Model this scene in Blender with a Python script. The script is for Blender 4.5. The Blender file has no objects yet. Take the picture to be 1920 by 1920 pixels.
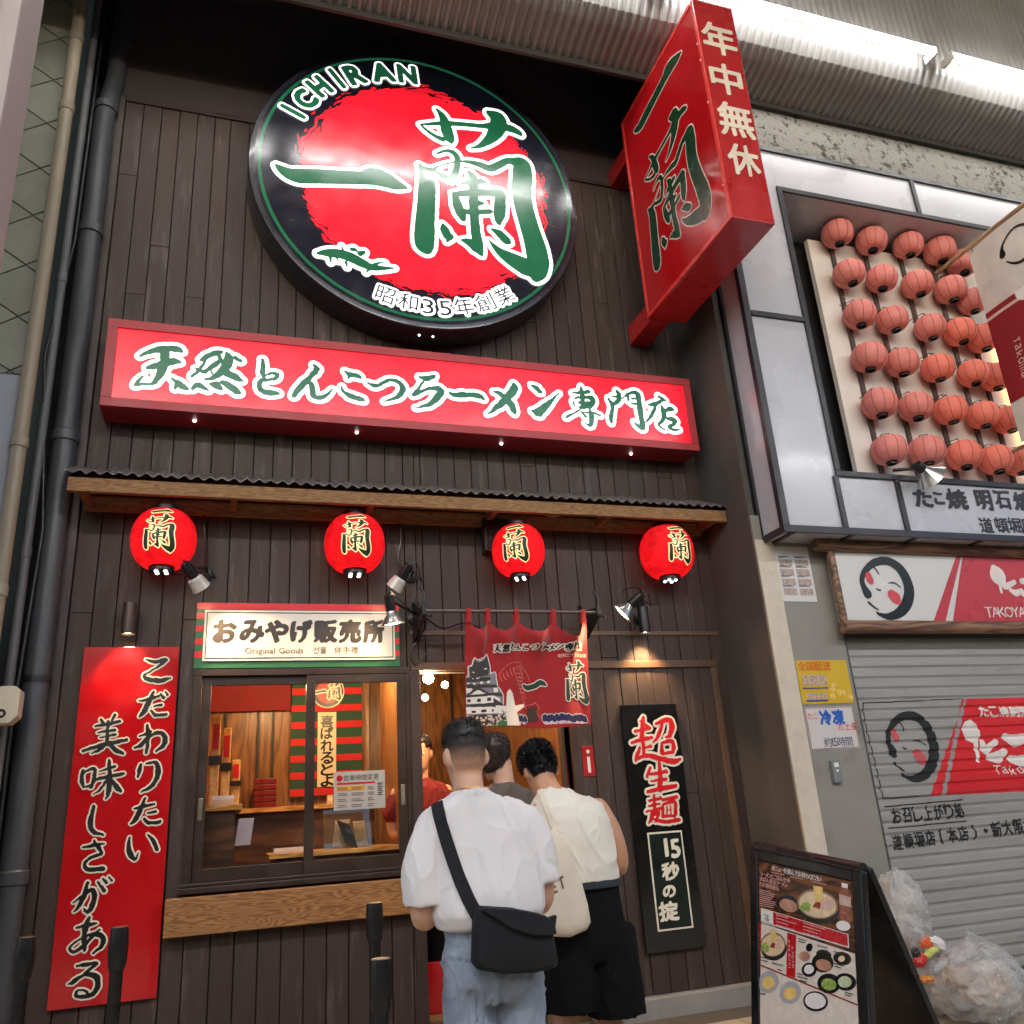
import bpy, bmesh, math, random
import numpy as np
from mathutils import Vector, Matrix, noise
from mathutils.geometry import tessellate_polygon, delaunay_2d_cdt
random.seed(7); rng = np.random.default_rng(7)
SC = bpy.context.scene
COL = SC.collection

# ------------------------------------------------------------------ camera, sky, light, exposure
FPX, YAW, PITCH, ROLL = 1600.0, math.radians(19.2114), math.radians(19.6059), math.radians(-3.9435)
CAM = Vector((0.0, -5.9, 1.306))
_f = Vector((math.sin(YAW)*math.cos(PITCH), math.cos(YAW)*math.cos(PITCH), math.sin(PITCH)))
_r0 = Vector((math.cos(YAW), -math.sin(YAW), 0)); _u0 = _r0.cross(_f)
_r = _r0*math.cos(ROLL) + _u0*math.sin(ROLL); _u = _u0*math.cos(ROLL) - _r0*math.sin(ROLL)
cd = bpy.data.cameras.new('camera'); cam = bpy.data.objects.new('camera', cd); COL.objects.link(cam)
cd.sensor_width = 36; cd.lens = 36*FPX/1920; cd.clip_start = 0.05; cd.clip_end = 400
cam.matrix_world = Matrix(((_r.x, _u.x, -_f.x, CAM.x), (_r.y, _u.y, -_f.y, CAM.y), (_r.z, _u.z, -_f.z, CAM.z), (0, 0, 0, 1)))
SC.camera = cam

world = bpy.data.worlds.new('World'); SC.world = world; world.use_nodes = True
nt = world.node_tree; bg = nt.nodes['Background']
sky = nt.nodes.new('ShaderNodeTexSky'); sky.sky_type = 'NISHITA'; sky.sun_disc = False
sky.sun_elevation = math.radians(22); sky.sun_rotation = math.radians(200)
nt.links.new(sky.outputs[0], bg.inputs[0]); bg.inputs[1].default_value = 0.13
SC.view_settings.view_transform = 'Standard'; SC.view_settings.look = 'None'
SC.view_settings.exposure = 0.55; SC.view_settings.gamma = 1.0
SC.cycles.use_denoising = True
SC.cycles.sample_clamp_indirect = 6.0
SC.cycles.max_bounces = 8; SC.cycles.diffuse_bounces = 3; SC.cycles.glossy_bounces = 3
SC.cycles.caustics_reflective = False; SC.cycles.caustics_refractive = False
TUBE_L = 26.0        # radiance of the arcade's fluorescent tubes
WARM = (1.0, 0.62, 0.30)

# ------------------------------------------------------------------ pixel rays -> points on real planes (photo pixels, 1920 px)
def ray(px, py):
    d = _r*((px-960)/FPX) - _u*((py-960)/FPX) + _f
    return d
def P(px, py, Y=0.0):
    d = ray(px, py); t = (Y-CAM.y)/d.y; return CAM + d*t
def PX(px, py, X):
    d = ray(px, py); t = (X-CAM.x)/d.x; return CAM + d*t
def PZ(px, py, Z):
    d = ray(px, py); t = (Z-CAM.z)/d.z; return CAM + d*t

# ------------------------------------------------------------------ materials
def lin(r, g, b):
    f = lambda c: (c/12.92 if c <= .04045 else ((c+.055)/1.055)**2.4)
    return (f(r/255), f(g/255), f(b/255))
MATS = {}
def M(name, col, rough=.5, metal=0.0, em=None, es=0.0, var=.14, sc=5.0, stretch=(1, 1, 1), bump=0.0, bsc=60.0, coat=0.0, island=0.0, coatr=.08, emvar=0.0, trans=0.0, rvar=.1, wear=None, wsc=3.0, wamt=.5, sheen=0.0, sss=0.0, spec=.5, alpha=1.0):
    if name in MATS: return MATS[name]
    m = bpy.data.materials.new(name); m.use_nodes = True
    t = m.node_tree; N = t.nodes; L = t.links
    b = N['Principled BSDF']
    tc = N.new('ShaderNodeTexCoord'); mp = N.new('ShaderNodeMapping'); L.new(tc.outputs['Object'], mp.inputs[0])
    mp.inputs['Scale'].default_value = stretch
    nz = N.new('ShaderNodeTexNoise'); nz.inputs['Scale'].default_value = sc; nz.inputs['Detail'].default_value = 6; nz.inputs['Roughness'].default_value = .6
    L.new(mp.outputs[0], nz.inputs['Vector'])
    mr = N.new('ShaderNodeMapRange'); mr.inputs[1].default_value = .25; mr.inputs[2].default_value = .75
    mr.inputs[3].default_value = 1-var; mr.inputs[4].default_value = 1+var
    L.new(nz.outputs['Fac'], mr.inputs[0])
    mul = N.new('ShaderNodeVectorMath'); mul.operation = 'SCALE'; mul.inputs[0].default_value = col[:3]
    fac = mr.outputs[0]
    if island:
        ge = N.new('ShaderNodeNewGeometry'); m2 = N.new('ShaderNodeMapRange'); m2.inputs[3].default_value = 1-island; m2.inputs[4].default_value = 1+island
        L.new(ge.outputs['Random Per Island'], m2.inputs[0])
        mm = N.new('ShaderNodeMath'); mm.operation = 'MULTIPLY'; L.new(m2.outputs[0], mm.inputs[0]); L.new(fac, mm.inputs[1]); fac = mm.outputs[0]
    L.new(fac, mul.inputs['Scale']); cout = mul.outputs[0]
    if wear:
        wn = N.new('ShaderNodeTexNoise'); wn.inputs['Scale'].default_value = wsc; wn.inputs['Detail'].default_value = 8; wn.inputs['Roughness'].default_value = .7
        L.new(mp.outputs[0], wn.inputs['Vector'])
        wr = N.new('ShaderNodeMapRange'); wr.inputs[1].default_value = .55; wr.inputs[2].default_value = .75; wr.inputs[4].default_value = wamt
        L.new(wn.outputs['Fac'], wr.inputs[0])
        mx = N.new('ShaderNodeMix'); mx.data_type = 'RGBA'; L.new(wr.outputs[0], mx.inputs[0]); L.new(cout, mx.inputs[6]); mx.inputs[7].default_value = (*wear, 1); cout = mx.outputs[2]
    L.new(cout, b.inputs['Base Color'])
    r2 = N.new('ShaderNodeMapRange'); r2.inputs[1].default_value = .3; r2.inputs[2].default_value = .7
    r2.inputs[3].default_value = max(.02, rough-rvar); r2.inputs[4].default_value = min(1, rough+rvar); L.new(nz.outputs['Fac'], r2.inputs[0]); L.new(r2.outputs[0], b.inputs['Roughness'])
    b.inputs['Metallic'].default_value = metal
    b.inputs['Specular IOR Level'].default_value = spec
    if coat: b.inputs['Coat Weight'].default_value = coat; b.inputs['Coat Roughness'].default_value = coatr
    if trans: b.inputs['Transmission Weight'].default_value = trans
    if sheen: b.inputs['Sheen Weight'].default_value = sheen
    if sss: b.inputs['Subsurface Weight'].default_value = sss; b.inputs['Subsurface Radius'].default_value = (.02, .008, .004); b.inputs['Subsurface Scale'].default_value = .5
    if alpha < 1: b.inputs['Alpha'].default_value = alpha
    if em is not None:
        b.inputs['Emission Color'].default_value = (*em, 1); b.inputs['Emission Strength'].default_value = es
        if emvar:
            mp2 = N.new('ShaderNodeMapping'); mp2.inputs['Scale'].default_value = (1.6, 1.6, .5); L.new(tc.outputs['Object'], mp2.inputs[0])
            e1 = N.new('ShaderNodeTexNoise'); e1.inputs['Scale'].default_value = 1.4; e1.inputs['Detail'].default_value = 4; L.new(mp2.outputs[0], e1.inputs['Vector'])
            e2 = N.new('ShaderNodeMapRange'); e2.inputs[1].default_value = .3; e2.inputs[2].default_value = .7; e2.inputs[3].default_value = es*(1-emvar); e2.inputs[4].default_value = es*(1+emvar); L.new(e1.outputs['Fac'], e2.inputs[0]); L.new(e2.outputs[0], b.inputs['Emission Strength'])
    if bump:
        bn = N.new('ShaderNodeTexNoise'); bn.inputs['Scale'].default_value = bsc; bn.inputs['Detail'].default_value = 5; L.new(mp.outputs[0], bn.inputs['Vector'])
        bp = N.new('ShaderNodeBump'); bp.inputs['Strength'].default_value = bump; bp.inputs['Distance'].default_value = .01; L.new(bn.outputs['Fac'], bp.inputs['Height']); L.new(bp.outputs[0], b.inputs['Normal'])
    MATS[name] = m; return m

def glass_mat(name, tint=(1, 1, 1), refl=.5):
    m = bpy.data.materials.new(name); m.use_nodes = True; t = m.node_tree; N = t.nodes; L = t.links
    for n in list(N): N.remove(n)
    o = N.new('ShaderNodeOutputMaterial'); tr = N.new('ShaderNodeBsdfTransparent'); tr.inputs[0].default_value = (*tint, 1)
    gl = N.new('ShaderNodeBsdfGlossy'); gl.inputs['Roughness'].default_value = .03
    fr = N.new('ShaderNodeFresnel'); fr.inputs[0].default_value = 1.5
    mn = N.new('ShaderNodeMath'); mn.operation = 'MULTIPLY'; mn.inputs[1].default_value = refl*2; L.new(fr.outputs[0], mn.inputs[0])
    mx = N.new('ShaderNodeMixShader'); L.new(mn.outputs[0], mx.inputs[0]); L.new(tr.outputs[0], mx.inputs[1]); L.new(gl.outputs[0], mx.inputs[2]); L.new(mx.outputs[0], o.inputs[0])
    return m

def wood(name, dark, light, sc=1.0, rough=.45, axis='X', dist=4.0):
    m = bpy.data.materials.new(name); m.use_nodes = True; t = m.node_tree; N = t.nodes; L = t.links; b = N['Principled BSDF']
    tc = N.new('ShaderNodeTexCoord'); mp = N.new('ShaderNodeMapping'); L.new(tc.outputs['Object'], mp.inputs[0])
    s = {'X': (.5*sc, 4*sc, 4*sc), 'Z': (4*sc, 4*sc, .5*sc), 'Y': (4*sc, .5*sc, 4*sc)}[axis]; mp.inputs['Scale'].default_value = s
    n1 = N.new('ShaderNodeTexNoise'); n1.inputs['Scale'].default_value = 1.3; n1.inputs['Detail'].default_value = 2; L.new(mp.outputs[0], n1.inputs['Vector'])
    sc2 = N.new('ShaderNodeMath'); sc2.operation = 'MULTIPLY'; sc2.inputs[1].default_value = dist*3; L.new(n1.outputs['Fac'], sc2.inputs[0])
    sn = N.new('ShaderNodeMath'); sn.operation = 'SINE'; s3 = N.new('ShaderNodeMath'); s3.operation = 'MULTIPLY'; s3.inputs[1].default_value = 6.28; L.new(sc2.outputs[0], s3.inputs[0]); L.new(s3.outputs[0], sn.inputs[0])
    n2 = N.new('ShaderNodeTexNoise'); n2.inputs['Scale'].default_value = 14; n2.inputs['Detail'].default_value = 6; L.new(mp.outputs[0], n2.inputs['Vector'])
    a = N.new('ShaderNodeMath'); a.operation = 'MULTIPLY_ADD'; a.inputs[1].default_value = .30; L.new(sn.outputs[0], a.inputs[0]); L.new(n2.outputs['Fac'], a.inputs[2])
    cr = N.new('ShaderNodeValToRGB'); cr.color_ramp.elements[0].position = .2; cr.color_ramp.elements[1].position = .75
    cr.color_ramp.elements[0].color = (*dark, 1); cr.color_ramp.elements[1].color = (*light, 1); L.new(a.outputs[0], cr.inputs[0]); L.new(cr.outputs[0], b.inputs['Base Color'])
    b.inputs['Roughness'].default_value = rough
    bp = N.new('ShaderNodeBump'); bp.inputs['Strength'].default_value = .15; bp.inputs['Distance'].default_value = .004; L.new(a.outputs[0], bp.inputs['Height']); L.new(bp.outputs[0], b.inputs['Normal'])
    MATS[name] = m; return m

# ------------------------------------------------------------------ objects
ORG = {}
def tag(o, label=None, cat=None, group=None, kind=None):
    if label: o['label'] = label
    if cat: o['category'] = cat
    if group: o['group'] = group
    if kind: o['kind'] = kind
    return o
def thing(name, label, cat, loc=(0, 0, 0), group=None):
    o = bpy.data.objects.new(name, None); COL.objects.link(o); o.location = loc; o.empty_display_size = .1
    ORG[o.name] = Vector(loc); return tag(o, label, cat, group)
def copy_tree(o, parent=None):
    c = o.copy(); COL.objects.link(c)
    if parent is not None: c.parent = parent
    for ch in list(o.children): copy_tree(ch, c)
    return c

class MB:
    def __init__(s): s.v = []; s.f = []
    def add(s, vs, fs):
        n = len(s.v); s.v += [tuple(v) for v in vs]; s.f += [tuple(i+n for i in f) for f in fs]; return s
    def box(s, x0, x1, y0, y1, z0, z1):
        return s.add([(x0, y0, z0), (x1, y0, z0), (x1, y1, z0), (x0, y1, z0), (x0, y0, z1), (x1, y0, z1), (x1, y1, z1), (x0, y1, z1)],
                     [(0, 3, 2, 1), (4, 5, 6, 7), (0, 1, 5, 4), (1, 2, 6, 5), (2, 3, 7, 6), (3, 0, 4, 7)])
    def obox(s, c, ax, ay, az):      # centre and three half-axis vectors
        c = Vector(c); ax = Vector(ax); ay = Vector(ay); az = Vector(az); vs = []
        for k in (-1, 1):
            for i, j in ((-1, -1), (1, -1), (1, 1), (-1, 1)): vs.append(c+ax*i+ay*j+az*k)
        return s.add(vs, [(0, 3, 2, 1), (4, 5, 6, 7), (0, 1, 5, 4), (1, 2, 6, 5), (2, 3, 7, 6), (3, 0, 4, 7)])
    def tube(s, pts, r, n=10, cap=True):
        pts = [Vector(p) for p in pts]; rs = r if isinstance(r, (list, tuple)) else [r]*len(pts)
        vs = []; fs = []; prev = None
        for i, p in enumerate(pts):
            d = (pts[min(i+1, len(pts)-1)]-pts[max(i-1, 0)]).normalized()
            if prev is None:
                a = d.orthogonal().normalized()
            else:
                a = (prev-d*prev.dot(d)).normalized()
            prev = a; b = d.cross(a)
            for k in range(n):
                t = 2*math.pi*k/n; vs.append(p+(a*math.cos(t)+b*math.sin(t))*rs[i])
        for i in range(len(pts)-1):
            for k in range(n):
                k2 = (k+1) % n; fs.append((i*n+k, i*n+k2, (i+1)*n+k2, (i+1)*n+k))
        if cap: fs.append(tuple(range(n-1, -1, -1))); fs.append(tuple((len(pts)-1)*n+k for k in range(n)))
        return s.add(vs, fs)
    def lathe(s, base, axis, prof, n=24):     # prof = [(distance along axis, radius)]
        base = Vector(base); axis = Vector(axis).normalized()
        return s.tube_exact([base+axis*h for h, _ in prof], axis, [q for _, q in prof], n)
    def tube_exact(s, pts, axis, rs, n):
        a = axis.orthogonal().normalized(); b = axis.cross(a); vs = []; fs = []
        for p, r in zip(pts, rs):
            for k in range(n):
                t = 2*math.pi*k/n; vs.append(p+(a*math.cos(t)+b*math.sin(t))*max(r, 1e-4))
        for i in range(len(pts)-1):
            for k in range(n):
                k2 = (k+1) % n; fs.append((i*n+k, i*n+k2, (i+1)*n+k2, (i+1)*n+k))
        fs.append(tuple(range(n-1, -1, -1))); fs.append(tuple((len(pts)-1)*n+k for k in range(n)))
        return s.add(vs, fs)
    def prism(s, poly, f0, f1):      # 2-D outline mapped by f0 (front) and f1 (back)
        n = len(poly); vs = [f0(*p) for p in poly]+[f1(*p) for p in poly]
        fs = [tuple(range(n)), tuple(range(2*n-1, n-1, -1))]+[(i, i+n, (i+1) % n+n, (i+1) % n) for i in range(n)]
        return s.add(vs, fs)
    def quad(s, a, b, c, d): return s.add([a, b, c, d], [(0, 1, 2, 3)])
    def build(s, name, mat, parent=None, smooth=False, bevel=0.0, loc=None, seg=2, angle=35):
        org = ORG.get(parent.name, Vector()) if parent is not None else Vector(loc) if loc else None
        if org is None:
            a = np.array(s.v); lo = a.min(0); hi = a.max(0); org = Vector(((lo[0]+hi[0])/2, (lo[1]+hi[1])/2, lo[2]))
        me = bpy.data.meshes.new(name); me.from_pydata([tuple(Vector(v)-org) for v in s.v], [], s.f)
        bm = bmesh.new(); bm.from_mesh(me)
        bmesh.ops.recalc_face_normals(bm, faces=bm.faces[:])
        if bevel: bmesh.ops.bevel(bm, geom=[e for e in bm.edges if len(e.link_faces) == 2 and e.calc_face_angle(0) > math.radians(angle)], offset=bevel, segments=seg, affect='EDGES', clamp_overlap=True, profile=.6)
        bm.to_mesh(me); bm.free()
        if smooth:
            me.shade_smooth() if hasattr(me, 'shade_smooth') else None
            if smooth != 'all':
                me.set_sharp_from_angle(angle=math.radians(38))
        me.materials.append(mat)
        o = bpy.data.objects.new(name, me); COL.objects.link(o)
        if parent is not None: o.parent = parent; ORG[o.name] = org
        else: o.location = org; ORG[o.name] = org
        return o

# ------------------------------------------------------------------ glyphs: text of the built-in font as 2-D triangles
TEXTS = ''.join(sorted(set('ICHIRAN昭和35年創業天然とんこつラーメン専門店こだわりたい美味しさがある超生麺15秒の掟おみやげ販売所OriginalGoods선물伴手禮年中無休喜ばれるとよ営業時間変更たこ焼明石道頓堀家TAKOYAKIokmanr全国配送冷凍お土産約割烹15時間召し上がり処店（本）・新大阪駅浜松町メニューを選でお待ちくださいセト内容ラトッピグサイドニュ替玉ごはん替釜ばれ昭三十五年創業ん豚骨秘伝のれ一蘭ETo:9780円,.0126')))
GL = {}
def load_glyphs():
    obs = []
    for ch in TEXTS:
        if ch.isspace(): continue
        cu = bpy.data.curves.new('glyph', 'FONT'); cu.body = ch; cu.resolution_u = 3; cu.fill_mode = 'FRONT'
        ob = bpy.data.objects.new('glyph', cu); COL.objects.link(ob); obs.append((ch, ob, cu))
    dg = bpy.context.evaluated_depsgraph_get(); dg.update()
    for ch, ob, cu in obs:
        me = ob.evaluated_get(dg).to_mesh(); me.calc_loop_triangles()
        v = np.array([tuple(q.co)[:2] for q in me.vertices]) if len(me.vertices) else np.zeros((0, 2))
        t = np.array([tuple(q.vertices) for q in me.loop_triangles]) if len(me.loop_triangles) else np.zeros((0, 3), int)
        GL[ch] = (v, t)
    for ch, ob, cu in obs:
        bpy.data.objects.remove(ob); bpy.data.curves.remove(cu)
load_glyphs()

class Raster:
    """a fine 2-D grid in metres on a sign's own plane: shapes are united, thickened and turned into clean outlined faces"""
    def __init__(s, u0, u1, v0, v1, res):
        s.u0, s.v0, s.res = u0, v0, res
        s.nx = int((u1-u0)/res)+3; s.ny = int((v1-v0)/res)+3; s.m = np.zeros((s.ny, s.nx), np.float32)
    def copy(s):
        c = Raster.__new__(Raster); c.__dict__.update(s.__dict__); c.m = s.m.copy(); return c
    def poly(s, pts, val=1.0):
        p = (np.array(pts, float)-(s.u0, s.v0))/s.res
        x0, y0 = np.maximum(np.floor(p.min(0)).astype(int), 0); x1, y1 = np.minimum(np.ceil(p.max(0)).astype(int)+1, (s.nx, s.ny))
        if x1 <= x0 or y1 <= y0: return s
        X, Y = np.meshgrid(np.arange(x0, x1), np.arange(y0, y1)); ins = np.zeros(X.shape, bool)
        for (ax, ay), (bx, by) in zip(p, np.roll(p, -1, 0)):
            if ay == by: continue
            c = (ay > Y) != (by > Y); ins ^= c & (X < (bx-ax)*(Y-ay)/(by-ay)+ax)
        w = s.m[y0:y1, x0:x1]; w[ins] = val; return s
    def disc(s, u, v, r, val=1.0):
        x, y, q = (u-s.u0)/s.res, (v-s.v0)/s.res, r/s.res
        x0, x1, y0, y1 = max(int(x-q)-1, 0), min(int(x+q)+2, s.nx), max(int(y-q)-1, 0), min(int(y+q)+2, s.ny)
        if x1 <= x0 or y1 <= y0: return
        X, Y = np.meshgrid(np.arange(x0, x1), np.arange(y0, y1)); w = s.m[y0:y1, x0:x1]
        w[(X-x)**2+(Y-y)**2 <= q*q] = val
    def stroke(s, pts, val=1.0):          # pts = [(u, v, r)], smooth curve through them
        p = np.array(pts, float); q = np.vstack([2*p[0]-p[1], p, 2*p[-1]-p[-2]])
        for i in range(1, len(q)-2):
            d = np.hypot(*(q[i+1]-q[i])[:2]); n = max(2, int(d/(s.res*.8)))
            for t in np.linspace(0, 1, n, endpoint=True):
                a, b, c, e = q[i-1:i+3]
                z = .5*((2*b)+(-a+c)*t+(2*a-5*b+4*c-e)*t*t+(-a+3*b-3*c+e)*t**3)
                z[2] = b[2]+(c[2]-b[2])*t
                s.disc(z[0], z[1], max(z[2], s.res*.6), val)
        return s
    def glyph(s, ch, cu, cv, w, h, rot=0.0, shear=0.0, val=1.0):   # fitted to a w x h box round (cu, cv)
        v, t = GL[ch]
        if len(v) == 0: return s
        lo = v.min(0); hi = v.max(0); sz = np.maximum(hi-lo, .02)
        if w is None: w = h*sz[0]/sz[1]
        q = (v-(lo+hi)/2)/sz*(w, h); q[:, 0] += q[:, 1]*shear
        c, n = math.cos(rot), math.sin(rot); q = q@np.array([[c, n], [-n, c]])+(cu, cv)
        for tri in t: s.poly(q[tri], val)
        # close hairline seams between triangles
        return s
    def _shift_max(s, offs):
        src = s.m; out = src.copy()
        for dx, dy in offs:
            ys, yd = (slice(0, s.ny-dy), slice(dy, s.ny)) if dy >= 0 else (slice(-dy, s.ny), slice(0, s.ny+dy))
            xs, xd = (slice(0, s.nx-dx), slice(dx, s.nx)) if dx >= 0 else (slice(-dx, s.nx), slice(0, s.nx+dx))
            np.maximum(out[yd, xd], src[ys, xs], out=out[yd, xd])
        s.m = out; return s
    def grow(s, r): return s.nib(r, r, 0)
    def nib(s, a, b, ang):               # Minkowski sum with an ellipse: a slanted brush tip
        a /= s.res; b /= s.res; c, n = math.cos(ang), math.sin(ang); R = int(max(a, b))+1; offs = []
        for dy in range(-R, R+1):
            for dx in range(-R, R+1):
                x = dx*c+dy*n; y = -dx*n+dy*c
                if (x/max(a, .3))**2+(y/max(b, .3))**2 <= 1.0: offs.append((dx, dy))
        return s._shift_max(offs)
    def blur(s, n=1):
        for _ in range(n):
            m = np.pad(s.m, 1, mode='edge'); s.m = (m[:-2, 1:-1]+m[2:, 1:-1]+m[1:-1, :-2]+m[1:-1, 2:]+2*m[1:-1, 1:-1])/6
        return s
    def warp(s, amp, freq, seed=0.0):
        Y, X = np.mgrid[0:s.ny, 0:s.nx].astype(np.float32); u = X*s.res*freq; v = Y*s.res*freq
        dx = np.sin(u*2.1+seed+1.7*np.sin(v*1.3+seed))+.6*np.sin(v*4.3+u*3.1+seed*2); dy = np.sin(v*2.3-seed+1.5*np.sin(u*1.7))+.6*np.sin(u*4.7-v*2.9+seed)
        xi = np.clip(X+dx*amp/s.res, 0, s.nx-1).astype(int); yi = np.clip(Y+dy*amp/s.res, 0, s.ny-1).astype(int); s.m = s.m[yi, xi]; return s
    def loops(s, tol=.22):
        m = np.pad(s.m, 1); th = .5; B = m > th
        code = B[:-1, :-1]*1+B[:-1, 1:]*2+B[1:, 1:]*4+B[1:, :-1]*8
        ys, xs = np.nonzero((code > 0) & (code < 15)); seg = {}
        T = {1: [(3, 0)], 2: [(0, 1)], 3: [(3, 1)], 4: [(1, 2)], 5: [(3, 2), (1, 0)], 6: [(0, 2)], 7: [(3, 2)], 8: [(2, 3)], 9: [(2, 0)], 10: [(0, 3), (2, 1)], 11: [(2, 1)], 12: [(1, 3)], 13: [(1, 0)], 14: [(0, 3)]}
        def key(x, y, e): return (x, y, 0) if e == 0 else (x+1, y, 1) if e == 1 else (x, y+1, 0) if e == 2 else (x, y, 1)
        for x, y in zip(xs.tolist(), ys.tolist()):
            for a, b in T[int(code[y, x])]: seg[key(x, y, a)] = key(x, y, b)
        def pos(k):
            x, y, o = k
            if o == 0: a, b = m[y, x], m[y, x+1]; t = (th-a)/(b-a); return (x+t, y)
            a, b = m[y, x], m[y+1, x]; t = (th-a)/(b-a); return (x, y+t)
        out = []
        while seg:
            k0, k = seg.popitem(); L = [pos(k0)]
            while k != k0 and k in seg: L.append(pos(k)); k = seg.pop(k)
            p = np.array(L)
            for _ in range(4):
                if len(p) < 8: break
                a = np.roll(p, 1, 0); b = np.roll(p, -1, 0); d = b-a; ln = np.hypot(d[:, 0], d[:, 1])+1e-9
                dist = np.abs(d[:, 0]*(p[:, 1]-a[:, 1])-d[:, 1]*(p[:, 0]-a[:, 0]))/ln
                kill = (dist < tol); kill[1::2] = False
                if not kill.any():
                    kill = (dist < tol); kill[0::2] = False
                p = p[~kill]
            if len(p) >= 3: out.append((p-1)*s.res+(s.u0, s.v0))
        return out
    def tris(s, tol=.22):
        L = s.loops(tol); info = []
        for p in L:
            a = .5*np.sum(p[:, 0]*np.roll(p[:, 1], -1)-np.roll(p[:, 0], -1)*p[:, 1]); info.append((p, a))
        sgn = 0
        if info: sgn = math.copysign(1, max(info, key=lambda q: abs(q[1]))[1])
        outer = [(p, abs(a), []) for p, a in info if a*sgn > 0 and abs(a) > 3*s.res**2]; holes = [p for p, a in info if a*sgn < 0 and abs(a) > 3*s.res**2]
        def inside(q, p):
            x, y = q; a = p; b = np.roll(p, -1, 0); c = (a[:, 1] > y) != (b[:, 1] > y)
            with np.errstate(divide='ignore', invalid='ignore'): xx = (b[:, 0]-a[:, 0])*(y-a[:, 1])/(b[:, 1]-a[:, 1])+a[:, 0]
            return bool(np.count_nonzero(c & (x < xx)) & 1)
        for h in holes:
            c = [o for o in outer if inside(h[0], o[0])]
            if c: min(c, key=lambda o: o[1])[2].append(h)
        V = []; F = []
        for p, a, hs in outer:
            lists = [[Vector((q[0], q[1], 0)) for q in w] for w in [p]+hs]; base = len(V)
            for w in lists: V += [(q.x, q.y) for q in w]
            T = tessellate_polygon(lists); pts = [q for w in lists for q in w]
            want = a-sum(abs(.5*np.sum(h[:, 0]*np.roll(h[:, 1], -1)-np.roll(h[:, 0], -1)*h[:, 1])) for h in hs)
            got = sum(abs((pts[j]-pts[i]).cross(pts[k]-pts[i]).z)/2 for i, j, k in T)
            if abs(got-want) > .01*want:          # a failed fill: constrained Delaunay, kept by parity
                eds = []; o_ = 0
                for w in lists: eds += [(o_+i, o_+(i+1) % len(w)) for i in range(len(w))]; o_ += len(w)
                v2, e2, f2, ov, oe, of = delaunay_2d_cdt([q.to_2d() for q in pts], eds, [], 0, 1e-7)
                del V[base:]; V += [(q.x, q.y) for q in v2]; T = []
                for f in f2:
                    c = sum((v2[i] for i in f), Vector((0, 0)))/len(f)
                    if inside(c, p) and not any(inside(c, h) for h in hs): T.append(tuple(f))
            F += [tuple(base+i for i in t) for t in T]
        return V, F
    def mesh(s, name, mat, parent, fn, tol=.22, cut=None):
        V, F = s.tris(tol); b = MB()
        if cut:
            bm = bmesh.new(); vs = [bm.verts.new((x, y, 0)) for x, y in V]
            for f in F:
                try: bm.faces.new([vs[i] for i in f])
                except ValueError: pass
            for ax, vals in ((0, cut[0]), (1, cut[1])):
                for c in vals:
                    co = (c, 0, 0) if ax == 0 else (0, c, 0); no = (1, 0, 0) if ax == 0 else (0, 1, 0)
                    bmesh.ops.bisect_plane(bm, geom=bm.verts[:]+bm.edges[:]+bm.faces[:], plane_co=co, plane_no=no, dist=1e-6)
            bm.verts.index_update(); V = [(v.co.x, v.co.y) for v in bm.verts]; F = [tuple(v.index for v in f.verts) for f in bm.faces]; bm.free()
        if not V: return None
        b.add([fn(u, v) for u, v in V], F)
        o = b.build(name, mat, parent); return o

def onY(Y): return lambda u, v: (u, Y, v)
def crop(x0, y0, s, Y):      # position in an enlarged piece of the photo -> the sign's own plane
    def f(x, y): q = P(x0+x*s, y0+y*s, Y); return (q.x, q.z)
    return f
def cs(f, strokes):
    out = []
    for st in strokes:
        L = []
        for x, y, r in st:
            u, v = f(x, y); a = f(x+10, y); b = f(x, y+10)
            k = (math.hypot(a[0]-u, a[1]-v)+math.hypot(b[0]-u, b[1]-v))/20
            L.append((u, v, r*k))
        out.append(L)
    return out
def fit(f, x, y, w, h):       # box in crop pixels -> centre, width, height on the plane
    u, v = f(x, y); a = f(x-w/2, y); b = f(x+w/2, y); c = f(x, y-h/2); d = f(x, y+h/2)
    return u, v, math.hypot(b[0]-a[0], b[1]-a[1]), math.hypot(d[0]-c[0], d[1]-c[1])
def textline(mb, txt, u, v, h, fn, w=None, gap=.12, vert=False, bold=0.0):
    """plain small printing, each character h high (ideographs) from (u, v) baseline-left or, when vertical, top-centre"""
    x = u; y = v; adv = h if w is None else w
    for ch in txt:
        if ch == ' ': x += adv*.5; continue
        gv, gt = GL.get(ch, (np.zeros((0, 2)), []))
        if len(gv):
            full = ord(ch) > 0x2000
            s = h/.86 if full else h/.74
            lo = gv[:, 0].min(); hi = gv[:, 0].max()
            for dx in ([0, bold] if bold else [0]):
                if vert: pts = [((p[0]-(lo+hi)/2)*s+x+dx, p[1]*s+y-h*.9) for p in gv]
                else: pts = [((p[0]-lo)*s*(adv/h if full else 1)+x+dx, p[1]*s+y) for p in gv]
                mb.add([fn(a, b) for a, b in pts], [tuple(q) for q in gt])
            if not vert: x += ((hi-lo)*s*(adv/h if full else 1))+h*gap
        if vert: y -= h*1.12
    return x
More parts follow.
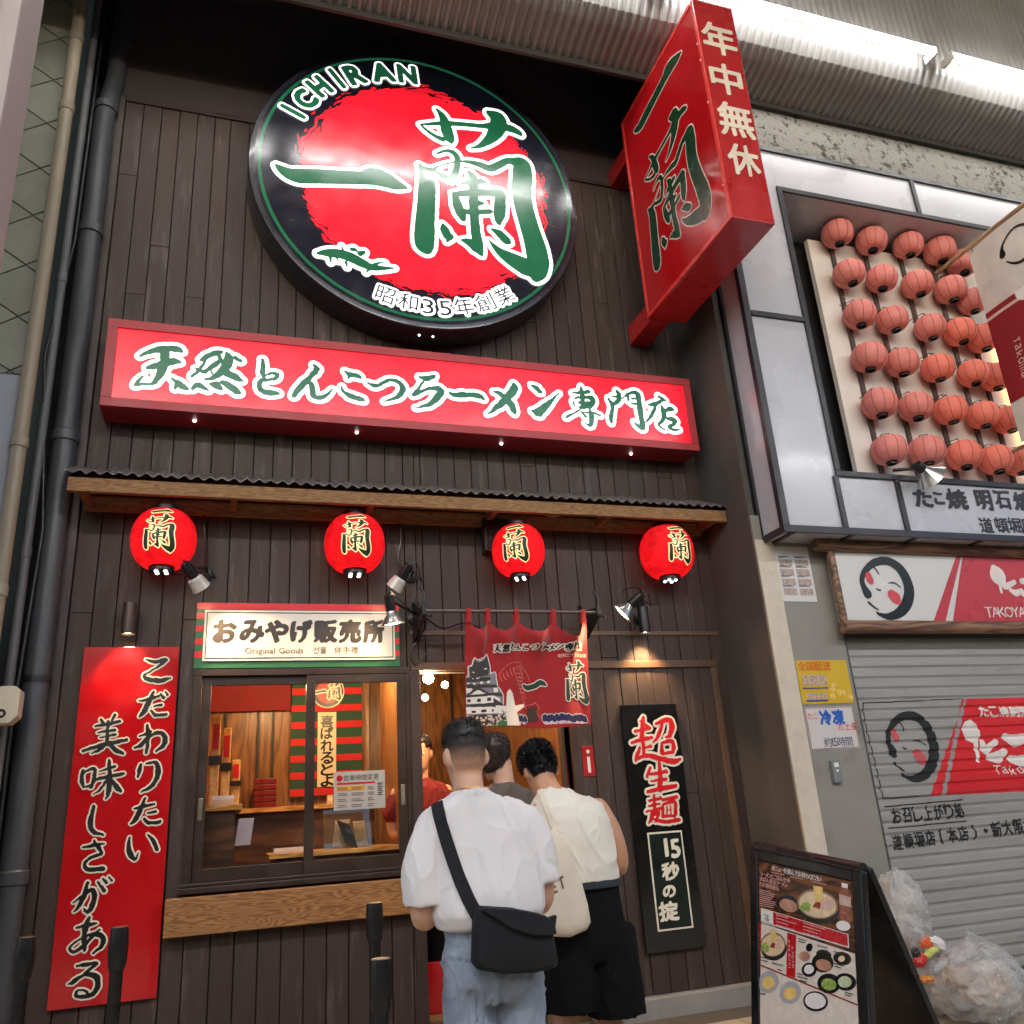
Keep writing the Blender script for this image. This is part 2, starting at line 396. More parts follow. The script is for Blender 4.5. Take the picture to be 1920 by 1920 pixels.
# ------------------------------------------------------------------ materials of the place
m_plank = M('dark stained planks', lin(58, 44, 38), .62, var=.24, sc=3.0, stretch=(6, 6, .7), island=.15, bump=.25, bsc=9, wear=lin(118, 108, 104), wsc=2.2, wamt=.6)
m_trim = M('dark brown trim', lin(56, 42, 36), .5, var=.2, sc=4, stretch=(3, 3, .8), bump=.15, bsc=20)
m_plaster = M('blue grey plaster', lin(62, 54, 54), .8, var=.2, sc=1.5, bump=.2, bsc=40)
m_back = M('black backing', lin(26, 21, 19), .8)
m_alu = M('bronze aluminium', lin(58, 46, 40), .38, metal=.35, var=.1, sc=8)
m_conc = M('grey concrete', lin(150, 145, 138), .85, var=.16, sc=5, bump=.3, bsc=50, wear=lin(95, 90, 84), wsc=3)
m_oak = wood('oak counter board', lin(120, 80, 44), lin(164, 116, 66), sc=2.4, axis='X', dist=7)
m_cedar = wood('raw cedar beam', lin(116, 82, 48), lin(150, 110, 68), sc=4.5, axis='X', dist=3, rough=.7)
m_black = M('satin black metal', lin(28, 27, 28), .4, var=.2, sc=12)
m_blackp = M('black plastic', lin(20, 19, 20), .33, var=.15, sc=10)
m_white = M('white enamel', lin(236, 234, 228), .35, var=.04)
m_inwood = wood('warm interior panelling', lin(112, 72, 38), lin(152, 102, 56), sc=1.6, axis='Z', dist=2, rough=.35)
m_indark = wood('dark interior wood', lin(60, 32, 16), lin(104, 60, 30), sc=.8, axis='X', dist=3, rough=.4)
m_steel = M('brushed steel', lin(190, 190, 188), .3, metal=.9, var=.08)
m_glow_warm = M('warm lamp glass', lin(255, 240, 210), .3, em=(1.0, .78, .48), es=14.0)
m_led = M('white led dot', (1, 1, 1), .3, em=(1, .98, .95), es=5)

# ------------------------------------------------------------------ the setting: street and arcade roof
m_pave = M('pale stone paving', lin(176, 164, 142), .55, var=.12, sc=3, bump=.15, bsc=40, island=.10, wear=lin(120, 110, 96), wsc=1.6)
st = MB(); st.box(-40, 45, -40, 12, -.3, -.006)
o = st.build('street', M('paving joints', lin(88, 82, 74), .85, var=.2)); tag(o, kind='structure')
pv = MB(); random.seed(3)
for i in range(-14, 26):
    for j in range(-17, 2):
        x = i*.4+(.2 if j % 2 else 0); y = j*.4
        if y+.4 > -.14: continue
        pv.box(x+.004, x+.396, y+.004, y+.396, -.004-.2, random.uniform(-.0015, .0015))
tag(pv.build('pavement', m_pave), kind='structure')

# ------------------------------------------------------------------ the ramen shop building
XL, XR = P(225, 300).x, P(1290, 700).x
ZTOP = P(250, 195).z; ZCEIL = P(900, 60).z
WX0, WX1, WZ0, WZ1 = -.165, 1.20, P(340, 1665).z, P(500, 1268).z
DX0, DX1, DZ0, DZ1 = 1.285, 2.385, .0, P(900, 1257).z
shop = thing('ramen_shop', 'dark plank fronted ramen shop building with ticket window and open doorway', 'shop', (1.4, 0, 0))
def cut_spans(x0, x1, z0, z1):
    spans = [(z0, z1)]
    for ax0, ax1, az0, az1 in ((WX0, WX1, WZ0, WZ1), (DX0, DX1, DZ0, DZ1)):
        if x1 > ax0+.001 and x0 < ax1-.001:
            out = []
            for a, b in spans:
                if b <= az0 or a >= az1: out.append((a, b)); continue
                if a < az0: out.append((a, az0))
                if b > az1: out.append((az1, b))
            spans = out
    return spans
pl = MB(); bk = MB(); random.seed(11)
edges = sorted([XL+.135*i for i in range(int((XR-XL)/.135)+1)]+[WX0, WX1, DX0, DX1, XR]); ed = [edges[0]]
for e in edges[1:]:
    if e-ed[-1] > .03 or e in (WX0, WX1, DX0, DX1, XR): ed.append(e)
for x0, x1 in zip(ed, ed[1:]):
    if x1-x0 < .004: continue
    for a, b in cut_spans(x0, x1, .12, ZTOP):
        bk.box(x0, x1, .022, .12, a, b)
        cuts = [a]; z = a+random.uniform(1.0, 4.5)
        while z < b-.3: cuts.append(z); z += random.uniform(2.0, 4.6)
        cuts.append(b)
        for q, (c, d) in enumerate(zip(cuts, cuts[1:])):
            dy = random.uniform(-.0025, .0025); g = .0028
            pl.box(x0+g, x1-g, -.012+dy, .02, c+(.0015 if q else 0), d-(.0015 if d < b else 0))
nl_ = MB(); random.seed(17)
for i in range(0, len(pl.v), 8):
    xa_, za_, xb_, zb_ = pl.v[i][0], pl.v[i][2], pl.v[i+6][0], pl.v[i+6][2]; yy = pl.v[i][1]
    if xb_-xa_ < .05: continue
    for z in (za_+.06, zb_-.06):
        for x in (xa_+.022, xb_-.022): nl_.lathe((x+random.uniform(-.004, .004), yy+.0005, z+random.uniform(-.01, .01)), (0, -1, 0), [(0, .0042), (.0012, .0038)], 6)
nl_.build('nail_heads', M('rusty nail', lin(40, 32, 28), .5, metal=.6, var=.4, sc=30), shop)
pl.build('plank_cladding', m_plank, shop, bevel=.0022, seg=1); bk.build('wall', m_back, shop)
up = MB(); up.box(XL-.05, XR+.02, .0, .14, ZTOP+.04, ZCEIL+.5); up.build('upper_wall', m_plaster, shop)
tr = MB(); tr.box(XL-.02, XR, -.03, .02, ZTOP, ZTOP+.045); tr.build('cornice', m_trim, shop, bevel=.004)
tr = MB()
for x0, x1, y0, z0, z1 in ((XL-.10, XL, -.05, .12, ZTOP+.04), (XR, XR+.07, -.035, .12, ZCEIL), (XL-.16, XL-.103, .03, 0, ZTOP+.2)):
    tr = MB(); tr.box(x0, x1, y0, .12, z0, z1); tr.build('corner_trim', m_trim, shop, bevel=.006)
for x0, x1 in ((XL-.1, DX0-.05), (DX1+.02, XR+.07)):
    pb = MB(); pb.box(x0, x1, -.10, .1, -.01, .118); pb.build('plinth', m_conc, shop, bevel=.008)
# header rail over the door and the right-hand panel
hd = MB(); hz = P(1100, 1249).z
hd.box(DX0-.06, XR-.16, -.030, .06, DZ1, DZ1+.055); hd.box(XR-.215, XR-.16, -.028, -.013, .12, DZ1-.002); hd.box(DX0-.06, XR-.10, -.022, -.012, DZ1+.25, DZ1+.285)
hd.build('header_rail', M('brown header rail', lin(96, 72, 54), .42, var=.15, sc=4, stretch=(.6, 3, 3)), shop, bevel=.004)
jm = MB(); jm.box(WX1+.012, DX0, -.03, .14, .12, DZ1-.002); jm.box(DX1, DX1+.05, -.025, .14, .12, DZ1-.002); jm.box(DX1-.06, DX1-.035, .03, .10, .13, DZ1-.002)
jm.build('door_jamb', m_trim, shop, bevel=.004)
# ticket window: frame part with sashes, panes and handles as sub-parts
fr = MB(); t = .05
fr.box(WX0-.03, WX1+.01, -.045, .10, WZ1, WZ1+.045); fr.box(WX0-.03, WX0+.022, -.042, .10, WZ0+.02, WZ1-.001); fr.box(WX1-.022, WX1+.01, -.042, .10, WZ0+.02, WZ1-.001)
fr.box(WX0-.05, WX1+.01, -.085, .10, WZ0-.035, WZ0-.002); fr.box(WX0-.045, WX1+.01, -.06, .10, WZ0, WZ0+.02)
win = fr.build('window', m_alu, shop, bevel=.004)
mid = P(580, 1450).x
m_glass = glass_mat('window glass', (.97, .985, .975), .22)
for s, (a, b, y) in enumerate(((WX0+.024, mid+.03, -.012), (mid-.03, WX1-.024, -.04))):
    z0, z1 = WZ0+.021, WZ1-.002; sa = MB(); w = .058
    sa.box(a, a+w, y, y+.024, z0, z1); sa.box(b-w, b, y, y+.024, z0, z1); sa.box(a+w, b-w, y, y+.024, z0, z0+.075); sa.box(a+w, b-w, y, y+.024, z1-.055, z1)
    sa.build('sash', m_alu, win, bevel=.003)
    pn = MB(); pn.box(a+w-.004, b-w+.004, y+.010, y+.014, z0+.07, z1-.05); pn.build('pane', m_glass, win)
    h = MB(); hx = a+.029 if s == 0 else b-.029; hzc = P(375 if s == 0 else 763, 1518 if s == 0 else 1490).z
    h.box(hx-.013, hx+.013, y-.004, y+.002, hzc-.065, hzc+.065); h.build('handle', M('satin nickel', lin(150, 140, 122), .35, metal=.8), win, bevel=.002)
b0 = P(333, 1756, -.06); b1 = P(336, 1680, -.06)
ob = MB(); ob.box(WX0-.11, DX0+.02, -.12, -.0145, b0.z, b1.z-.01); ob.build('sill_board', m_oak, shop, bevel=.006)
# room behind the window and corridor behind the door
IX0, IX1, IY = -.14, 3.4, 2.7
rm = MB(); rm.box(IX0-.1, IX0, .13, IY, .0, 2.75); rm.box(IX1, IX1+.1, .13, IY, 0, 2.75); rm.box(IX0-.1, IX1+.1, IY, IY+.1, 0, 2.75)
rm.box(1.205, 1.265, .14, 1.15, .1, 2.72)
rm.build('interior_wall', m_inwood, shop)
fl = MB(); fl.box(IX0-.1, IX1+.1, .14, IY, -.05, .12); fl.build('interior_floor', M('interior floor tiles', lin(120, 96, 70), .4, var=.15), shop)
ce = MB(); ce.box(IX0-.1, IX1+.1, .14, IY+.1, 2.75, 2.85); ce.build('interior_ceiling', M('brown ceiling', lin(74, 50, 34), .7), shop)
bs = MB()
for x in (1.35, 1.62, 2.2): bs.box(x-.012, x+.012, IY-.03, IY-.004, .12, 2.74)
bs.box(1.70, 1.76, IY-.06, IY-.004, .12, 2.74)
bs.build('interior_batten', M('dark batten', lin(46, 26, 16), .5), shop)

# ------------------------------------------------------------------ unseen shops behind the viewer, added and sized to block the low sky
opp = thing('opposite_shops', 'unseen row of two storey shops across the street, added to block low sky', 'building', (2, -16, 0))
b = MB(); b.box(-30, 34, -19, -16, 0, 5.7); b.build('wall', M('dull brown render', lin(96, 84, 76), .8, var=.2, sc=1), opp)
for k in range(11):
    x = -28+k*5.6; w_ = MB(); w_.box(x, x+2.0, -16.02, -15.99, 3.6, 5.0); w_.box(x+2.6, x+4.6, -16.02, -15.99, 3.6, 5.0); w_.box(x, x+3.4, -16.02, -15.99, .3, 2.5); w_.build('window', M('dark shop glass', lin(30, 30, 34), .15, var=.2), opp)
    d_ = MB(); d_.box(x+3.7, x+4.7, -16.02, -15.98, 0, 2.3); d_.build('door', M('shop door', lin(60, 44, 36), .5), opp)
    a_ = MB(); a_.box(x-.1, x+4.8, -16.02, -15.3, 2.75, 2.9); a_.build('awning', M('faded awning cloth', lin(110, 60, 52), .8, var=.25), opp)
b = MB(); b.box(-30, 34, -19, -15.8, 5.702, 5.9); b.build('roof', M('roof edge tiles', lin(70, 70, 72), .6), opp)

# ------------------------------------------------------------------ arcade roof with its fluorescent tubes
SOFY = -.94; SOFZ = (P(640, 0, SOFY).z+P(1440, 203, SOFY).z)/2
arc = thing('arcade_roof', 'corrugated metal arcade roof spanning the street above the shop signs', 'roof', (2, -4, SOFZ))
prof = [(SOFY, SOFZ), (-1.26, SOFZ+.08), (-1.37, SOFZ+.13), (-1.45, SOFZ+.23), (-1.50, SOFZ+.40), (-1.52, SOFZ+1.6), (-1.9, SOFZ+2.6), (-5.0, SOFZ+3.3), (-9.4, SOFZ+2.6)]
cs_ = MB(); xs = np.arange(-6, 16.01, .019); vs = []; fs = []
for i, x in enumerate(xs):
    ph = (i % 4); q = (0, .02, .02, 0)[ph]
    for j, (y, z) in enumerate(prof): vs.append((x, y+(q if j >= 3 else q*.5), z+(q if j < 4 else 0)))
n = len(prof)
for i in range(len(xs)-1):
    for j in range(n-1): fs.append((i*n+j, (i+1)*n+j, (i+1)*n+j+1, i*n+j+1))
cs_.add(vs, fs); cs_.build('corrugated_sheet', M('galvanised ceiling sheet', lin(126, 125, 123), .42, metal=.2, var=.12, sc=2), arc)
b = MB(); b.box(-6, 16, SOFY+.001, SOFY+.03, SOFZ-.05, SOFZ+.06); b.box(-6, 16, SOFY+.031, .35, SOFZ+.9, SOFZ+.95); b.build('edge_beam', M('dark roof edge', lin(52, 48, 46), .7), arc)
m_tube = M('fluorescent tube', (1, 1, 1), .4, em=(1.0, .985, .96), es=TUBE_L)
LY = -1.62; q_ = P(1750, 97, LY); ltx, LZ = q_.x, q_.z
def tubelight(x0, x1, y, z, lab, r=.03):
    g = thing('fluorescent_light', lab, 'light', ((x0+x1)/2, y, z), 'fluorescent lights under the arcade roof')
    b = MB(); b.tube([(x0, y, z), (x1, y, z)], r, 10); b.build('tube', m_tube, g, smooth=True)
    for x in (x0-.013, x1+.013): e = MB(); e.box(x-.013, x+.013, y-.025, y+.11, z-r-.003, z+r+.011); e.build('socket', m_white, g, bevel=.004)
    return g
L = 2.6
tubelight(ltx-L, ltx, LY, LZ, 'bright fluorescent tube under the ceiling just right of the projecting red sign', .034)
tubelight(ltx+.22, ltx+.22+L, LY, LZ, 'bright fluorescent tube at the upper right corner of the picture', .034)
tubelight(ltx-2*L-.22, ltx-L-.22, LY, LZ, 'fluorescent tube under the ceiling above the round sign', .034)
tubelight(ltx-3*L-.44, ltx-2*L-.44, LY, LZ, 'fluorescent tube under the ceiling left of the shop', .034)
# added fill: unseen row of twin tubes behind the viewer, brightening street level
m_fill = M('added fill tube', (1, 1, 1), .4, em=(1.0, .985, .97), es=28)
for k in range(6):
    x0 = -7.5+k*3.5; g = thing('fluorescent_light', 'added unseen twin tube fill light behind the viewer, %s from the left' % ('first', 'second', 'third', 'fourth', 'fifth', 'sixth')[k], 'light', (x0+1.5, -8.6, 7.4), 'added fill lights behind the viewer')
    for dy in (-.11, .11): b = MB(); b.tube([(x0, -8.6+dy, 7.4), (x0+3.0, -8.6+dy, 7.4)], .055, 10); b.build('tube', m_fill, g, smooth=True)
    b = MB(); b.box(x0-.05, x0+3.05, -8.8, -8.4, 7.48, 7.54); b.build('housing', m_white, g, bevel=.01)
# ------------------------------------------------------------------ sign materials
RED = lin(238, 20, 38); REDE = (.98, .012, .028)
m_redface = M('lit red acrylic', RED, .18, em=REDE, es=.56, emvar=.14, var=.05, coat=.5, coatr=.2)
m_greenface = M('lit green print', lin(22, 84, 54), .18, em=lin(30, 98, 66), es=.42, emvar=.15, var=.1, coat=.5, coatr=.2)
m_whiteface = M('lit white print', (.9, .9, .88), .2, em=(1, 1, .97), es=1.0, var=.02, coat=.4)
m_inkface = M('navy black acrylic', lin(26, 24, 38), .2, var=.08, coat=.6, coatr=.18)
m_rim = M('black sign rim', lin(38, 37, 44), .3, var=.1, coat=.4)
m_frame = M('dark red sign frame', lin(164, 44, 50), .45, var=.08)
m_redboard = M('glossy red board', lin(184, 14, 22), .16, var=.06, coat=.5)
m_redpaint = M('red paint', lin(172, 30, 32), .32, var=.08, coat=.25)
m_dkgreen = M('dark green ink', lin(24, 44, 36), .35, var=.08)
m_blackink = M('black ink', lin(16, 18, 16), .35, var=.05)
m_cream = M('cream outline ink', lin(238, 230, 208), .4, var=.03)
m_redink = M('red ink', lin(210, 24, 32), .35, var=.05)

# ------------------------------------------------------------------ brush lettering traced as strokes: the two-character shop name
f1 = crop(760, 180, 300/1516, -.31)
RAN = cs(f1, [
 [(295,130,10),(345,190,30),(375,260,42),(390,330,52),(415,400,46),(435,450,12)],
 [(140,275,8),(240,270,16),(380,265,25),(560,275,22),(720,290,22),(860,290,40),(980,310,38),(1060,345,30),(1090,370,18)],
 [(150,285,10),(200,330,14),(280,385,18),(350,415,25)],
 [(790,165,26),(870,215,66),(880,280,72),(850,350,62),(790,420,42),(700,480,20),(615,500,6)],
 [(300,550,10),(380,525,14),(450,540,24),(490,590,26),(490,660,26),(470,740,30),(430,790,30),(370,770,24),(310,735,18),(270,700,12),(330,665,6),(420,640,6),(520,625,8)],
 [(520,625,10),(600,630,18),(700,655,30),(800,690,36),(880,660,34),(970,620,30),(1060,640,46)],
 [(1040,625,36),(1100,660,74),(1108,760,86),(1100,900,85),(1120,1050,83),(1160,1200,84),(1200,1330,88),(1235,1450,96),(1256,1570,100),(1258,1670,76),(1232,1725,45)],
 [(1240,1680,66),(1130,1620,86),(1020,1560,70),(920,1500,46),(850,1440,26),(790,1370,5)],
 [(130,655,12),(180,720,48),(203,800,68),(203,900,76),(195,1050,78),(185,1200,84),(180,1330,90),(180,1410,84),(195,1450,58)],
 [(170,690,20),(230,710,30),(270,705,16)],
 [(600,725,14),(640,780,38),(645,900,40),(645,1000,40),(650,1100,40),(655,1200,42),(665,1300,44),(685,1400,48),(700,1470,38),(720,1512,14)],
 [(520,835,8),(600,825,26),(720,815,28),(755,830,10)],
 [(440,925,8),(540,930,32),(660,920,36),(800,920,34),(890,930,46),(925,955,28)],
 [(470,945,26),(490,1030,44),(520,1110,44),(545,1170,26)],
 [(900,950,44),(895,1030,52),(890,1120,52),(880,1185,32),(890,1222,12)],
 [(620,1010,24),(690,1020,28),(735,1020,12)],
 [(500,1095,30),(640,1105,26),(800,1100,24)],
 [(350,1215,8),(370,1270,40),(400,1330,42),(432,1340,22),(395,1382,12)],
 [(530,1370,10),(600,1390,38),(665,1450,40)],
 [(815,1265,10),(890,1310,38),(950,1370,42),(985,1392,16)]])
f2 = crop(480, 100, 340/1920, -.31)
ICHI = cs(f2, [[(215,1190,16),(270,1235,44),(350,1280,66),(460,1305,86),(650,1308,86),(900,1318,80),(1140,1325,76),(1230,1310,100),(1300,1320,100),(1380,1350,88),(1480,1395,60),(1590,1430,16)]])
def bbox(S):
    a = np.array([(u-r, v-r, u+r, v+r) for st in S for u, v, r in st]); return a[:, 0].min(), a[:, 1].min(), a[:, 2].max(), a[:, 3].max()
def place(S, cu, cv, w, h):          # the same brush strokes refitted to another box
    a, b, c, d = bbox(S); sx, sy = w/(c-a), h/(d-b); k = math.sqrt(sx*sy)
    return [[(cu+(u-(a+c)/2)*sx, cv+(v-(b+d)/2)*sy, r*k) for u, v, r in st] for st in S]

# ------------------------------------------------------------------ round sign
zr = [(118,560),(150,430),(250,300),(400,185),(600,105),(800,80),(1000,115),(1200,195),(1400,320),(1560,460),(1680,600),(1750,730),(1785,880),(1770,1020),(1700,1170),(1590,1290),(1440,1400),(1280,1465),(1100,1480),(900,1455),(680,1370),(480,1245),(330,1090),(220,930),(150,760)]
f0 = crop(440, 80, 680/1920, -.30)
rp = np.array([f0(x, y) for x, y in zr]); A = np.c_[2*rp, np.ones(len(rp))]; sol = np.linalg.lstsq(A, (rp**2).sum(1), rcond=None)[0]
CU, CV = sol[0], sol[1]; CR = math.sqrt(sol[2]+CU**2+CV**2)
rs_ = thing('round_sign', 'big lit round sign with red sun, green brush characters and green ring', 'sign', (CU, -.3, CV-CR))
d = MB(); R0 = CR*1.065
d.lathe((CU, -.0125, CV), (0, -1, 0), [(0, R0*.985), (.02, R0), (.27, R0), (.288, R0*.992), (.292, R0*.975)], 96); d.build('drum', m_rim, rs_, smooth=True)
fc = MB(); fc.lathe((CU, -.3045, CV), (0, -1, 0), [(0, CR*1.028), (.0025, CR*1.028)], 96); fc.build('face', m_inkface, rs_)
rg = Raster(CU-CR*1.03, CU+CR*1.03, CV-CR*1.03, CV+CR*1.03, .006)
rg.disc(CU, CV, CR*1.008); rg.disc(CU, CV, CR*.988, 0); rg.blur(1); rg.mesh('ring', m_greenface, rs_, onY(-.3085), tol=.05)
sun = Raster(CU-CR, CU+CR, CV-CR, CV+CR, .006); sc_ = np.array([f0(310, 700), f0(1670, 900), f0(860, 235), f0(1120, 1335)])
su, sv = (sc_[0, 0]+sc_[1, 0])/2, (sc_[2, 1]+sc_[3, 1])/2; sr = (abs(sc_[1, 0]-sc_[0, 0])+abs(sc_[2, 1]-sc_[3, 1]))/4
Y_, X_ = np.mgrid[0:sun.ny, 0:sun.nx]; U_ = X_*sun.res+sun.u0-su; V_ = Y_*sun.res+sun.v0-sv; an = np.arctan2(V_, U_); rr = np.hypot(U_, V_)
sw = an+.35*np.sin(rr*38+an*3)*np.clip((rr-sr*.9)/(sr*.12), 0, 1)
fl_ = (.022*np.sin(sw*31)+.018*np.sin(sw*53+1.3)+.016*np.sin(sw*17+.4)+.012*np.sin(an*9))*(1+.5*np.sin(an*5+.7))
sun.m = (rr < sr*.985+fl_).astype(np.float32); sun.warp(.010, 9, 1.3).blur(1); sun.mesh('red_sun', m_redface, rs_, onY(-.311), tol=.12)
lt = Raster(CU-CR, CU+CR, CV-CR, CV+CR, .0045)
for st in RAN+ICHI: lt.stroke(st)
f3 = crop(540, 360, 520/1920, -.31)
for st in cs(f3, [[(205,428,10),(270,425,28),(350,430,34),(430,455,36),(500,490,34),(580,525,24),(660,530,16),(735,530,5)],[(290,450,10),(296,490,5)],[(380,410,8),(372,378,4)],[(440,400,14),(470,408,10),(455,388,3)],[(500,430,20),(525,420,12)],[(400,490,10),(410,525,4)],[(600,505,12),(640,492,5),(670,490,3)],[(560,540,10),(540,560,4)],[(330,450,8),(350,480,4)]]): lt.stroke(st)
def arc_char(ra, f, ch, x, y, w, h, flip=0.0):
    u, v, ww, hh = fit(f, x, y, w, h); a = math.atan2(v-CV, u-CU)-math.pi/2
    if flip: a += math.pi
    k = (w+h)/2; sc = (ww+hh)/2/k
    ra.glyph(ch, u, v, w*sc, h*sc, a)
IC = Raster(CU-CR, CU+CR, CV-CR, CV+CR, .0045)
for ch, x, y, w, h in (('I',392,622,16,205),('C',522,492,155,195),('H',672,358,140,195),('I',856,272,16,200),('R',1045,232,145,195),('A',1335,208,185,190),('N',1598,228,150,185)): arc_char(IC, f2, ch, x, y, w, h)
IC.grow(.0155).blur(1)
SM = Raster(CU-CR, CU+CR, CV-CR, CV+CR, .004)
for ch, x, y, w, h in (('昭',672,715,118,118),('和',832,762,125,115),('3',968,795,72,105),('5',1088,808,76,105),('年',1218,795,125,125),('創',1362,768,125,120),('業',1492,718,120,120)): arc_char(SM, f3, ch, x, y, w, h, 1)
SM2 = SM.copy().nib(.005, .003, .7).blur(1)
wh = lt.copy(); wh.grow(.034).blur(2)
wi = IC.copy().grow(.020).blur(1); wsm = SM.copy().grow(.020).blur(1)
wh.m = np.maximum(wh.m, wi.m)
wh.mesh('lettering_outline', m_whiteface, rs_, onY(-.3145), tol=.15); wsm.mesh('founding_text_outline', m_whiteface, rs_, onY(-.3145), tol=.15)
lt.m = np.maximum(lt.m, IC.m); lt.blur(2).mesh('lettering', m_greenface, rs_, onY(-.318), tol=.15)
SM2.mesh('founding_text', M('navy print', lin(34, 44, 48), .3), rs_, onY(-.318), tol=.15)
for px, py in ((786, 632), (812, 636)):
    q = P(px, py, -.2); b = MB(); b.lathe((q.x, -.2, CV-math.sqrt(max(R0**2-(q.x-CU)**2, 0))+.004), (0, 0, -1), [(0, .009), (.012, .006)], 10); b.build('led_dot', m_led, rs_)

# ------------------------------------------------------------------ long red fascia sign
LYF = -.275
a = P(202.6, 595, LYF); b = P(1293, 711, LYF); c = P(1312, 847, LYF); e = P(187.5, 757, LYF)
lx0, lx1, lz0, lz1 = (a.x+e.x)/2, (b.x+c.x)/2, (c.z+e.z)/2, (a.z+b.z)/2
ls = thing('long_red_sign', 'long lit red sign box with green white-edged brush lettering across the shop front', 'sign', ((lx0+lx1)/2, LYF, lz0))
w = .066; bx = MB(); bx.box(lx0+.002, lx1-.002, LYF+.03, -.0135, lz0+.002, lz1-.002); bx.build('box', m_frame, ls)
fr = MB(); fr.box(lx0, lx1, LYF, LYF+.028, lz1-w, lz1); fr.box(lx0, lx1, LYF, LYF+.028, lz0, lz0+w); fr.box(lx0, lx0+w, LYF, LYF+.028, lz0+w, lz1-w); fr.box(lx1-w, lx1, LYF, LYF+.028, lz0+w, lz1-w)
fr.build('frame', m_frame, ls, bevel=.003)
fc = MB(); fc.box(lx0+w, lx1-w, LYF+.012, LYF+.026, lz0+w, lz1-w); fc.build('face', m_redface, ls)
k1 = .15625
ST = cs(crop(230, 620, k1, LYF), [
 [(200,305,10),(290,262,24),(400,228,34),(520,215,36),(640,218,32),(715,245,12)],
 [(505,230,40),(500,330,44),(490,400,50),(460,480,46),(420,560,36),(370,620,22),(310,640,10),(220,635,14),(150,650,14)],
 [(290,440,16),(380,425,34),(500,390,54),(600,365,38),(690,375,10)], [(150,650,14),(190,590,14),(245,545,6)],
 [(590,570,8),(660,630,32),(720,670,36),(770,700,16)], [(640,640,20),(620,690,8)],
 [(930,350,14),(1000,310,34),(1090,270,28),(1175,255,18)], [(1150,300,18),(1170,350,20),(1110,400,28),(1050,440,24),(985,500,10)], [(980,350,18),(970,390,12)],
 [(880,450,10),(960,490,18),(1010,465,14)], [(830,540,14),(900,490,18),(960,400,12)], [(1050,460,8),(1075,520,6)],
 [(1240,260,12),(1270,320,42),(1250,400,52),(1200,470,48),(1120,540,26),(1030,580,14),(975,580,8)], [(1200,480,38),(1300,530,42),(1380,570,32),(1430,600,10)], [(1345,320,18),(1410,360,18)],
 [(830,690,16),(900,650,28),(980,690,20),(1020,715,6)], [(1060,640,18),(1120,650,46),(1175,690,20)], [(1190,615,18),(1280,660,40),(1360,720,40),(1400,750,18)],
 [(1675,340,10),(1680,420,26),(1675,500,24),(1690,550,16)], [(1715,530,8),(1790,505,12),(1850,525,20),(1830,570,16),(1740,590,12),(1660,590,20),(1635,660,26),(1680,725,28),(1780,745,28),(1860,745,18)]])
ST += cs(crop(530, 650, k1, LYF), [
 [(375,215,10),(405,270,30),(340,350,28),(240,450,32),(130,580,26)], [(300,440,6),(345,450,28),(355,520,26),(370,590,26),(430,610,22),(510,590,18),(590,510,5)],
 [(735,290,5),(800,330,22),(880,345,28),(925,365,16)], [(790,360,10),(775,382,4)], [(710,480,5),(720,530,14),(790,580,26),(890,615,28),(965,635,18)],
 [(1020,435,6),(1100,465,24),(1160,455,20),(1240,410,18),(1330,400,14),(1410,440,22),(1440,510,30),(1400,580,30),(1310,630,14),(1220,650,4)],
 [(1640,360,10),(1720,380,34),(1800,360,22),(1825,345,10)], [(1690,410,5),(1630,500,12),(1570,575,20),(1680,530,16),(1760,500,16),(1860,500,28),(1900,540,32),(1850,610,36),(1780,680,24),(1690,710,12),(1590,735,3)]])
ST += cs(crop(830, 690, 230/1920, LYF), [
 [(110,390,10),(180,420,36),(320,415,38),(460,420,36),(580,440,34),(655,490,10)],
 [(1110,250,20),(1120,320,60),(1040,430,56),(960,520,52),(860,600,38),(760,680,14),(700,715,3)], [(800,365,6),(880,390,24),(980,460,42),(1070,570,52),(1110,650,42),(1130,705,16)],
 [(1400,265,10),(1460,310,38),(1530,370,26),(1550,390,10)], [(1410,670,18),(1500,690,68),(1580,620,52),(1680,530,28),(1770,440,10),(1825,390,3)]])
ST += cs(crop(1040, 700, 260/1920, LYF), [
 [(365,180,6),(370,230,18),(380,300,26),(390,400,22),(395,460,16)], [(245,265,6),(350,265,20),(480,250,20)], [(270,350,4),(330,330,8),(420,330,16),(520,345,28),(530,410,28),(495,460,28)], [(250,370,4),(280,460,4)],
 [(330,400,8),(400,415,28),(500,400,14)], [(360,465,18),(440,470,16),(500,470,14)], [(160,605,12),(230,570,11),(310,525,8),(380,480,5)], [(380,538,5),(520,545,11),(630,580,12)],
 [(490,510,12),(510,580,26),(510,660,32),(490,720,22),(430,690,5)], [(370,535,10),(430,600,14)],
 [(745,340,6),(780,400,22),(800,470,24),(790,560,24),(780,640,24),(785,690,6)], [(860,245,12),(890,290,30),(890,360,28),(840,410,20),(800,440,16)], [(800,312,6),(865,322,14)], [(945,345,5),(1000,290,8)],
 [(1010,280,8),(1020,370,16)], [(1000,290,8),(1080,262,16),(1140,275,26),(1160,330,32),(1180,450,32),(1190,560,32),(1210,670,34),(1220,760,24),(1150,720,22),(1100,670,5)], [(1070,350,10),(1130,350,10)], [(1060,415,6),(1150,420,14)],
 [(1440,315,12),(1490,350,22),(1530,372,14)], [(1300,430,8),(1380,425,24),(1460,390,18),(1510,378,8)], [(1400,440,18),(1370,520,18),(1320,610,16),(1265,680,6)],
 [(1480,440,8),(1500,500,28),(1515,580,28),(1500,640,26),(1440,712,12)], [(1530,520,18),(1600,490,28),(1640,500,16)], [(1555,620,12),(1640,640,32),(1680,672,18),(1620,720,20),(1585,745,16),(1640,775,16),(1720,780,10)], [(1440,718,10),(1525,778,8)]])
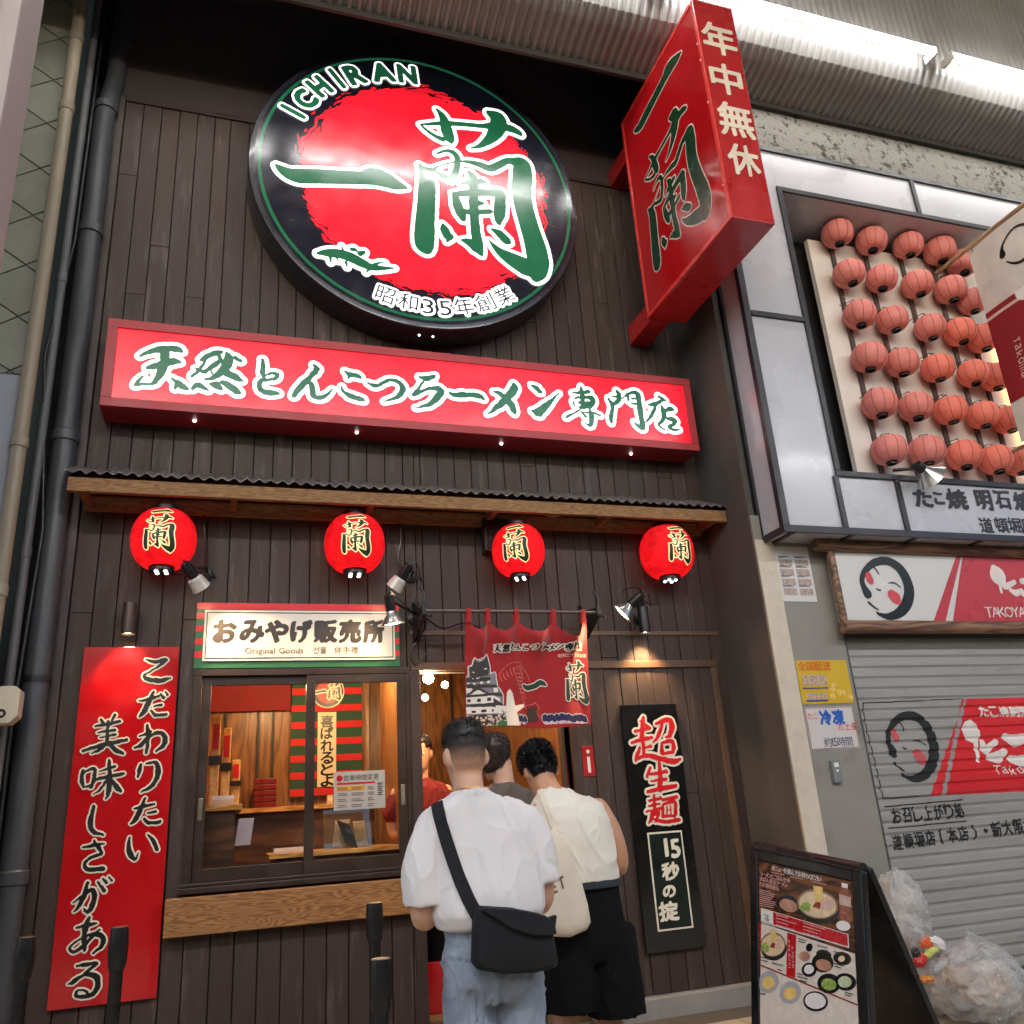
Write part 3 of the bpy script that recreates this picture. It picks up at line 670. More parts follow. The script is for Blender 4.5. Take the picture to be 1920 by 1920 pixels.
LR = Raster(lx0+w, lx1-w, lz0+w, lz1-w, .004)
for st in ST: LR.stroke(st)
LR.grow(.005).warp(.0016, 30, .6).blur(1); LW = LR.copy().grow(.029).blur(1)
LW.mesh('lettering_outline', m_whiteface, ls, onY(LYF+.0085), tol=.15); LR.mesh('lettering', m_greenface, ls, onY(LYF+.0055), tol=.15)
for px, py in ((365, 788), (669, 810), (940, 831), (1183, 850)):
    q = PZ(px, py, lz0); m_ = MB(); m_.lathe((q.x, q.y, lz0-.0005), (0, 0, -1), [(0, .012), (.008, .011), (.013, .006)], 12); m_.build('led_dot', m_led, ls)

# ------------------------------------------------------------------ projecting box sign
q0 = P(1217, 607, -.42); SX = q0.x; qf = PX(1373, 397, SX); qt = PX(1287, -5, SX); qb = PX(1170, 247, SX)
SY1, SY0, SZ0, SZ1 = -.42, qf.y, (q0.z+qf.z)/2, (qt.z+qb.z)/2; SX1 = P(1453, 417, SY0).x
ps = thing('projecting_sign', 'tall red box sign sticking out from the wall with white and green brush characters', 'sign', ((SX+SX1)/2, SY1, SZ0))
bx = MB(); bx.box(SX+.006, SX1, SY0, SY1, SZ0, SZ1); bx.build('box', m_redpaint, ps, bevel=.006)
pa = MB(); pa.box(SX-.004, SX+.005, SY0+.035, SY1-.03, SZ0+.035, SZ1-.035); pa.build('face', M('red acrylic side face', lin(160, 20, 26), .15, em=lin(186, 22, 30), es=.07, coat=.5), ps)
ed_ = MB(); ed_.box(SX-.012, SX+.004, SY0, SY0+.034, SZ0, SZ1); ed_.box(SX-.012, SX+.004, SY1-.029, SY1, SZ0, SZ1); ed_.box(SX-.012, SX+.004, SY0+.0345, SY1-.0295, SZ0, SZ0+.034); ed_.box(SX-.012, SX+.004, SY0+.0345, SY1-.0295, SZ1-.034, SZ1)
ed_.build('edge_trim', M('bright red trim', lin(214, 62, 56), .3, coat=.4), ps, bevel=.004)
for z in (SZ0+.06, SZ1-.30 if False else PX(1142, 335, SX).z):
    br = MB(); br.box(SX+.02, SX+.20, SY1-.001, -.0145, z-.07, z+.11); br.build('bracket', m_redpaint, ps, bevel=.008)
def sface(d): return lambda u, v: (SX-.004-d, -u, v)       # reading direction runs from the wall to the street
u0, u1 = -SY1, -SY0; uc = (u0+u1)/2; H = SZ1-SZ0
def spx(x, y): q = PX(1120+x/3, y/3, SX); return (-q.y, q.z)
pr = Raster(u0, u1, SZ0, SZ1, .005)
i0 = spx(215, 785); i1 = spx(470, 240); g0 = spx(320, 1610); g1 = spx(560, 620); gt = spx(500, 505); gr = spx(660, 1200)
for st in place(ICHI, (i0[0]+i1[0])/2, (i0[1]+i1[1])/2, (i1[0]-i0[0]), .17): pr.stroke(st)
gl_, gr_ = spx(275, 1200)[0], spx(665, 1200)[0]; zt, zb = spx(500, 510)[1], g0[1]
for st in place(RAN, (gl_+gr_)/2, (zt+zb)/2, gr_-gl_, zt-zb): pr.stroke(st)
pr.blur(2); pw = pr.copy().grow(.013).blur(1)
pw.mesh('lettering_outline', M('grey white print', lin(226, 216, 204), .3), ps, sface(.002), tol=.15); pr.mesh('lettering', M('deep green print', lin(28, 64, 44), .25, coat=.3), ps, sface(.004), tol=.15)
ef = Raster(SX, SX1, SZ0, SZ1, .004)
for ch, x, y, wpx, hpx in (('年',695,225,205,175),('中',735,450,190,170),('無',790,680,205,190),('休',835,905,215,175)):
    q = P(1120+x/3, y/3, SY0); s = abs(P(1120+x/3, y/3+hpx/6, SY0).z-P(1120+x/3, y/3-hpx/6, SY0).z)
    ef.glyph(ch, q.x-.018, q.z, s*.86, s*.93)
ef.nib(.014, .006, .6).blur(1).mesh('side_lettering', M('ivory print', lin(226, 214, 196), .4), ps, onY(SY0-.004), tol=.15)
bl = MB()
for py in (86, 116, 194, 348): 
    q = PX(1120+(520+py*.4)/3 if False else 1120+(505+py*3*.19)/3+4, py, SX); bl.lathe((SX-.012, min(q.y, SY0+.03), q.z), (-1, 0, 0), [(0, .009), (.005, .007)], 8)
bl.build('screw', M('screw', lin(235, 200, 190), .3, metal=.5), ps)

# ------------------------------------------------------------------ awning
AY = -.36
al, ar = P(128, 890, AY), P(1360, 955, AY); az = (al.z+ar.z)/2
aw = thing('corrugated_awning', 'narrow corrugated metal awning on wooden beams above the four lanterns', 'awning', ((al.x+ar.x)/2, AY, az))
sh = MB(); N_ = 420; vs = []; fs = []
for i in range(N_+1):
    x = al.x-.03+(ar.x-al.x+.06)*i/N_; dz = .011*math.sin(i/N_*2*math.pi*62)
    for y, z in ((AY-.03+.006*math.sin(i*.7), az+.012), (.0, az+.20)): vs.append((x, y, z+dz+.003*noise.noise((x*2, y, 0))))
for i in range(N_): fs.append((2*i, 2*i+2, 2*i+3, 2*i+1))
n0 = len(vs); vs += [(x, y, z+.004) for x, y, z in vs]; fs += [tuple(k+n0 for k in reversed(f)) for f in fs]
for i in range(N_): fs.append((2*i, 2*i+n0, 2*i+2+n0, 2*i+2))
sh.add(vs, fs); sh.build('corrugated_sheet', M('weathered zinc sheet', lin(120, 114, 110), .45, metal=.5, var=.25, sc=6, wear=lin(70, 58, 50), wsc=5), aw)
fb = MB(); fb.box(al.x, ar.x, AY, AY+.045, az-.105, az-.012); fb.build('front_beam', m_cedar, aw, bevel=.004)
wb = MB(); wb.box(al.x+.06, ar.x-.06, -.06, -.0145, az-.12, az-.02); wb.build('wall_beam', m_cedar, aw, bevel=.004)
for i in range(6):
    x = al.x+.08+(ar.x-al.x-.16)*i/5; rf = MB(); rf.box(x-.022, x+.022, AY+.046, -.061, az-.095, az-.03); rf.build('rafter', m_cedar, aw, bevel=.003)

# ------------------------------------------------------------------ paper lanterns under the awning
m_lan = bpy.data.materials.new('translucent red lantern paper'); m_lan.use_nodes = True
def _lantern_paper():
    N, L = m_lan.node_tree.nodes, m_lan.node_tree.links
    for n in list(N): N.remove(n)
    o = N.new('ShaderNodeOutputMaterial'); pb = N.new('ShaderNodeBsdfPrincipled'); tl_ = N.new('ShaderNodeBsdfTranslucent'); mx = N.new('ShaderNodeMixShader'); mx.inputs[0].default_value = .55
    tc = N.new('ShaderNodeTexCoord'); nz = N.new('ShaderNodeTexNoise'); nz.inputs['Scale'].default_value = 14; nz.inputs['Detail'].default_value = 6; L.new(tc.outputs['Object'], nz.inputs['Vector'])
    cr = N.new('ShaderNodeValToRGB'); cr.color_ramp.elements[0].color = (.55, .006, .014, 1); cr.color_ramp.elements[1].color = (.86, .016, .028, 1); cr.color_ramp.elements[0].position = .3; cr.color_ramp.elements[1].position = .7; L.new(nz.outputs['Fac'], cr.inputs[0])
    L.new(cr.outputs[0], tl_.inputs[0]); L.new(cr.outputs[0], pb.inputs['Base Color']); pb.inputs['Roughness'].default_value = .55; pb.inputs['Specular IOR Level'].default_value = .3
    L.new(pb.outputs[0], mx.inputs[1]); L.new(tl_.outputs[0], mx.inputs[2]); L.new(mx.outputs[0], o.inputs[0])
_lantern_paper()
m_lanw = M('lit lantern letter edge', lin(240, 225, 160), .5, em=(1.0, .84, .42), es=.5, var=.05)
LR0, LH0 = .225, .225
def make_lantern():
    t = thing('paper_lantern', '', 'lantern', (0, 0, 0), 'red paper lanterns under the awning')
    def rad(z): return LR0*max(.0, 1-abs(z/(LH0*1.16))**2.3)**.5
    b = MB(); prof = []
    for i in range(97):
        z = -LH0+2*LH0*i/96; prof.append((z, rad(z)+.0035*abs(math.sin(i*math.pi/4))))
    b.lathe((0, 0, 0), (0, 0, 1), prof, 48); b.build('shade', m_lan, t, smooth='all')
    l = bpy.data.lights.new('lantern_light', 'POINT'); l.energy = 1.7; l.color = (1, .8, .6); l.shadow_soft_size = .05; lo = bpy.data.objects.new('lantern_light', l); COL.objects.link(lo); lo.parent = t; lo.location = (0, 0, -.03)
    s = MB()
    for k in range(8):
        a = 2*math.pi*(k+.5)/8; s.tube([(math.cos(a)*(rad(z)+.0015), math.sin(a)*(rad(z)+.0015), z) for z in np.linspace(-LH0, LH0, 24)], .0016, 5)
    s.build('wire', M('lantern seam', lin(120, 8, 14), .6), t)
    c = MB(); c.lathe((0, 0, LH0-.012), (0, 0, 1), [(0, .085), (.012, .095), (.055, .09), (.06, .07)], 32); c.build('top_cap', m_black, t, smooth=True)
    c = MB(); c.lathe((0, 0, -LH0+.012), (0, 0, -1), [(0, .085), (.01, .09), (.048, .088), (.05, .06)], 32); c.build('bottom_cap', m_black, t, smooth=True)
    for k in range(4):
        a = math.pi/4+k*math.pi/2; d = MB(); d.lathe((math.cos(a)*.045, math.sin(a)*.045, -LH0-.036), (0, 0, -1), [(0, .014), (.01, .012), (.013, .006)], 10); d.build('bulb', m_led, t)
    h = MB(); h.tube([(-.07, 0, LH0+.045), (-.04, 0, LH0+.10), (0, 0, LH0+.14), (.04, 0, LH0+.10), (.07, 0, LH0+.045)], .004, 6); h.tube([(0, 0, LH0+.14), (.008, 0, LH0+.22)], .004, 6); h.build('hanger', m_black, t)
    g = Raster(-.2, .2, -.24, .24, .0028)
    for st in place(ICHI, .0, .172, .18, .036): g.stroke(st)
    for st in place(RAN, .0, -.012, .232, .30): g.stroke(st)
    g.blur(1); gw = g.copy().grow(.0095).blur(1)
    def wrap(off): return lambda u, v: ((rad(v)+off)*math.sin(u/LR0), -(rad(v)+off)*math.cos(u/LR0), v)
    cu = [i*.02-.2 for i in range(21)], [i*.015-.24 for i in range(33)]
    gw.mesh('lettering_outline', m_lanw, t, wrap(.0045), tol=.15, cut=cu); g.mesh('lettering', M('lantern ink', lin(22, 40, 24), .5, em=lin(40, 60, 30), es=.15), t, wrap(.0065), tol=.15, cut=cu)
    return t
lan0 = make_lantern()
for k, ((x, y, dia), rot, lab) in enumerate(zip(((307, 1012, 127), (665, 1020, 114), (972, 1033, 95), (1250, 1036, 91)), (-8, 4, -6, 34),
    ('lit red paper lantern at the left end of the awning, above the left spotlight', 'lit red paper lantern above the white souvenir sign', 'lit red paper lantern above the red door curtain', 'lit red paper lantern at the right end of the awning with its characters turned right'))):
    t = lan0 if k == 0 else copy_tree(lan0)
    q = P(x, y, -.21); s = (P(x+dia/2, y, -.21)-P(x-dia/2, y, -.21)).length/(2*LR0); t.location = q; t.scale = (s*.97, s*.97, s*.91)
    t.rotation_euler = (0, 0, math.radians(rot)+math.atan2(CAM.x-q.x, -(CAM.y-q.y))); t['label'] = lab

# ------------------------------------------------------------------ upright and hung boards
def board(name, lab, corners, Y, depth, mat, cat='sign'):
    q = [P(x, y, Y) for x, y in corners]; x0 = (q[0].x+q[3].x)/2; x1 = (q[1].x+q[2].x)/2; z1 = (q[0].z+q[1].z)/2; z0 = (q[2].z+q[3].z)/2
    t = thing(name, lab, cat, ((x0+x1)/2, Y, z0)); b = MB(); b.box(x0, x1, Y, Y+depth, z0, z1); b.build('panel', mat, t, bevel=.003); return t, x0, x1, z0, z1
BY = -.05
rb, x0, x1, z0, z1 = board('red_board', 'tall glossy red board with two columns of dark brush writing', ((155, 1213), (335, 1213), (295, 1870), (90, 1897)), BY, .032, m_redboard)
fR = crop(60, 1180, 320/830, BY); g = Raster(x0, x1, z0, z1, .003)
for st in cs(fR, [
 [(553,148,5),(600,160,11),(650,150,10),(610,185,5),(542,225,6),(572,246,13),(625,250,12),(668,240,7)],
 [(520,350,5),(570,340,9),(615,325,6)], [(588,308,8),(570,350,12),(545,398,14),(522,425,5)], [(590,376,4),(628,370,8)], [(580,398,6),(602,418,10),(652,414,8)], [(625,316,5),(638,334,8)], [(646,306,4),(657,321,7)],
 [(560,468,7),(563,520,11),(556,602,8)], [(520,522,5),(560,506,8),(576,500,5),(530,560,9),(500,578,7)], [(528,572,5),(580,517,9),(625,505,12),(646,532,14),(636,566,12),(600,596,5)],
 [(527,658,8),(520,692,10),(512,722,4)], [(556,652,5),(598,650,10),(612,692,13),(597,742,12),(562,776,8),(528,792,4)],
 [(495,872,5),(540,862,9),(592,850,6)], [(547,824,8),(530,870,12),(505,920,14),(480,946,6)], [(560,896,5),(602,889,8)], [(546,924,7),(572,942,10),(622,937,9)],
 [(472,1012,5),(467,1060,11),(480,1100,12),(500,1118,7),(516,1086,3)], [(560,998,4),(590,1030,11),(606,1072,11)],
 [(335,438,7),(346,456,9)], [(402,416,8),(386,446,6)], [(308,472,5),(360,465,9),(428,449,8)], [(320,502,4),(402,490,8)], [(328,527,4),(402,515,8)], [(368,448,7),(365,520,9),(360,560,8)], [(248,592,8),(300,575,10),(380,555,11),(457,540,9)], [(355,562,9),(322,590,8),(288,607,3)], [(376,562,8),(410,590,13),(442,606,8)],
 [(246,688,7),(240,740,11),(252,772,5)], [(250,696,5),(302,680,10),(300,730,10),(286,772,7)], [(250,770,4),(292,760,7)], [(330,692,5),(402,670,8)], [(308,732,6),(370,716,10),(442,705,8)], [(376,638,8),(375,720,12),(370,800,11),(354,828,4)], [(366,732,8),(330,782,7),(298,803,3)], [(382,727,7),(410,770,14),(432,791,7)],
 [(300,862,7),(285,920,11),(285,960,12),(306,990,11),(348,1001,4)],
 [(248,1062,5),(300,1050,10),(348,1044,6)], [(300,1032,7),(325,1065,11),(342,1092,5)], [(340,1092,7),(290,1110,8),(255,1140,9),(275,1170,12),(347,1165,10)],
 [(200,1332,4),(250,1295,9),(290,1270,11),(302,1300,14),(290,1350,14),(266,1376,8),(250,1360,3)], [(270,1233,8),(255,1290,12),(226,1350,9),(204,1373,4)], [(320,1233,7),(352,1272,10)], [(344,1213,5),(361,1236,7)], [(370,1203,4),(386,1223,6)],
 [(214,1452,6),(270,1440,10),(312,1429,5)], [(276,1403,8),(260,1450,14),(250,1510,13),(256,1562,7)], [(330,1460,4),(300,1490,9),(250,1540,9),(200,1570,10),(180,1550,7),(215,1520,5),(270,1490,8),(320,1485,12),(345,1510,12),(335,1545,11),(294,1577,5)],
 [(218,1637,6),(270,1630,10),(312,1625,9),(270,1665,8),(200,1715,12),(174,1727,5)], [(200,1715,4),(260,1680,9),(310,1690,13),(320,1730,14),(300,1770,12),(260,1786,9),(214,1786,8),(224,1754,5),(262,1764,6),(277,1781,4)]]): g.stroke([(u, v, r*.98) for u, v, r in st])
g.warp(.0012, 30, .3).blur(1); gw = g.copy().grow(.0105).blur(1)
gw.mesh('lettering_outline', m_cream, rb, onY(BY-.002), tol=.15); g.mesh('lettering', m_blackink, rb, onY(BY-.004), tol=.15)

kb, x0, x1, z0, z1 = board('black_board', 'tall black board with red and white brush writing right of the doorway', ((1164, 1321), (1269, 1320), (1322, 1775), (1213, 1789)), BY, .032, M('black gloss board', lin(20, 18, 17), .2, var=.1, coat=.4))
fK = crop(1060, 1240, .3542, BY); g = Raster(x0, x1, z0, z1, .003)
for st in cs(fK, [
 [(410,298,8),(405,360,13),(402,420,11)], [(396,318,5),(440,350,9)], [(368,372,7),(442,355,10)], [(350,432,7),(400,416,11),(457,404,8)], [(410,430,9),(413,492,10)], [(415,462,5),(452,450,8)], [(392,460,7),(376,508,12),(368,528,5)], [(375,520,6),(430,500,11),(500,516,13),(570,531,13),(608,520,6)],
 [(478,332,7),(540,310,12),(562,340,15),(552,390,12),(530,402,5)], [(512,330,7),(492,390,11),(464,432,4)], [(508,438,7),(510,482,12)], [(508,434,7),(560,424,11),(572,460,12),(562,482,7)], [(513,491,7),(567,481,9)],
 [(446,566,9),(430,612,8)], [(440,600,6),(532,585,10)], [(450,636,5),(532,625,9)], [(434,692,7),(500,676,12),(582,660,9)], [(495,538,7),(500,610,13),(498,680,13)],
 [(440,741,6),(502,725,8)], [(440,766,5),(496,755,7)], [(428,797,5),(507,780,8)], [(468,708,7),(470,790,10)], [(460,795,8),(450,840,9),(438,862,3)], [(455,822,6),(492,800,9),(478,848,8)], [(460,832,5),(520,851,10),(602,840,9)],
 [(513,736,7),(588,720,9)], [(552,733,5),(542,755,5)], [(515,760,6),(515,820,9)], [(513,758,5),(575,745,9),(581,800,10),(576,826,5)], [(535,766,4),(535,815,5)], [(555,762,4),(557,812,5)], [(535,790,3),(557,786,4)], [(515,823,5),(578,816,7)]]): g.stroke([(u, v, r*1.05) for u, v, r in st])
g.warp(.0012, 30, .9).blur(1); gw = g.copy().grow(.0165).blur(1)
gw.mesh('lettering_outline', m_cream, kb, onY(BY-.002), tol=.15); g.mesh('lettering', m_redink, kb, onY(BY-.004), tol=.15)
pu = [fK(468, 890), fK(655, 905), fK(640, 1435), fK(448, 1415)]; a0 = (pu[0][0]+pu[3][0])/2; a1 = (pu[1][0]+pu[2][0])/2; c1 = (pu[0][1]+pu[1][1])/2; c0 = (pu[2][1]+pu[3][1])/2
b = MB(); b.box(a0, a1, BY-.003, BY-.0005, c0, c1); b.build('label_border', m_cream, kb); b = MB(); b.box(a0+.012, a1-.012, BY-.005, BY-.0035, c0+.012, c1-.012); b.build('label_plate', M('dark green plate', lin(17, 29, 23), .3), kb)
g = Raster(a0, a1, c0, c1, .0028)
for ch, x, y, w_, h_ in (('1',532,985,14,98),('5',580,990,50,100),('秒',555,1110,95,95),('の',548,1217,68,62),('掟',545,1322,108,105)):
    u, v, ww, hh = fit(fK, x, y, w_, h_); g.glyph(ch, u, v, ww*.93, hh*.93)
g.nib(.0085, .004, .7).blur(1).mesh('label_lettering', m_cream, kb, onY(BY-.007), tol=.15)

sv_ = thing('souvenir_sign', 'white souvenir shop sign with black writing and red and green striped surround above the window', 'sign', (.5, -.05, 2.4))
q = [P(x, y, -.05) for x, y in ((369, 1131), (748, 1133), (750, 1252), (363, 1251))]; x0, x1, z1, z0 = (q[0].x+q[3].x)/2, (q[1].x+q[2].x)/2, (q[0].z+q[1].z)/2, (q[2].z+q[3].z)/2
b = MB(); b.box(x0, x1, -.05, -.0145, z0, z1); b.build('backboard', M('green board', lin(40, 104, 66), .4), sv_, bevel=.003)
b = MB(); hh = z1-z0; b.box(x0+.001, x1-.001, -.0535, -.0505, z1-.045, z1-.001)
for k in range(4):
    za = z0+.10+k*.085; b.box(x0+.001, x0+.075, -.053, -.0505, za-.03, za+.012); b.box(x1-.075, x1-.001, -.053, -.0505, za-.03, za+.012)
b.build('stripe', m_redink, sv_)
b = MB(); b.box(x0+.052, x1-.035, -.064, -.0545, z0+.045, z1-.052); b.build('panel', M('white sign panel', lin(238, 232, 220), .3, var=.03), sv_, bevel=.002)
b = MB(); ia, ib, ic, idd = x0+.065, x1-.048, z0+.06, z1-.066
for (p0, p1, r0, r1) in ((ia, ib, idd-.006, idd), (ia, ib, ic, ic+.006), (ia, ia+.006, ic+.006, idd-.006), (ib-.006, ib, ic+.006, idd-.006)): b.box(p0, p1, -.0662, -.0645, r0, r1)
b.build('border_line', m_blackink, sv_)
fS = crop(60, 860, .3646, -.065); g = Raster(ia, ib, ic, idd, .0026)
for ch, x, w_ in (('お',992,120),('み',1132,125),('や',1258,120),('げ',1385,110),('販',1510,118),('売',1636,112),('所',1757,105)):
    u, v, ww, h2 = fit(fS, x, 888, w_, 118); g.glyph(ch, u, v, ww*.92, h2*.92)
g.nib(.0125, .0065, .7).blur(2).mesh('lettering', M('soft black ink', lin(44, 40, 38), .4), sv_, onY(-.0668), tol=.15)
tb = MB(); u, v, ww, h2 = fit(fS, 1095, 1003, 10, 36); u2, v2, _, _ = fit(fS, 1445, 1000, 10, 34)
textline(tb, 'Original Goods', u, v, h2*.9, onY(-.067), gap=.16); xe = textline(tb, '선물', u2, v2, h2*1.0, onY(-.067)); textline(tb, '伴手禮', fS(1555, 1000)[0], v2, h2*1.0, onY(-.067)); tb.build('small_lettering', M('grey ink', lin(70, 62, 54), .6), sv_)
# ------------------------------------------------------------------ lamps on the shop front
def spot_light(parent, loc, aim, power, angle, blend=.6, col=WARM, size=.03):
    l = bpy.data.lights.new('lamp_light', 'SPOT'); l.energy = power; l.color = col; l.spot_size = math.radians(angle); l.spot_blend = blend; l.shadow_soft_size = size
    o = bpy.data.objects.new('lamp_light', l); COL.objects.link(o); d = Vector(aim)
    o.rotation_euler = d.to_track_quat('-Z', 'Y').to_euler(); o.location = Vector(loc)-ORG[parent.name]; o.parent = parent; return o
def point_light(parent, loc, power, col=WARM, size=.04):
    l = bpy.data.lights.new('lamp_light', 'POINT'); l.energy = power; l.color = col; l.shadow_soft_size = size
    o = bpy.data.objects.new('lamp_light', l); COL.objects.link(o); o.location = Vector(loc)-ORG[parent.name]; o.parent = parent
m_shell = M('white lamp shell', lin(214, 206, 196), .3, metal=.2)
m_refl = M('silver reflector', lin(210, 208, 204), .2, metal=.85)
def spotlight(lab, wall, head, aim, bell=False, power=10, col=WARM, angle=75):
    """black body on a bracket, a pale bell or drum head with a glowing lens"""
    wall, head, aim = Vector(wall), Vector(head), Vector(aim).normalized()
    t = thing('spotlight', lab, 'lamp', wall, 'clamp spotlights on the shop front')
    b = MB(); b.lathe(wall, (0, -1, 0), [(0, .045), (.02, .045), (.03, .02)], 16); b.tube([wall+Vector((0, -.02, 0)), wall+Vector((0, -.10, .01)), head-aim*.16], .009, 8); b.build('bracket', m_black, t, smooth=True)
    b = MB(); b.lathe(head-aim*.20, aim, [(0, .022), (.01, .032), (.10, .034), (.12, .03)], 18); b.build('body', m_blackp, t, smooth=True)
    b = MB()
    if bell: b.lathe(head-aim*.085, aim, [(0, .030), (.02, .034), (.05, .058), (.085, .082), (.087, .080), (.06, .055), (.03, .03)], 28)
    else: b.lathe(head-aim*.085, aim, [(0, .036), (.01, .048), (.085, .060), (.087, .056), (.05, .05)], 28)
    b.build('lamp_head', m_refl if bell else m_shell, t, smooth=True)
    b = MB(); r = .072 if bell else .054; b.lathe(head-aim*.012, aim, [(0, r*.9), (.004, r), (.012, r*.6)], 24); b.build('lens', m_glow_warm, t, smooth=True)
    c = MB(); c.tube([wall+Vector((.03, -.02, .02)), wall+Vector((.06, -.10, -.06)), head-aim*.24+Vector((.02, 0, -.02)), head-aim*.2], .004, 6); c.build('cable', m_blackp, t)
    spot_light(t, head+aim*.03, aim, power, angle, col=col); return t
h = P(378, 1103, -.34); spotlight('black spotlight below the leftmost lantern, aimed at the souvenir sign', P(388, 1076, -.0145), h, (.55, .45, -.7), power=28)
h = P(738, 1104, -.36); spotlight('upper of the two spotlights at the right end of the souvenir sign', P(770, 1082, -.0145), h, (-.5, .35, -.75), power=20)
h = P(737, 1170, -.40); spotlight('silver bell spotlight hanging in front of the souvenir sign', P(775, 1160, -.0145), h, (.16, .1, -.95), True, power=16)
h = P(1166, 1150, -.42); spotlight('white spotlight right of the door curtain, aimed back at it', P(1196, 1128, -.0145), h, (-.62, .3, -.55), True, power=40)
def downlight(lab, px, py, m, glow, power, r=.042, hgt=.20):
    q = P(px, py, -.12); t = thing('downlight', lab, 'lamp', (q.x, -.0145, q.z), 'cylinder downlights on the shop front')
    b = MB(); b.lathe((q.x, -.0145, q.z+.02), (0, -1, 0), [(0, .035), (.01, .035), (.012, .018), (.06, .018)], 16); b.build('bracket', m, t, smooth=True)
    b = MB(); b.lathe((q.x, -.12, q.z+hgt/2), (0, 0, -1), [(0, r*.98), (.004, r), (hgt-.002, r), (hgt, r*.96), (hgt-.02, r*.88), (hgt-.03, r*.1)], 28); b.build('body', m, t, smooth=True)
    b = MB(); b.lathe((q.x, -.12, q.z-hgt/2+.018), (0, 0, -1), [(0, r*.8), (.004, r*.86), (.008, r*.5)], 20); b.build('lens', glow, t, smooth=True)
    spot_light(t, (q.x, -.12, q.z-hgt/2-.006), (0, .12, -1), power, 95, .8)
downlight('brown cylinder downlight over the tall red board', 242, 1160, M('brown lamp metal', lin(70, 56, 48), .4, metal=.3), m_glow_warm, 26)
downlight('black cylinder downlight over the black board', 1207, 1163, m_black, m_glow_warm, 48)

# ------------------------------------------------------------------ door curtain on its rod
NY = -.33; fN = crop(860, 1130, 260/1920, NY)
ra, rb2 = P(802, 1145, NY), P(1122, 1148, NY); rz = (ra.z+rb2.z)/2
rod = thing('curtain_rod', 'thin steel rod with black end brackets carrying the red door curtain', 'rod', (ra.x, NY, rz))
b = MB(); b.tube([(ra.x-.02, NY, rz), (rb2.x, NY, rz)], .013, 12); b.build('pole', M('dull steel', lin(120, 110, 104), .35, metal=.8), rod, smooth=True)
for x, s in ((ra.x-.03, 1), (rb2.x-.01, 1)):
    b = MB(); b.prism([(-.0145, rz+.13), (-.0145, rz-.16), (-.10, rz-.15), (NY-.03, rz-.035), (NY-.03, rz+.03), (-.10, rz+.06)], lambda y, z, x=x: (x-.012, y, z), lambda y, z, x=x: (x+.012, y, z)); b.build('bracket', m_blackp, rod, bevel=.003)
    b = MB(); b.tube([(x, NY-.01, rz+.03), (x+.01, NY-.02, rz+.10), (x-.015, NY, rz+.16)], .01, 8); b.tube([(x, NY-.02, rz-.02), (x+.04, NY-.05, rz-.05)], .012, 8); b.build('clamp', m_black, rod, smooth=True)
cl, crr = fN(95, 130)[0], fN(1745, 130)[0]; bl_, br_ = fN(50, 1700)[0], fN(1830, 1690)[0]; zb = (fN(50, 1760)[1]+fN(1830, 1690)[1])/2; ztop = rz-.035
loops_ = [fN(x, 130)[0] for x in (130, 395, 790, 1297, 1712)]
def topz(u):
    k = max(i for i in range(5) if loops_[i] <= u or i == 0)
    if k >= 4 or u <= loops_[0]: return ztop
    a, b_ = loops_[k], loops_[k+1]; t = min(max((u-a)/(b_-a), 0), 1); return ztop-.02-[.085, .09, .10, .15][k]*math.sin(math.pi*t)**.8
def clothY(u, v):
    t = min(max((rz-v)/(rz-zb), 0), 1); y = NY
    for k in range(4):
        a, b_ = loops_[k], loops_[k+1]; s = (u-(a+b_)/2)/((b_-a)/2)
        y -= [.10, .07, .10, .13][k]*math.exp(-(s*1.5)**2)*math.exp(-((t-.16-.10*(1-abs(s)))/.12)**2)
    y += .020*math.sin((u-cl)*14+t*2)*(.25+t)+.010*math.sin((u-cl)*31+1+t)*(1-.6*t)
    return y
m_noren = M('red cotton curtain', lin(162, 20, 26), .85, var=.12, sc=6, bump=.3, bsc=220, sheen=.3)
nor = thing('door_curtain', 'red cotton door curtain with a castle picture and brush characters', 'curtain', ((cl+crr)/2, NY, rz))
b = MB(); NU, NV = 110, 90; vs = []; fs = []
for i in range(NU+1):
    s = i/NU
    for j in range(NV+1):
        t = j/NV; uT = cl+(crr-cl)*s; z0 = topz(uT); z = z0+(zb-z0)*t+.012*math.sin(s*7)*t; u = uT+((bl_+(br_-bl_)*s)-uT)*t*.6
        vs.append((u, clothY(u, z), z))
for i in range(NU):
    for j in range(NV): a = i*(NV+1)+j; fs.append((a, a+NV+1, a+NV+2, a+1))
n0 = len(vs); vs += [(x, y+.003, z) for x, y, z in vs]; fs += [tuple(k+n0 for k in reversed(f)) for f in fs]
b.add(vs, fs); b.build('cloth', m_noren, nor, smooth='all')
for u in loops_:
    b = MB(); w = .035
    b.tube([(u, NY-.016, ztop-.05), (u, NY-.017, rz), (u, NY-.010, rz+.016), (u, NY+.010, rz+.016), (u, NY+.017, rz), (u, NY+.016, ztop-.05)], .004, 6)
    b.v = [(u+(x-u)*4.6, y, z) for x, y, z in b.v]; b.build('loop', m_noren, nor)
cutu = [cl+.025*i for i in range(1, 45)]; cutv = [zb+.025*i for i in range(0, 50)]
def cloth(off): return lambda u, v: (u, clothY(u, v)-off, v)
NR = lambda: Raster(bl_-.02, br_+.02, zb-.05, rz, .0032)
def clipc(g):
    c = NR(); c.poly([(cl+.006, rz), (crr-.006, rz), (cl+(crr-cl)+(br_-crr)*.6-.008, zb+.012), (cl+(bl_-cl)*.6+.008, zb+.012)]); g.m = g.m*c.m; return g
def npoly(ra_, *polys):
    for p in polys: ra_.poly([fN(x, y) for x, y in p])
    return ra_
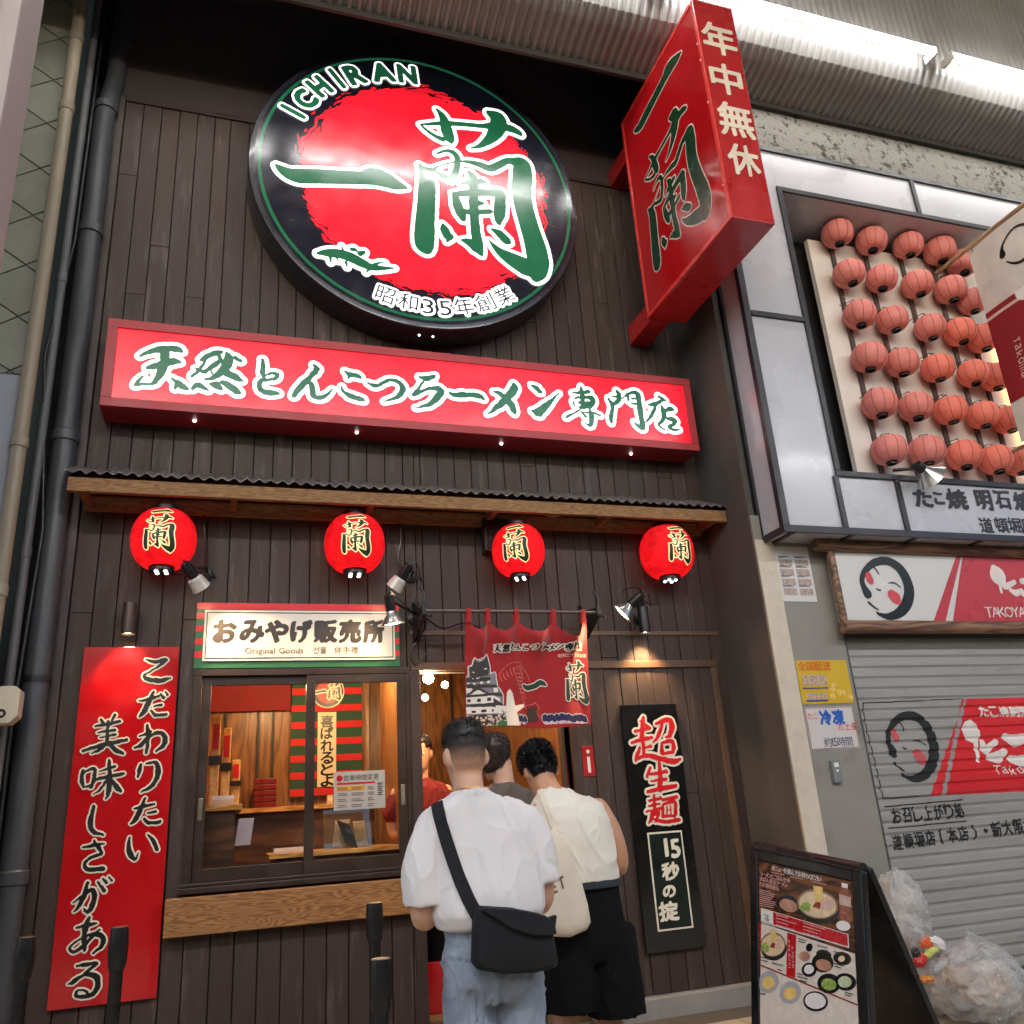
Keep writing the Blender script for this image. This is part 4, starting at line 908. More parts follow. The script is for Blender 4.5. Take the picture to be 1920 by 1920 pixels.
m_inkw = M('white dye', lin(236, 226, 214), .8, var=.05); m_inkk = M('black dye', lin(34, 32, 30), .8); m_inkg = M('green dye', lin(36, 62, 44), .8); m_inkgr = M('grey dye', lin(132, 128, 134), .8, var=.1)
m_inkbr = M('brown dye', lin(70, 44, 36), .8); m_inkp = M('pink dye', lin(226, 120, 112), .8); m_inkn = M('navy dye', lin(38, 36, 78), .8); m_inklg = M('leaf green dye', lin(92, 128, 60), .8); m_inkr = M('scarlet dye', lin(200, 44, 38), .8)
g = NR()
for st in place(RAN, *[(fN(1345, 0)[0]+fN(1700, 0)[0])/2, (fN(0, 830)[1]+fN(0, 1450)[1])/2, fN(1690, 1100)[0]-fN(1348, 1100)[0], fN(1500, 835)[1]-fN(1500, 1445)[1]]): g.stroke(st)
for st in cs(fN, [[(905,1150,20),(960,1175,34),(1060,1150,34),(1130,1105,34),(1170,1120,30),(1205,1140,14)]]): g.stroke(st)
g.blur(1); gw = g.copy().grow(.009).blur(1)
clipc(gw).mesh('lettering_outline', m_inkw, nor, cloth(.0048), cut=(cutu, cutv)); clipc(g).mesh('lettering', m_inkg, nor, cloth(.0066), cut=(cutu, cutv))
g = NR()
for ch, x, y, w_, h_ in zip('天然とんこつラーメン専門店', (525,630,730,820,915,1020,1140,1205,1285,1385,1480,1570,1650), (640,650,620,620,620,630,625,625,620,610,640,630,620), (95,95,65,75,75,90,75,75,85,80,85,80,80), (115,110,100,90,85,70,100,30,95,80,105,100,95)):
    u, v, ww, h2 = fit(fN, x, y, w_, h_); g.glyph(ch, u, v, ww*.92, h2*.88)
g.nib(.0042, .0026, .7).blur(1); gw = g.copy().grow(.0075).blur(1)
clipc(gw).mesh('headline_outline', m_inkw, nor, cloth(.0048), cut=(cutu, cutv)); clipc(g).mesh('headline', m_inkk, nor, cloth(.0066), cut=(cutu, cutv))
tb = MB(); u, v = fN(1370, 760); textline(tb, '昭和三十五年創業', u, v, .024, cloth(.0055)); tb.build('small_lettering', m_inkw, nor)
# the castle picture, printed layer by layer
base = [(60,1550),(640,1550),(660,1790),(380,1800),(150,1640),(60,1700)]
hall = [(60,1430),(130,1180),(100,1170),(110,1030),(150,1010),(140,880),(190,880),(225,760),(260,800),(350,770),(380,715),(400,770),(430,900),(430,1000),(500,960),(525,1160),(560,1200),(600,1290),(600,1500),(640,1560),(60,1560)]
g = npoly(NR(), hall).blur(1); gw = npoly(g.copy(), base).grow(.007).blur(1); clipc(gw).mesh('castle_outline', m_inkw, nor, cloth(.0048), cut=(cutu, cutv)); clipc(g).mesh('castle_wall', m_inkgr, nor, cloth(.006), cut=(cutu, cutv))
g = npoly(NR(), base); clipc(g).mesh('castle_base', m_inkbr, nor, cloth(.0062), cut=(cutu, cutv))
g = NR(); random.seed(5)
for k in range(150):
    x, y = random.uniform(70, 640), random.uniform(1560, 1790)
    if y < 1640+(x-150)*.7 or x > 380: u, v = fN(x, y); g.disc(u, v, random.uniform(.004, .0085))
clipc(g).mesh('castle_stones', M('stone dye', lin(206, 186, 170), .8), nor, cloth(.0074), cut=(cutu, cutv))
g = npoly(NR(), [(75,1420),(560,1450),(600,1540),(60,1535)], [(95,1310),(470,1290),(560,1330),(560,1400),(110,1395)], [(100,1180),(200,1180),(180,1240),(110,1250)], [(470,1180),(530,1180),(530,1240),(480,1240)], [(180,1270),(265,1195),(360,1265)]); clipc(g).mesh('castle_plaster', m_inkw, nor, cloth(.0074), cut=(cutu, cutv))
dk = [[(190,880),(225,790),(270,830),(345,800),(385,740),(400,800),(425,900),(400,1010),(170,1040),(150,900)], [(80,1160),(110,1120),(520,1140),(535,1175),(300,1180),(420,1260),(440,1280),(270,1205),(120,1290),(100,1290),(220,1190)], [(70,1280),(560,1250),(600,1300),(480,1290),(80,1310)], [(65,1380),(120,1410),(470,1390),(470,1320),(610,1420),(600,1450),(100,1440)],
      [(110,1100),(440,1090),(430,1030),(120,1040)], [(90,1490),(120,1490),(120,1525),(90,1525)], [(180,1490),(245,1490),(245,1525),(180,1525)], [(310,1480),(375,1480),(375,1520),(310,1520)], [(445,1480),(470,1480),(470,1515),(445,1515)], [(125,1330),(175,1330),(175,1380),(125,1380)], [(258,1330),(305,1330),(305,1375),(258,1375)], [(385,1320),(440,1320),(440,1365),(385,1365)]]
g = npoly(NR(), *dk).blur(1); clipc(g).mesh('castle_roof', M('charcoal dye', lin(58, 54, 54), .8), nor, cloth(.0088), cut=(cutu, cutv))
g = npoly(NR(), [(120,1110),(150,1100),(160,1130),(130,1135)], [(185,1115),(240,1105),(235,1140)], [(300,1095),(335,1090),(330,1125),(295,1125)], [(385,1085),(430,1080),(425,1115),(390,1115)], [(190,960),(225,955),(220,975)], [(335,920),(385,905),(380,930)], [(240,1045),(300,1030),(260,1060)], [(180,1050),(215,1040),(205,1055)]); clipc(g).mesh('castle_gable', m_inkw, nor, cloth(.010), cut=(cutu, cutv))
g = npoly(NR(), [(385,1790),(430,1710),(500,1690),(580,1760),(575,1805),(400,1805)]); clipc(g).mesh('bush', m_inklg, nor, cloth(.0076), cut=(cutu, cutv))
g = npoly(NR(), [(510,1680),(570,1630),(650,1650),(660,1700),(590,1770)]); clipc(g).mesh('tree', M('tree dye', lin(60, 108, 64), .8), nor, cloth(.0088), cut=(cutu, cutv))
tow = [(650,1250),(690,1200),(730,1260),(770,1430),(905,1400),(915,1440),(800,1520),(860,1770),(660,1790),(640,1520),(500,1450),(500,1425),(640,1440)]
g = npoly(NR(), tow).blur(1); clipc(g).mesh('white_tower', m_inkw, nor, cloth(.0095), cut=(cutu, cutv))
g = NR()
for st in cs(fN, [[(550,1000,4),(620,910,4),(700,850,4),(840,830,4),(870,880,4),(930,950,4),(960,1000,4),(990,1090,4)], [(740,930,5),(850,890,5),(900,1060,5)], [(740,930,5),(850,1200,5),(940,1460,5)], [(790,950,4),(850,930,4),(900,1200,4),(935,1330,4)]] + [[(560+i*45, 1010-i*28, 4), (575+i*45, 1070-i*28, 7), (600+i*45, 1100-i*26, 3)] for i in range(5)] + [[(800+i*9, 980+i*52, 8), (850+i*9, 985+i*52, 8)] for i in range(6)] + [[(950,1420,4),(1040,1400,4),(1060,1380,6),(1100,1420,5),(1120,1470,4),(1090,1520,4),(1150,1610,4)]]): g.stroke(st)
clipc(g).mesh('pink_outline', m_inkp, nor, cloth(.0062), cut=(cutu, cutv))
g = npoly(NR(), [(955,1450),(1080,1440),(1110,1640),(980,1640)]); clipc(g).mesh('brown_gate', m_inkbr, nor, cloth(.0062), cut=(cutu, cutv))
g = NR(); gl2 = NR(); random.seed(9)
for x in [850, 890, 930]+list(range(1175, 1790, 27)):
    u, v = fN(x+random.uniform(-6, 6), 1585+random.uniform(-16, 10)); g.stroke([(u, v+.01, .006), (u, v-.006, .012), (u+.004, v-.02, .013)])
    u, v = fN(x+random.uniform(-8, 8), 1655+random.uniform(-12, 10)); gl2.stroke([(u, v+.016, .009), (u+.004, v-.01, .007)])
gw = g.copy(); gw.m = np.maximum(gw.m, 0); gw.grow(.005).blur(1); clipc(gw).mesh('crowd_outline', m_inkw, nor, cloth(.0048), cut=(cutu, cutv)); clipc(g).mesh('crowd', m_inkn, nor, cloth(.0062), cut=(cutu, cutv)); clipc(gl2).mesh('crowd_legs', M('pale pink dye', lin(226, 196, 196), .8), nor, cloth(.0055), cut=(cutu, cutv))

# ------------------------------------------------------------------ small fixtures on and beside the front
q = P(1103, 1427, -.014); t = thing('door_button_sign', 'small red notice with a white bar on the wall right of the doorway', 'sign', q)
b = MB(); b.box(q.x-.045, q.x+.045, -.022, -.0145, q.z-.105, q.z+.105); b.build('plate', m_redpaint, t, bevel=.002)
b = MB(); b.lathe((q.x, -.0225, q.z+.065), (0, -1, 0), [(0, .014), (.001, .014)], 14); b.box(q.x-.011, q.x+.011, -.0238, -.0225, q.z-.08, q.z+.03); b.build('marking', m_white, t)
# grey conduits, a dome camera and a speaker box
t = thing('conduit', 'thin dark conduit running down the right edge of the plank front', 'pipe', (XR+.03, -.05, 0))
b = MB(); b.tube([(XR+.035, -.052, ZCEIL-.5), (XR+.035, -.052, .14)], .016, 10); b.build('pipe', m_trim, t, smooth=True)
b = MB()
for z in (1.0, 2.2, 3.2, 4.6, 6.0): b.box(XR+.012, XR+.058, -.058, -.034, z, z+.02)
b.build('clip', m_black, t)
q = P(1367, 1080, -.14); t = thing('dome_camera', 'small dark dome camera under its junction box at the right corner', 'camera', q)
b = MB(); b.box(q.x-.06, q.x+.05, q.y-.05, q.y+.05, q.z-.01, q.z+.06); b.tube([(q.x, q.y+.02, q.z+.06), (q.x-.01, q.y+.02, q.z+.75)], .013, 8); b.tube([(q.x-.055, q.y+.03, q.z+.02), (XR+.02, -.04, q.z+.02)], .02, 8); b.build('box', M('brown box', lin(66, 58, 52), .5), t, bevel=.004)
b = MB(); b.lathe((q.x, q.y, q.z-.01), (0, 0, -1), [(0, .045), (.01, .045), (.03, .036), (.045, .018), (.048, .002)], 20); b.build('dome', m_blackp, t, smooth=True)
q = P(925, 1010, -.0145); t = thing('speaker_box', 'flat black speaker box on the planks behind the lantern over the curtain', 'speaker', q)
b = MB(); b.box(q.x-.10, q.x+.10, -.12, -.0145, q.z-.13, q.z+.13); b.build('cabinet', M('charcoal speaker', lin(44, 38, 38), .6), t, bevel=.008)
b = MB(); b.box(q.x-.085, q.x+.085, -.124, -.1205, q.z-.115, q.z+.115); b.build('grille', m_back, t)

# barrier posts
for x, y, d, lab in ((225, 1738, 1.45, 'black queue post standing in front of the tall red board'), (50, 1757, 1.42, 'black queue post at the left edge by the dark drainpipe'), (702, 1692, 1.5, 'black queue post in front of the counter board, the one farther from the viewer'), (714, 1797, 2.55, 'black queue post beside the man in white, nearest to the viewer')):
    q = P(x, y, -d); t = thing('queue_post', lab, 'post', (q.x, q.y, 0), 'black queue posts in front of the shop'); H = q.z
    b = MB(); b.lathe((q.x, q.y, 0), (0, 0, 1), [(0, .17), (.012, .17), (.03, .15), (.04, .035)], 28); b.build('base', m_blackp, t, smooth=True)
    b = MB(); b.lathe((q.x, q.y, .036), (0, 0, 1), [(0, .027), (H-.16, .027)], 20); b.build('pole', m_blackp, t, smooth=True)
    b = MB(); b.lathe((q.x, q.y, H-.17), (0, 0, 1), [(0, .029), (.02, .037), (.09, .041), (.15, .038), (.168, .036), (.17, .032)], 20); b.build('belt_head', m_blackp, t, smooth=True)
    b = MB(); b.lathe((q.x, q.y, H-.001), (0, 0, 1), [(0, .031), (.002, .030)], 20); b.build('cap', M('worn cap top', lin(120, 100, 76), .5), t)

# ------------------------------------------------------------------ left edge: pipes and the tiled neighbour
LX = XL-.12
tile = thing('tiled_building', 'neighbouring building on the left faced with pale diamond patterned tiles', 'building', (-2.6, -.25, 0))
TX = P(84, 520, -.25).x
b = MB(); b.box(-4.5, TX, -.25, .6, 0, SOFZ+.9); b.build('wall', M('greenish grey joint', lin(92, 92, 80), .8), tile)
b = MB(); b.box(TX+.001, XL-.161, .25, .6, 0, SOFZ+.9); b.build('recess_wall', M('dark recess wall', lin(58, 58, 60), .8, var=.2, wear=lin(84, 82, 78)), tile)
x_0, z_0 = P(88, 231, -.262).x, P(88, 231, -.262).z; w, h = .29, .205; bm = MB()
def clip_poly(p, k, lim, sgn):
    out = []
    for a_, c_ in zip(p, p[1:]+p[:1]):
        ia, ic = (a_[k]-lim)*sgn <= 0, (c_[k]-lim)*sgn <= 0
        if ia: out.append(a_)
        if ia != ic: t = (lim-a_[k])/(c_[k]-a_[k]); out.append((a_[0]+(c_[0]-a_[0])*t, a_[1]+(c_[1]-a_[1])*t))
    return out
zl_ = P(20, 700, -.26).z
for i in range(-9, 4):
    for j in range(-14, 16):
        if (i+j) % 2 == 0: continue
        cx, cz = x_0+i*w, z_0+j*h; g_ = .008
        p = [(cx-w+g_, cz), (cx, cz-h+g_), (cx+w-g_, cz), (cx, cz+h-g_)]
        for k, lim, sg in ((0, TX-.002, 1), (1, zl_, -1), (1, SOFZ+.5, 1), (0, -4.4, -1)):
            p = clip_poly(p, k, lim, sg)
            if len(p) < 3: break
        if len(p) >= 3: bm.prism(p, lambda x, z: (x, -.262, z), lambda x, z: (x, -.2505, z))
bm.build('tile_facing', M('grey green tile', lin(158, 158, 142), .35, var=.12, sc=2, island=.10, wear=lin(116, 110, 94), wsc=1.5), tile)
b = MB(); b.box(-4.5, TX-.02, -.33, -.2505, .0, P(20, 702, -.33).z); b.build('lower_panel', M('pale grey metal panel', lin(168, 170, 176), .5, var=.06, wear=lin(120, 118, 112), wsc=3), tile)
col_ = thing('arcade_column', 'lavender grey steel column at the far left edge of the picture', 'column', (-2.2, -1.2, 0))
cx = P(85, 0, -.9).x+.02
b = MB(); b.box(cx-.75, cx-.02, -1.35, -.9, 0, ZCEIL); b.build('shaft', M('lavender grey paint', lin(176, 166, 166), .55, var=.06), col_, bevel=.02)
b = MB(); b.box(cx-.76, cx-.14, -1.39, -1.351, 0, ZCEIL-.01); b.build('cover_strip', M('pale strip', lin(206, 200, 186), .5), col_, bevel=.006)
def pipe(name, lab, pts, r, m, joints=(), mj=None, jr=1.16, jl=.07, cat='pipe'):
    t = thing(name, lab, cat, (pts[0][0], pts[0][1], 0)); b = MB(); b.tube(pts, r, 20); b.build('pipe', m, t, smooth=True)
    for z in joints:
        for (a, c) in zip(pts, pts[1:]):
            if min(a[2], c[2]) <= z <= max(a[2], c[2]):
                k = (z-a[2])/(c[2]-a[2]); p = Vector(a)+(Vector(c)-Vector(a))*k; b = MB(); b.lathe(p, (0, 0, 1), [(0, r*1.02), (.004, r*jr), (jl, r*jr), (jl+.01, r*1.02)], 20); b.build('joint', mj or m, t, smooth=True)
    return t
m_pipe = M('dark grey drainpipe', lin(66, 68, 72), .42, var=.2, sc=3, stretch=(4, 4, .6), wear=lin(98, 98, 98), wsc=2)
m_beige = M('beige vinyl pipe', lin(150, 138, 116), .45, var=.14, sc=3, stretch=(3, 3, .6), wear=lin(104, 92, 74), wsc=3)
dx = P(150, 600, -.10).x
pipe('drainpipe', 'thick dark grey drainpipe at the left end of the plank front', [(dx, -.10, 0), (dx, -.10, 6.6), (dx+.03, .0, 7.1), (dx+.05, .02, ZCEIL)], .072, m_pipe, [P(160, 440, -.1).z, P(175, 205, -.1).z, P(120, 830, -.1).z, P(30, 1660, -.1).z])
bx_ = P(80, 520, -.36).x; pipe('vinyl_pipe', 'beige vinyl pipe running up the edge of the tiled wall', [(bx_, -.36, 0), (bx_, -.36, ZCEIL)], .045, m_beige, [P(144, 80, -.36).z, P(125, 210, -.36).z, P(30, 840, -.36).z, P(8, 1120, -.36).z, 2.0])
sx = (bx_+dx)/2
pipe('flat_conduit', 'thin grey conduit between the beige pipe and the drainpipe', [(sx-.02, -.2, 0), (sx-.02, -.2, ZCEIL)], .028, M('mid grey conduit', lin(92, 92, 92), .5, var=.15), [3, 5])
pipe('black_cable', 'loose black cable hanging behind the grey conduit', [(sx+.035, -.16, .5), (sx+.02, -.2, 2), (sx+.05, -.17, 3.2), (sx-.055, -.235, 4.4), (sx+.02, -.16, 5.4), (sx+.03, -.15, ZCEIL)], .011, m_black, cat='cable')
t = thing('pipe_bracket', 'black strap holding the drainpipe beside the cream box', 'bracket', (dx, -.1, P(70, 1280, -.1).z)); q = P(70, 1280, -.1)
b = MB(); b.lathe((dx, -.10, q.z), (0, 0, 1), [(0, .073), (.0, .08), (.035, .08), (.035, .073)], 20); b.box(bx_, dx-.06, -.14, -.12, q.z, q.z+.03); b.build('strap', m_black, t)
q = P(5, 1322, -.42); t = thing('junction_box', 'cream plastic junction box with a black mark at the left edge', 'box', q)
b = MB(); c_ = .04; X1 = P(38, 1322, -.42).x; zA, zB = P(20, 1288, -.42).z, P(15, 1358, -.42).z
b.prism([(X1-.5, zB), (X1-c_, zB), (X1, zB+c_), (X1, zA-c_*.6), (X1-c_*.7, zA), (X1-.5, zA)], lambda x, z: (x, -.46, z), lambda x, z: (x, -.335, z)); b.build('housing', M('cream plastic', lin(216, 204, 178), .45, wear=lin(160, 146, 120)), t, bevel=.008)
g = Raster(X1-.3, X1, zB, zA, .003); g.glyph('o', P(2, 1338, -.46).x, P(2, 1338, -.46).z, .045, .045); g.grow(.004).blur(1); g.mesh('marking', m_blackink, t, onY(-.4645))

# loose wiring on the front
def wire(lab, pts, r=.006, m=None):
    t = thing('cable', lab, 'cable', pts[0], 'loose cables on the shop front'); b = MB(); q = [Vector(p) for p in pts]; out = []
    w = [q[0]*2-q[1]]+q+[q[-1]*2-q[-2]]
    for i in range(1, len(w)-2):
        for k in np.linspace(0, 1, 8, endpoint=False): a, b2, c, d = w[i-1:i+3]; out.append(.5*((2*b2)+(c-a)*k+(2*a-5*b2+4*c-d)*k*k+(3*b2-a-3*c+d)*k**3))
    b.tube(out+[q[-1]], r, 6); b.build('wire', m or m_blackp, t, smooth=True)
F = lambda x, y, Y=-.05: tuple(P(x, y, Y))
wire('pale cable looping under the awning between the two right lanterns', [F(975, 957, -.2), F(1000, 958, -.15), F(1035, 968, -.12), F(1065, 962, -.1), F(1085, 953, -.08)], .006, M('pale cable', lin(170, 150, 130), .6))
wire('black cable hanging beside the bell spotlight in loops', [F(778, 1120), F(800, 1150, -.08), F(790, 1190, -.06), F(770, 1220), F(778, 1245), F(800, 1225, -.07)], .006)
wire('black cable drooping from the left curtain bracket', [F(800, 1160, -.2), F(830, 1178, -.12), F(870, 1168, -.06), F(900, 1178)], .005)
wire('thin black cable running down the planks above the left spotlight', [F(385, 930), F(383, 980), F(388, 1040), F(384, 1072)], .007)
wire('thin black cable running down the planks above the upper right spotlight of the souvenir sign', [F(748, 965), F(752, 1010), F(747, 1050), F(766, 1082)], .007)
wire('black cable arching over the white spotlight right of the curtain', [F(1160, 1130, -.2), F(1168, 1108, -.2), F(1195, 1102, -.12), F(1205, 1118, -.04)], .005)
# ------------------------------------------------------------------ right-hand neighbour: the octopus ball shop
PY = -.66
tak = thing('snack_shop', 'closed snack shop building on the right with grey pillar, shutter and white framed display', 'shop', (6, PY, 0))
RX = P(1452, 1238, PY).x; PX1 = P(1583, 1200, PY).x
m_wallg = M('dark grey side wall', lin(76, 72, 68), .8, var=.16, sc=3, bump=.3, bsc=30, wear=lin(100, 94, 86), wsc=2)
b = MB(); b.box(RX, RX+.05, PY+.02, .3, -.01, ZCEIL+.3); b.build('side_wall', m_wallg, tak)
b = MB(); zp = P(1500, 1016, PY).z
b.box(RX, PX1, PY, PY+.0195, -.01, zp+.2); b.box(PX1-.055, PX1, PY+.02, PY+.10, -.01, zp); b.build('pillar', M('greige pillar paint', lin(136, 132, 124), .6, var=.12, sc=2, bump=.12, wear=lin(92, 84, 72), wsc=2.5, wamt=.7), tak)
b = MB(); b.box(RX-.002, P(1487, 1238, PY).x, PY-.012, PY-.0005, -.01, zp); b.build('pillar_edge', M('pale edge strip', lin(206, 194, 176), .6, var=.1, sc=8, wear=lin(150, 130, 104), wsc=6), tak, bevel=.003)
# white framed light box round the display
FY = -.92
FX0 = (P(1400, 585, FY).x+P(1471, 1000, FY).x)/2; FZ0 = (P(1476, 1000, FY).z+P(1920, 1012, FY).z)/2; FZ1 = (P(1440, 270, FY).z+P(1920, 386, FY).z)/2
NX0 = (P(1459, 359, FY).x+P(1570, 889, FY).x)/2; NZ0 = (P(1570, 887, FY).z+P(1920, 906, FY).z)/2; NZ1 = (P(1459, 359, FY).z+P(1851, 434, FY).z)/2; FX1 = 10.5
m_pan = M('white acrylic panel', lin(184, 184, 191), .26, var=.05, sc=1.2, coat=.12, wear=lin(140, 140, 146), wsc=1.5, wamt=.4); m_bar = M('black frame bar', lin(40, 38, 44), .4)
b = MB(); b.box(FX0, NX0-.006, FY, -.3, FZ0, FZ1); b.box(NX0-.005, FX1, FY, -.3, FZ0, NZ0); b.box(NX0-.005, FX1, FY, -.3, NZ1, FZ1); b.build('light_box', m_pan, tak)
w = .045; b = MB(); y0, y1 = FY-.022, FY-.0015
b.box(FX0-.01, FX0+w-.01, y0, y1, FZ0+w, FZ1-w); b.box(NX0-w/2, NX0+w/2, y0, y1, NZ0+.001, NZ1-.001); b.box(FX0-.01, FX1, y0, y1, FZ0-.01, FZ0+w-.001); b.box(FX0-.01, FX1, y0, y1, FZ1-w+.001, FZ1); b.box(NX0-w/2, FX1, y0, y1, NZ1, NZ1+w); b.box(FX0+w, NX0-w/2-.001, y0, y1, P(1440, 592, FY).z-w/2, P(1440, 592, FY).z+w/2)
b.box(NX0-w/2, FX1, y0, y1, NZ0-w, NZ0)
for px, py, lo, hi in ((1714, 370, NZ1+w+.001, FZ1-w), (1576, 950, FZ0+w, NZ0-w-.001), (1690, 950, FZ0+w, NZ0-w-.001)):
    x = P(px, py, FY).x; b.box(x-w/2, x+w/2, y0, y1, lo, hi)
b.box(FX0-.022, FX0-.0015, FY-.022, -.62, FZ0-.01, FZ0+.04); b.box(FX0-.022, FX0-.0015, FY-.021, FY+.03, FZ0+.041, FZ1); b.box(FX0-.022, FX0-.0015, -.66, -.62, FZ0+.041, FZ1)
for px in (1490, 1600, 1720, 1840):
    x = P(px, 1008, FY).x; b.box(x-.02, x+.02, FY+.001, -.6, FZ0-.012, FZ0-.0005)
b.build('frame_bar', m_bar, tak, bevel=.003)
b = MB(); b.box(NX0-.2, FX1, -.34, -.29, NZ0-.3, NZ1+.3); b.build('niche_back', M('charcoal niche', lin(30, 29, 30), .7), tak)
m_peb = bpy.data.materials.new('pebble dash concrete'); m_peb.use_nodes = True
def _pebble():
    N, L = m_peb.node_tree.nodes, m_peb.node_tree.links; b = N['Principled BSDF']; tc = N.new('ShaderNodeTexCoord')
    n = N.new('ShaderNodeTexNoise'); n.inputs['Scale'].default_value = 13; n.inputs['Detail'].default_value = 7; n.inputs['Roughness'].default_value = .65; L.new(tc.outputs['Object'], n.inputs['Vector'])
    n2 = N.new('ShaderNodeTexNoise'); n2.inputs['Scale'].default_value = 2.5; L.new(tc.outputs['Object'], n2.inputs['Vector'])
    a = N.new('ShaderNodeMath'); a.operation = 'MULTIPLY_ADD'; a.inputs[1].default_value = .35; L.new(n2.outputs['Fac'], a.inputs[0]); L.new(n.outputs['Fac'], a.inputs[2])
    cr = N.new('ShaderNodeValToRGB'); e = cr.color_ramp.elements; e[0].position = .56; e[0].color = (*lin(56, 54, 48), 1); e[1].position = .66; e[1].color = (*lin(132, 130, 122), 1); L.new(a.outputs[0], cr.inputs[0]); L.new(cr.outputs[0], b.inputs['Base Color']); b.inputs['Roughness'].default_value = .9
    bp = N.new('ShaderNodeBump'); bp.inputs['Strength'].default_value = 1; bp.inputs['Distance'].default_value = .03; L.new(n.outputs['Fac'], bp.inputs['Height']); L.new(bp.outputs[0], b.inputs['Normal'])
_pebble()
b = MB(); b.box(FX0+.03, FX1, FY+.03, -.2, FZ1, SOFZ); b.build('concrete_band', m_peb, tak)
b = MB(); b.box(FX0+.2, FX1, -.60, -.1, FZ1, SOFZ+.9); b.build('upper_wall', m_wallg, tak)
# lantern display board: white panel with dark slats
DYB = -.52; dl = (P(1507, 414, DYB).x+P(1606, 881, DYB).x)/2
dsp = thing('display_board', 'white slatted board carrying the rows of small pink red lanterns', 'board', (dl+1.5, DYB, NZ0))
b = MB(); b.box(dl, FX1, DYB, DYB+.05, NZ0+.005, NZ1-.1); b.build('panel', M('warm white board', lin(226, 216, 206), .6, var=.06), dsp)
LPX = [[(1570,438),(1634,452),(1703,460),(1762,470),(1804,494)], [(1592,513),(1653,523),(1720,533),(1782,543),(1824,565)], [(1612,590),(1673,600),(1744,614),(1800,622),(1843,634)], [(1630,670),(1691,680),(1758,690),(1825,700),(1867,707)], [(1649,757),(1717,763),(1782,769),(1843,778),(1891,787)], [(1667,844),(1738,846),(1808,854),(1867,862),(1910,866)]]
b = MB()
for c in range(5):
    xa = sum(P(r[c][0], r[c][1], DYB).x for r in LPX)/6-.155; b.box(xa-.018, xa+.018, DYB-.03, DYB-.0005, NZ0+.006, NZ1-.11)
b.build('slat', M('dark slat', lin(84, 68, 64), .6), dsp)
m_pl = M('faded coral lantern paper', lin(222, 130, 120), .6, var=.08, sc=12, bump=.12)
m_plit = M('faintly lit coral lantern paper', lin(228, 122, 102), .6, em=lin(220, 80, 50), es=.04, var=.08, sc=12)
def small_lantern():
    t = thing('small_lantern', '', 'lantern', (0, 0, 0), 'small coral lanterns on the display board')
    R = .144; rad = lambda z: R*max(0, 1-abs(z/(.125*1.02))**2.4)**.5
    b = MB(); b.lathe((0, 0, 0), (0, 0, 1), [(z, rad(z)) for z in np.linspace(-.105, .105, 17)], 24); b.build('shade', m_pl, t, smooth='all')
    b = MB()
    for k in range(10):
        a = 2*math.pi*k/10; b.tube([(math.cos(a)*(rad(z)+.0006), math.sin(a)*(rad(z)+.0006), z) for z in np.linspace(-.1, .1, 12)], .0022, 4)
    b.build('rib', M('lantern rib', lin(140, 52, 48), .6), t)
    b = MB(); b.lathe((0, 0, -.098), (0, 0, -1), [(0, .04), (.004, .046), (.026, .046), (.028, .036), (.01, .034)], 18); b.build('bottom_cap', m_blackp, t, smooth=True)
    b = MB(); b.lathe((0, 0, .098), (0, 0, 1), [(0, .045), (.004, .05), (.016, .05), (.018, .04)], 18); b.build('top_cap', m_blackp, t, smooth=True)
    b = MB(); b.tube([(-.03, 0, .11), (-.03, .02, .155), (.03, .02, .155), (.03, 0, .11)], .0035, 5); b.tube([(-.03, .02, .152), (-.08, .135, .12)], .004, 5); b.tube([(.03, .02, .152), (-.03, .135, .115)], .004, 5); b.build('hanger', m_black, t)
    return t
sl0 = small_lantern(); first = True
rowname = ('top', 'second', 'third', 'fourth', 'fifth', 'bottom'); colname = ('leftmost', 'second from left', 'middle', 'second from right', 'rightmost')
for i, row in enumerate(LPX):
    for j, (x, y) in enumerate(row):
        t = sl0 if first else copy_tree(sl0); first = False
        q = P(x, y, DYB-.15); t.location = q; t.rotation_euler = (random.uniform(-.06, .06), random.uniform(-.12, .12), random.uniform(-.6, .6)); t.scale = (random.uniform(.95, 1.05),)*3
        t['label'] = 'small coral red lantern, %s in the %s row' % (colname[j], rowname[i])
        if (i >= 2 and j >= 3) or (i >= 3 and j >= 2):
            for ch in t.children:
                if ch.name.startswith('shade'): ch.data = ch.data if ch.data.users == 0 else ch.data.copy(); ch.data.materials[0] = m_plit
glow = thing('strip_lamp', 'thin warm strip lamp behind the lower right lanterns of the display board', 'lamp', (P(1860, 800, DYB-.03).x, DYB-.02, P(1860, 800, DYB).z))
gx = P(1880, 700, DYB-.03).x; b = MB(); b.tube([(gx, DYB-.03, NZ0+.1), (gx, DYB-.03, NZ1-.9)], .012, 8); b.build('tube', M('warm strip', lin(255, 190, 120), .4, em=(1, .55, .22), es=5), glow, smooth=True)
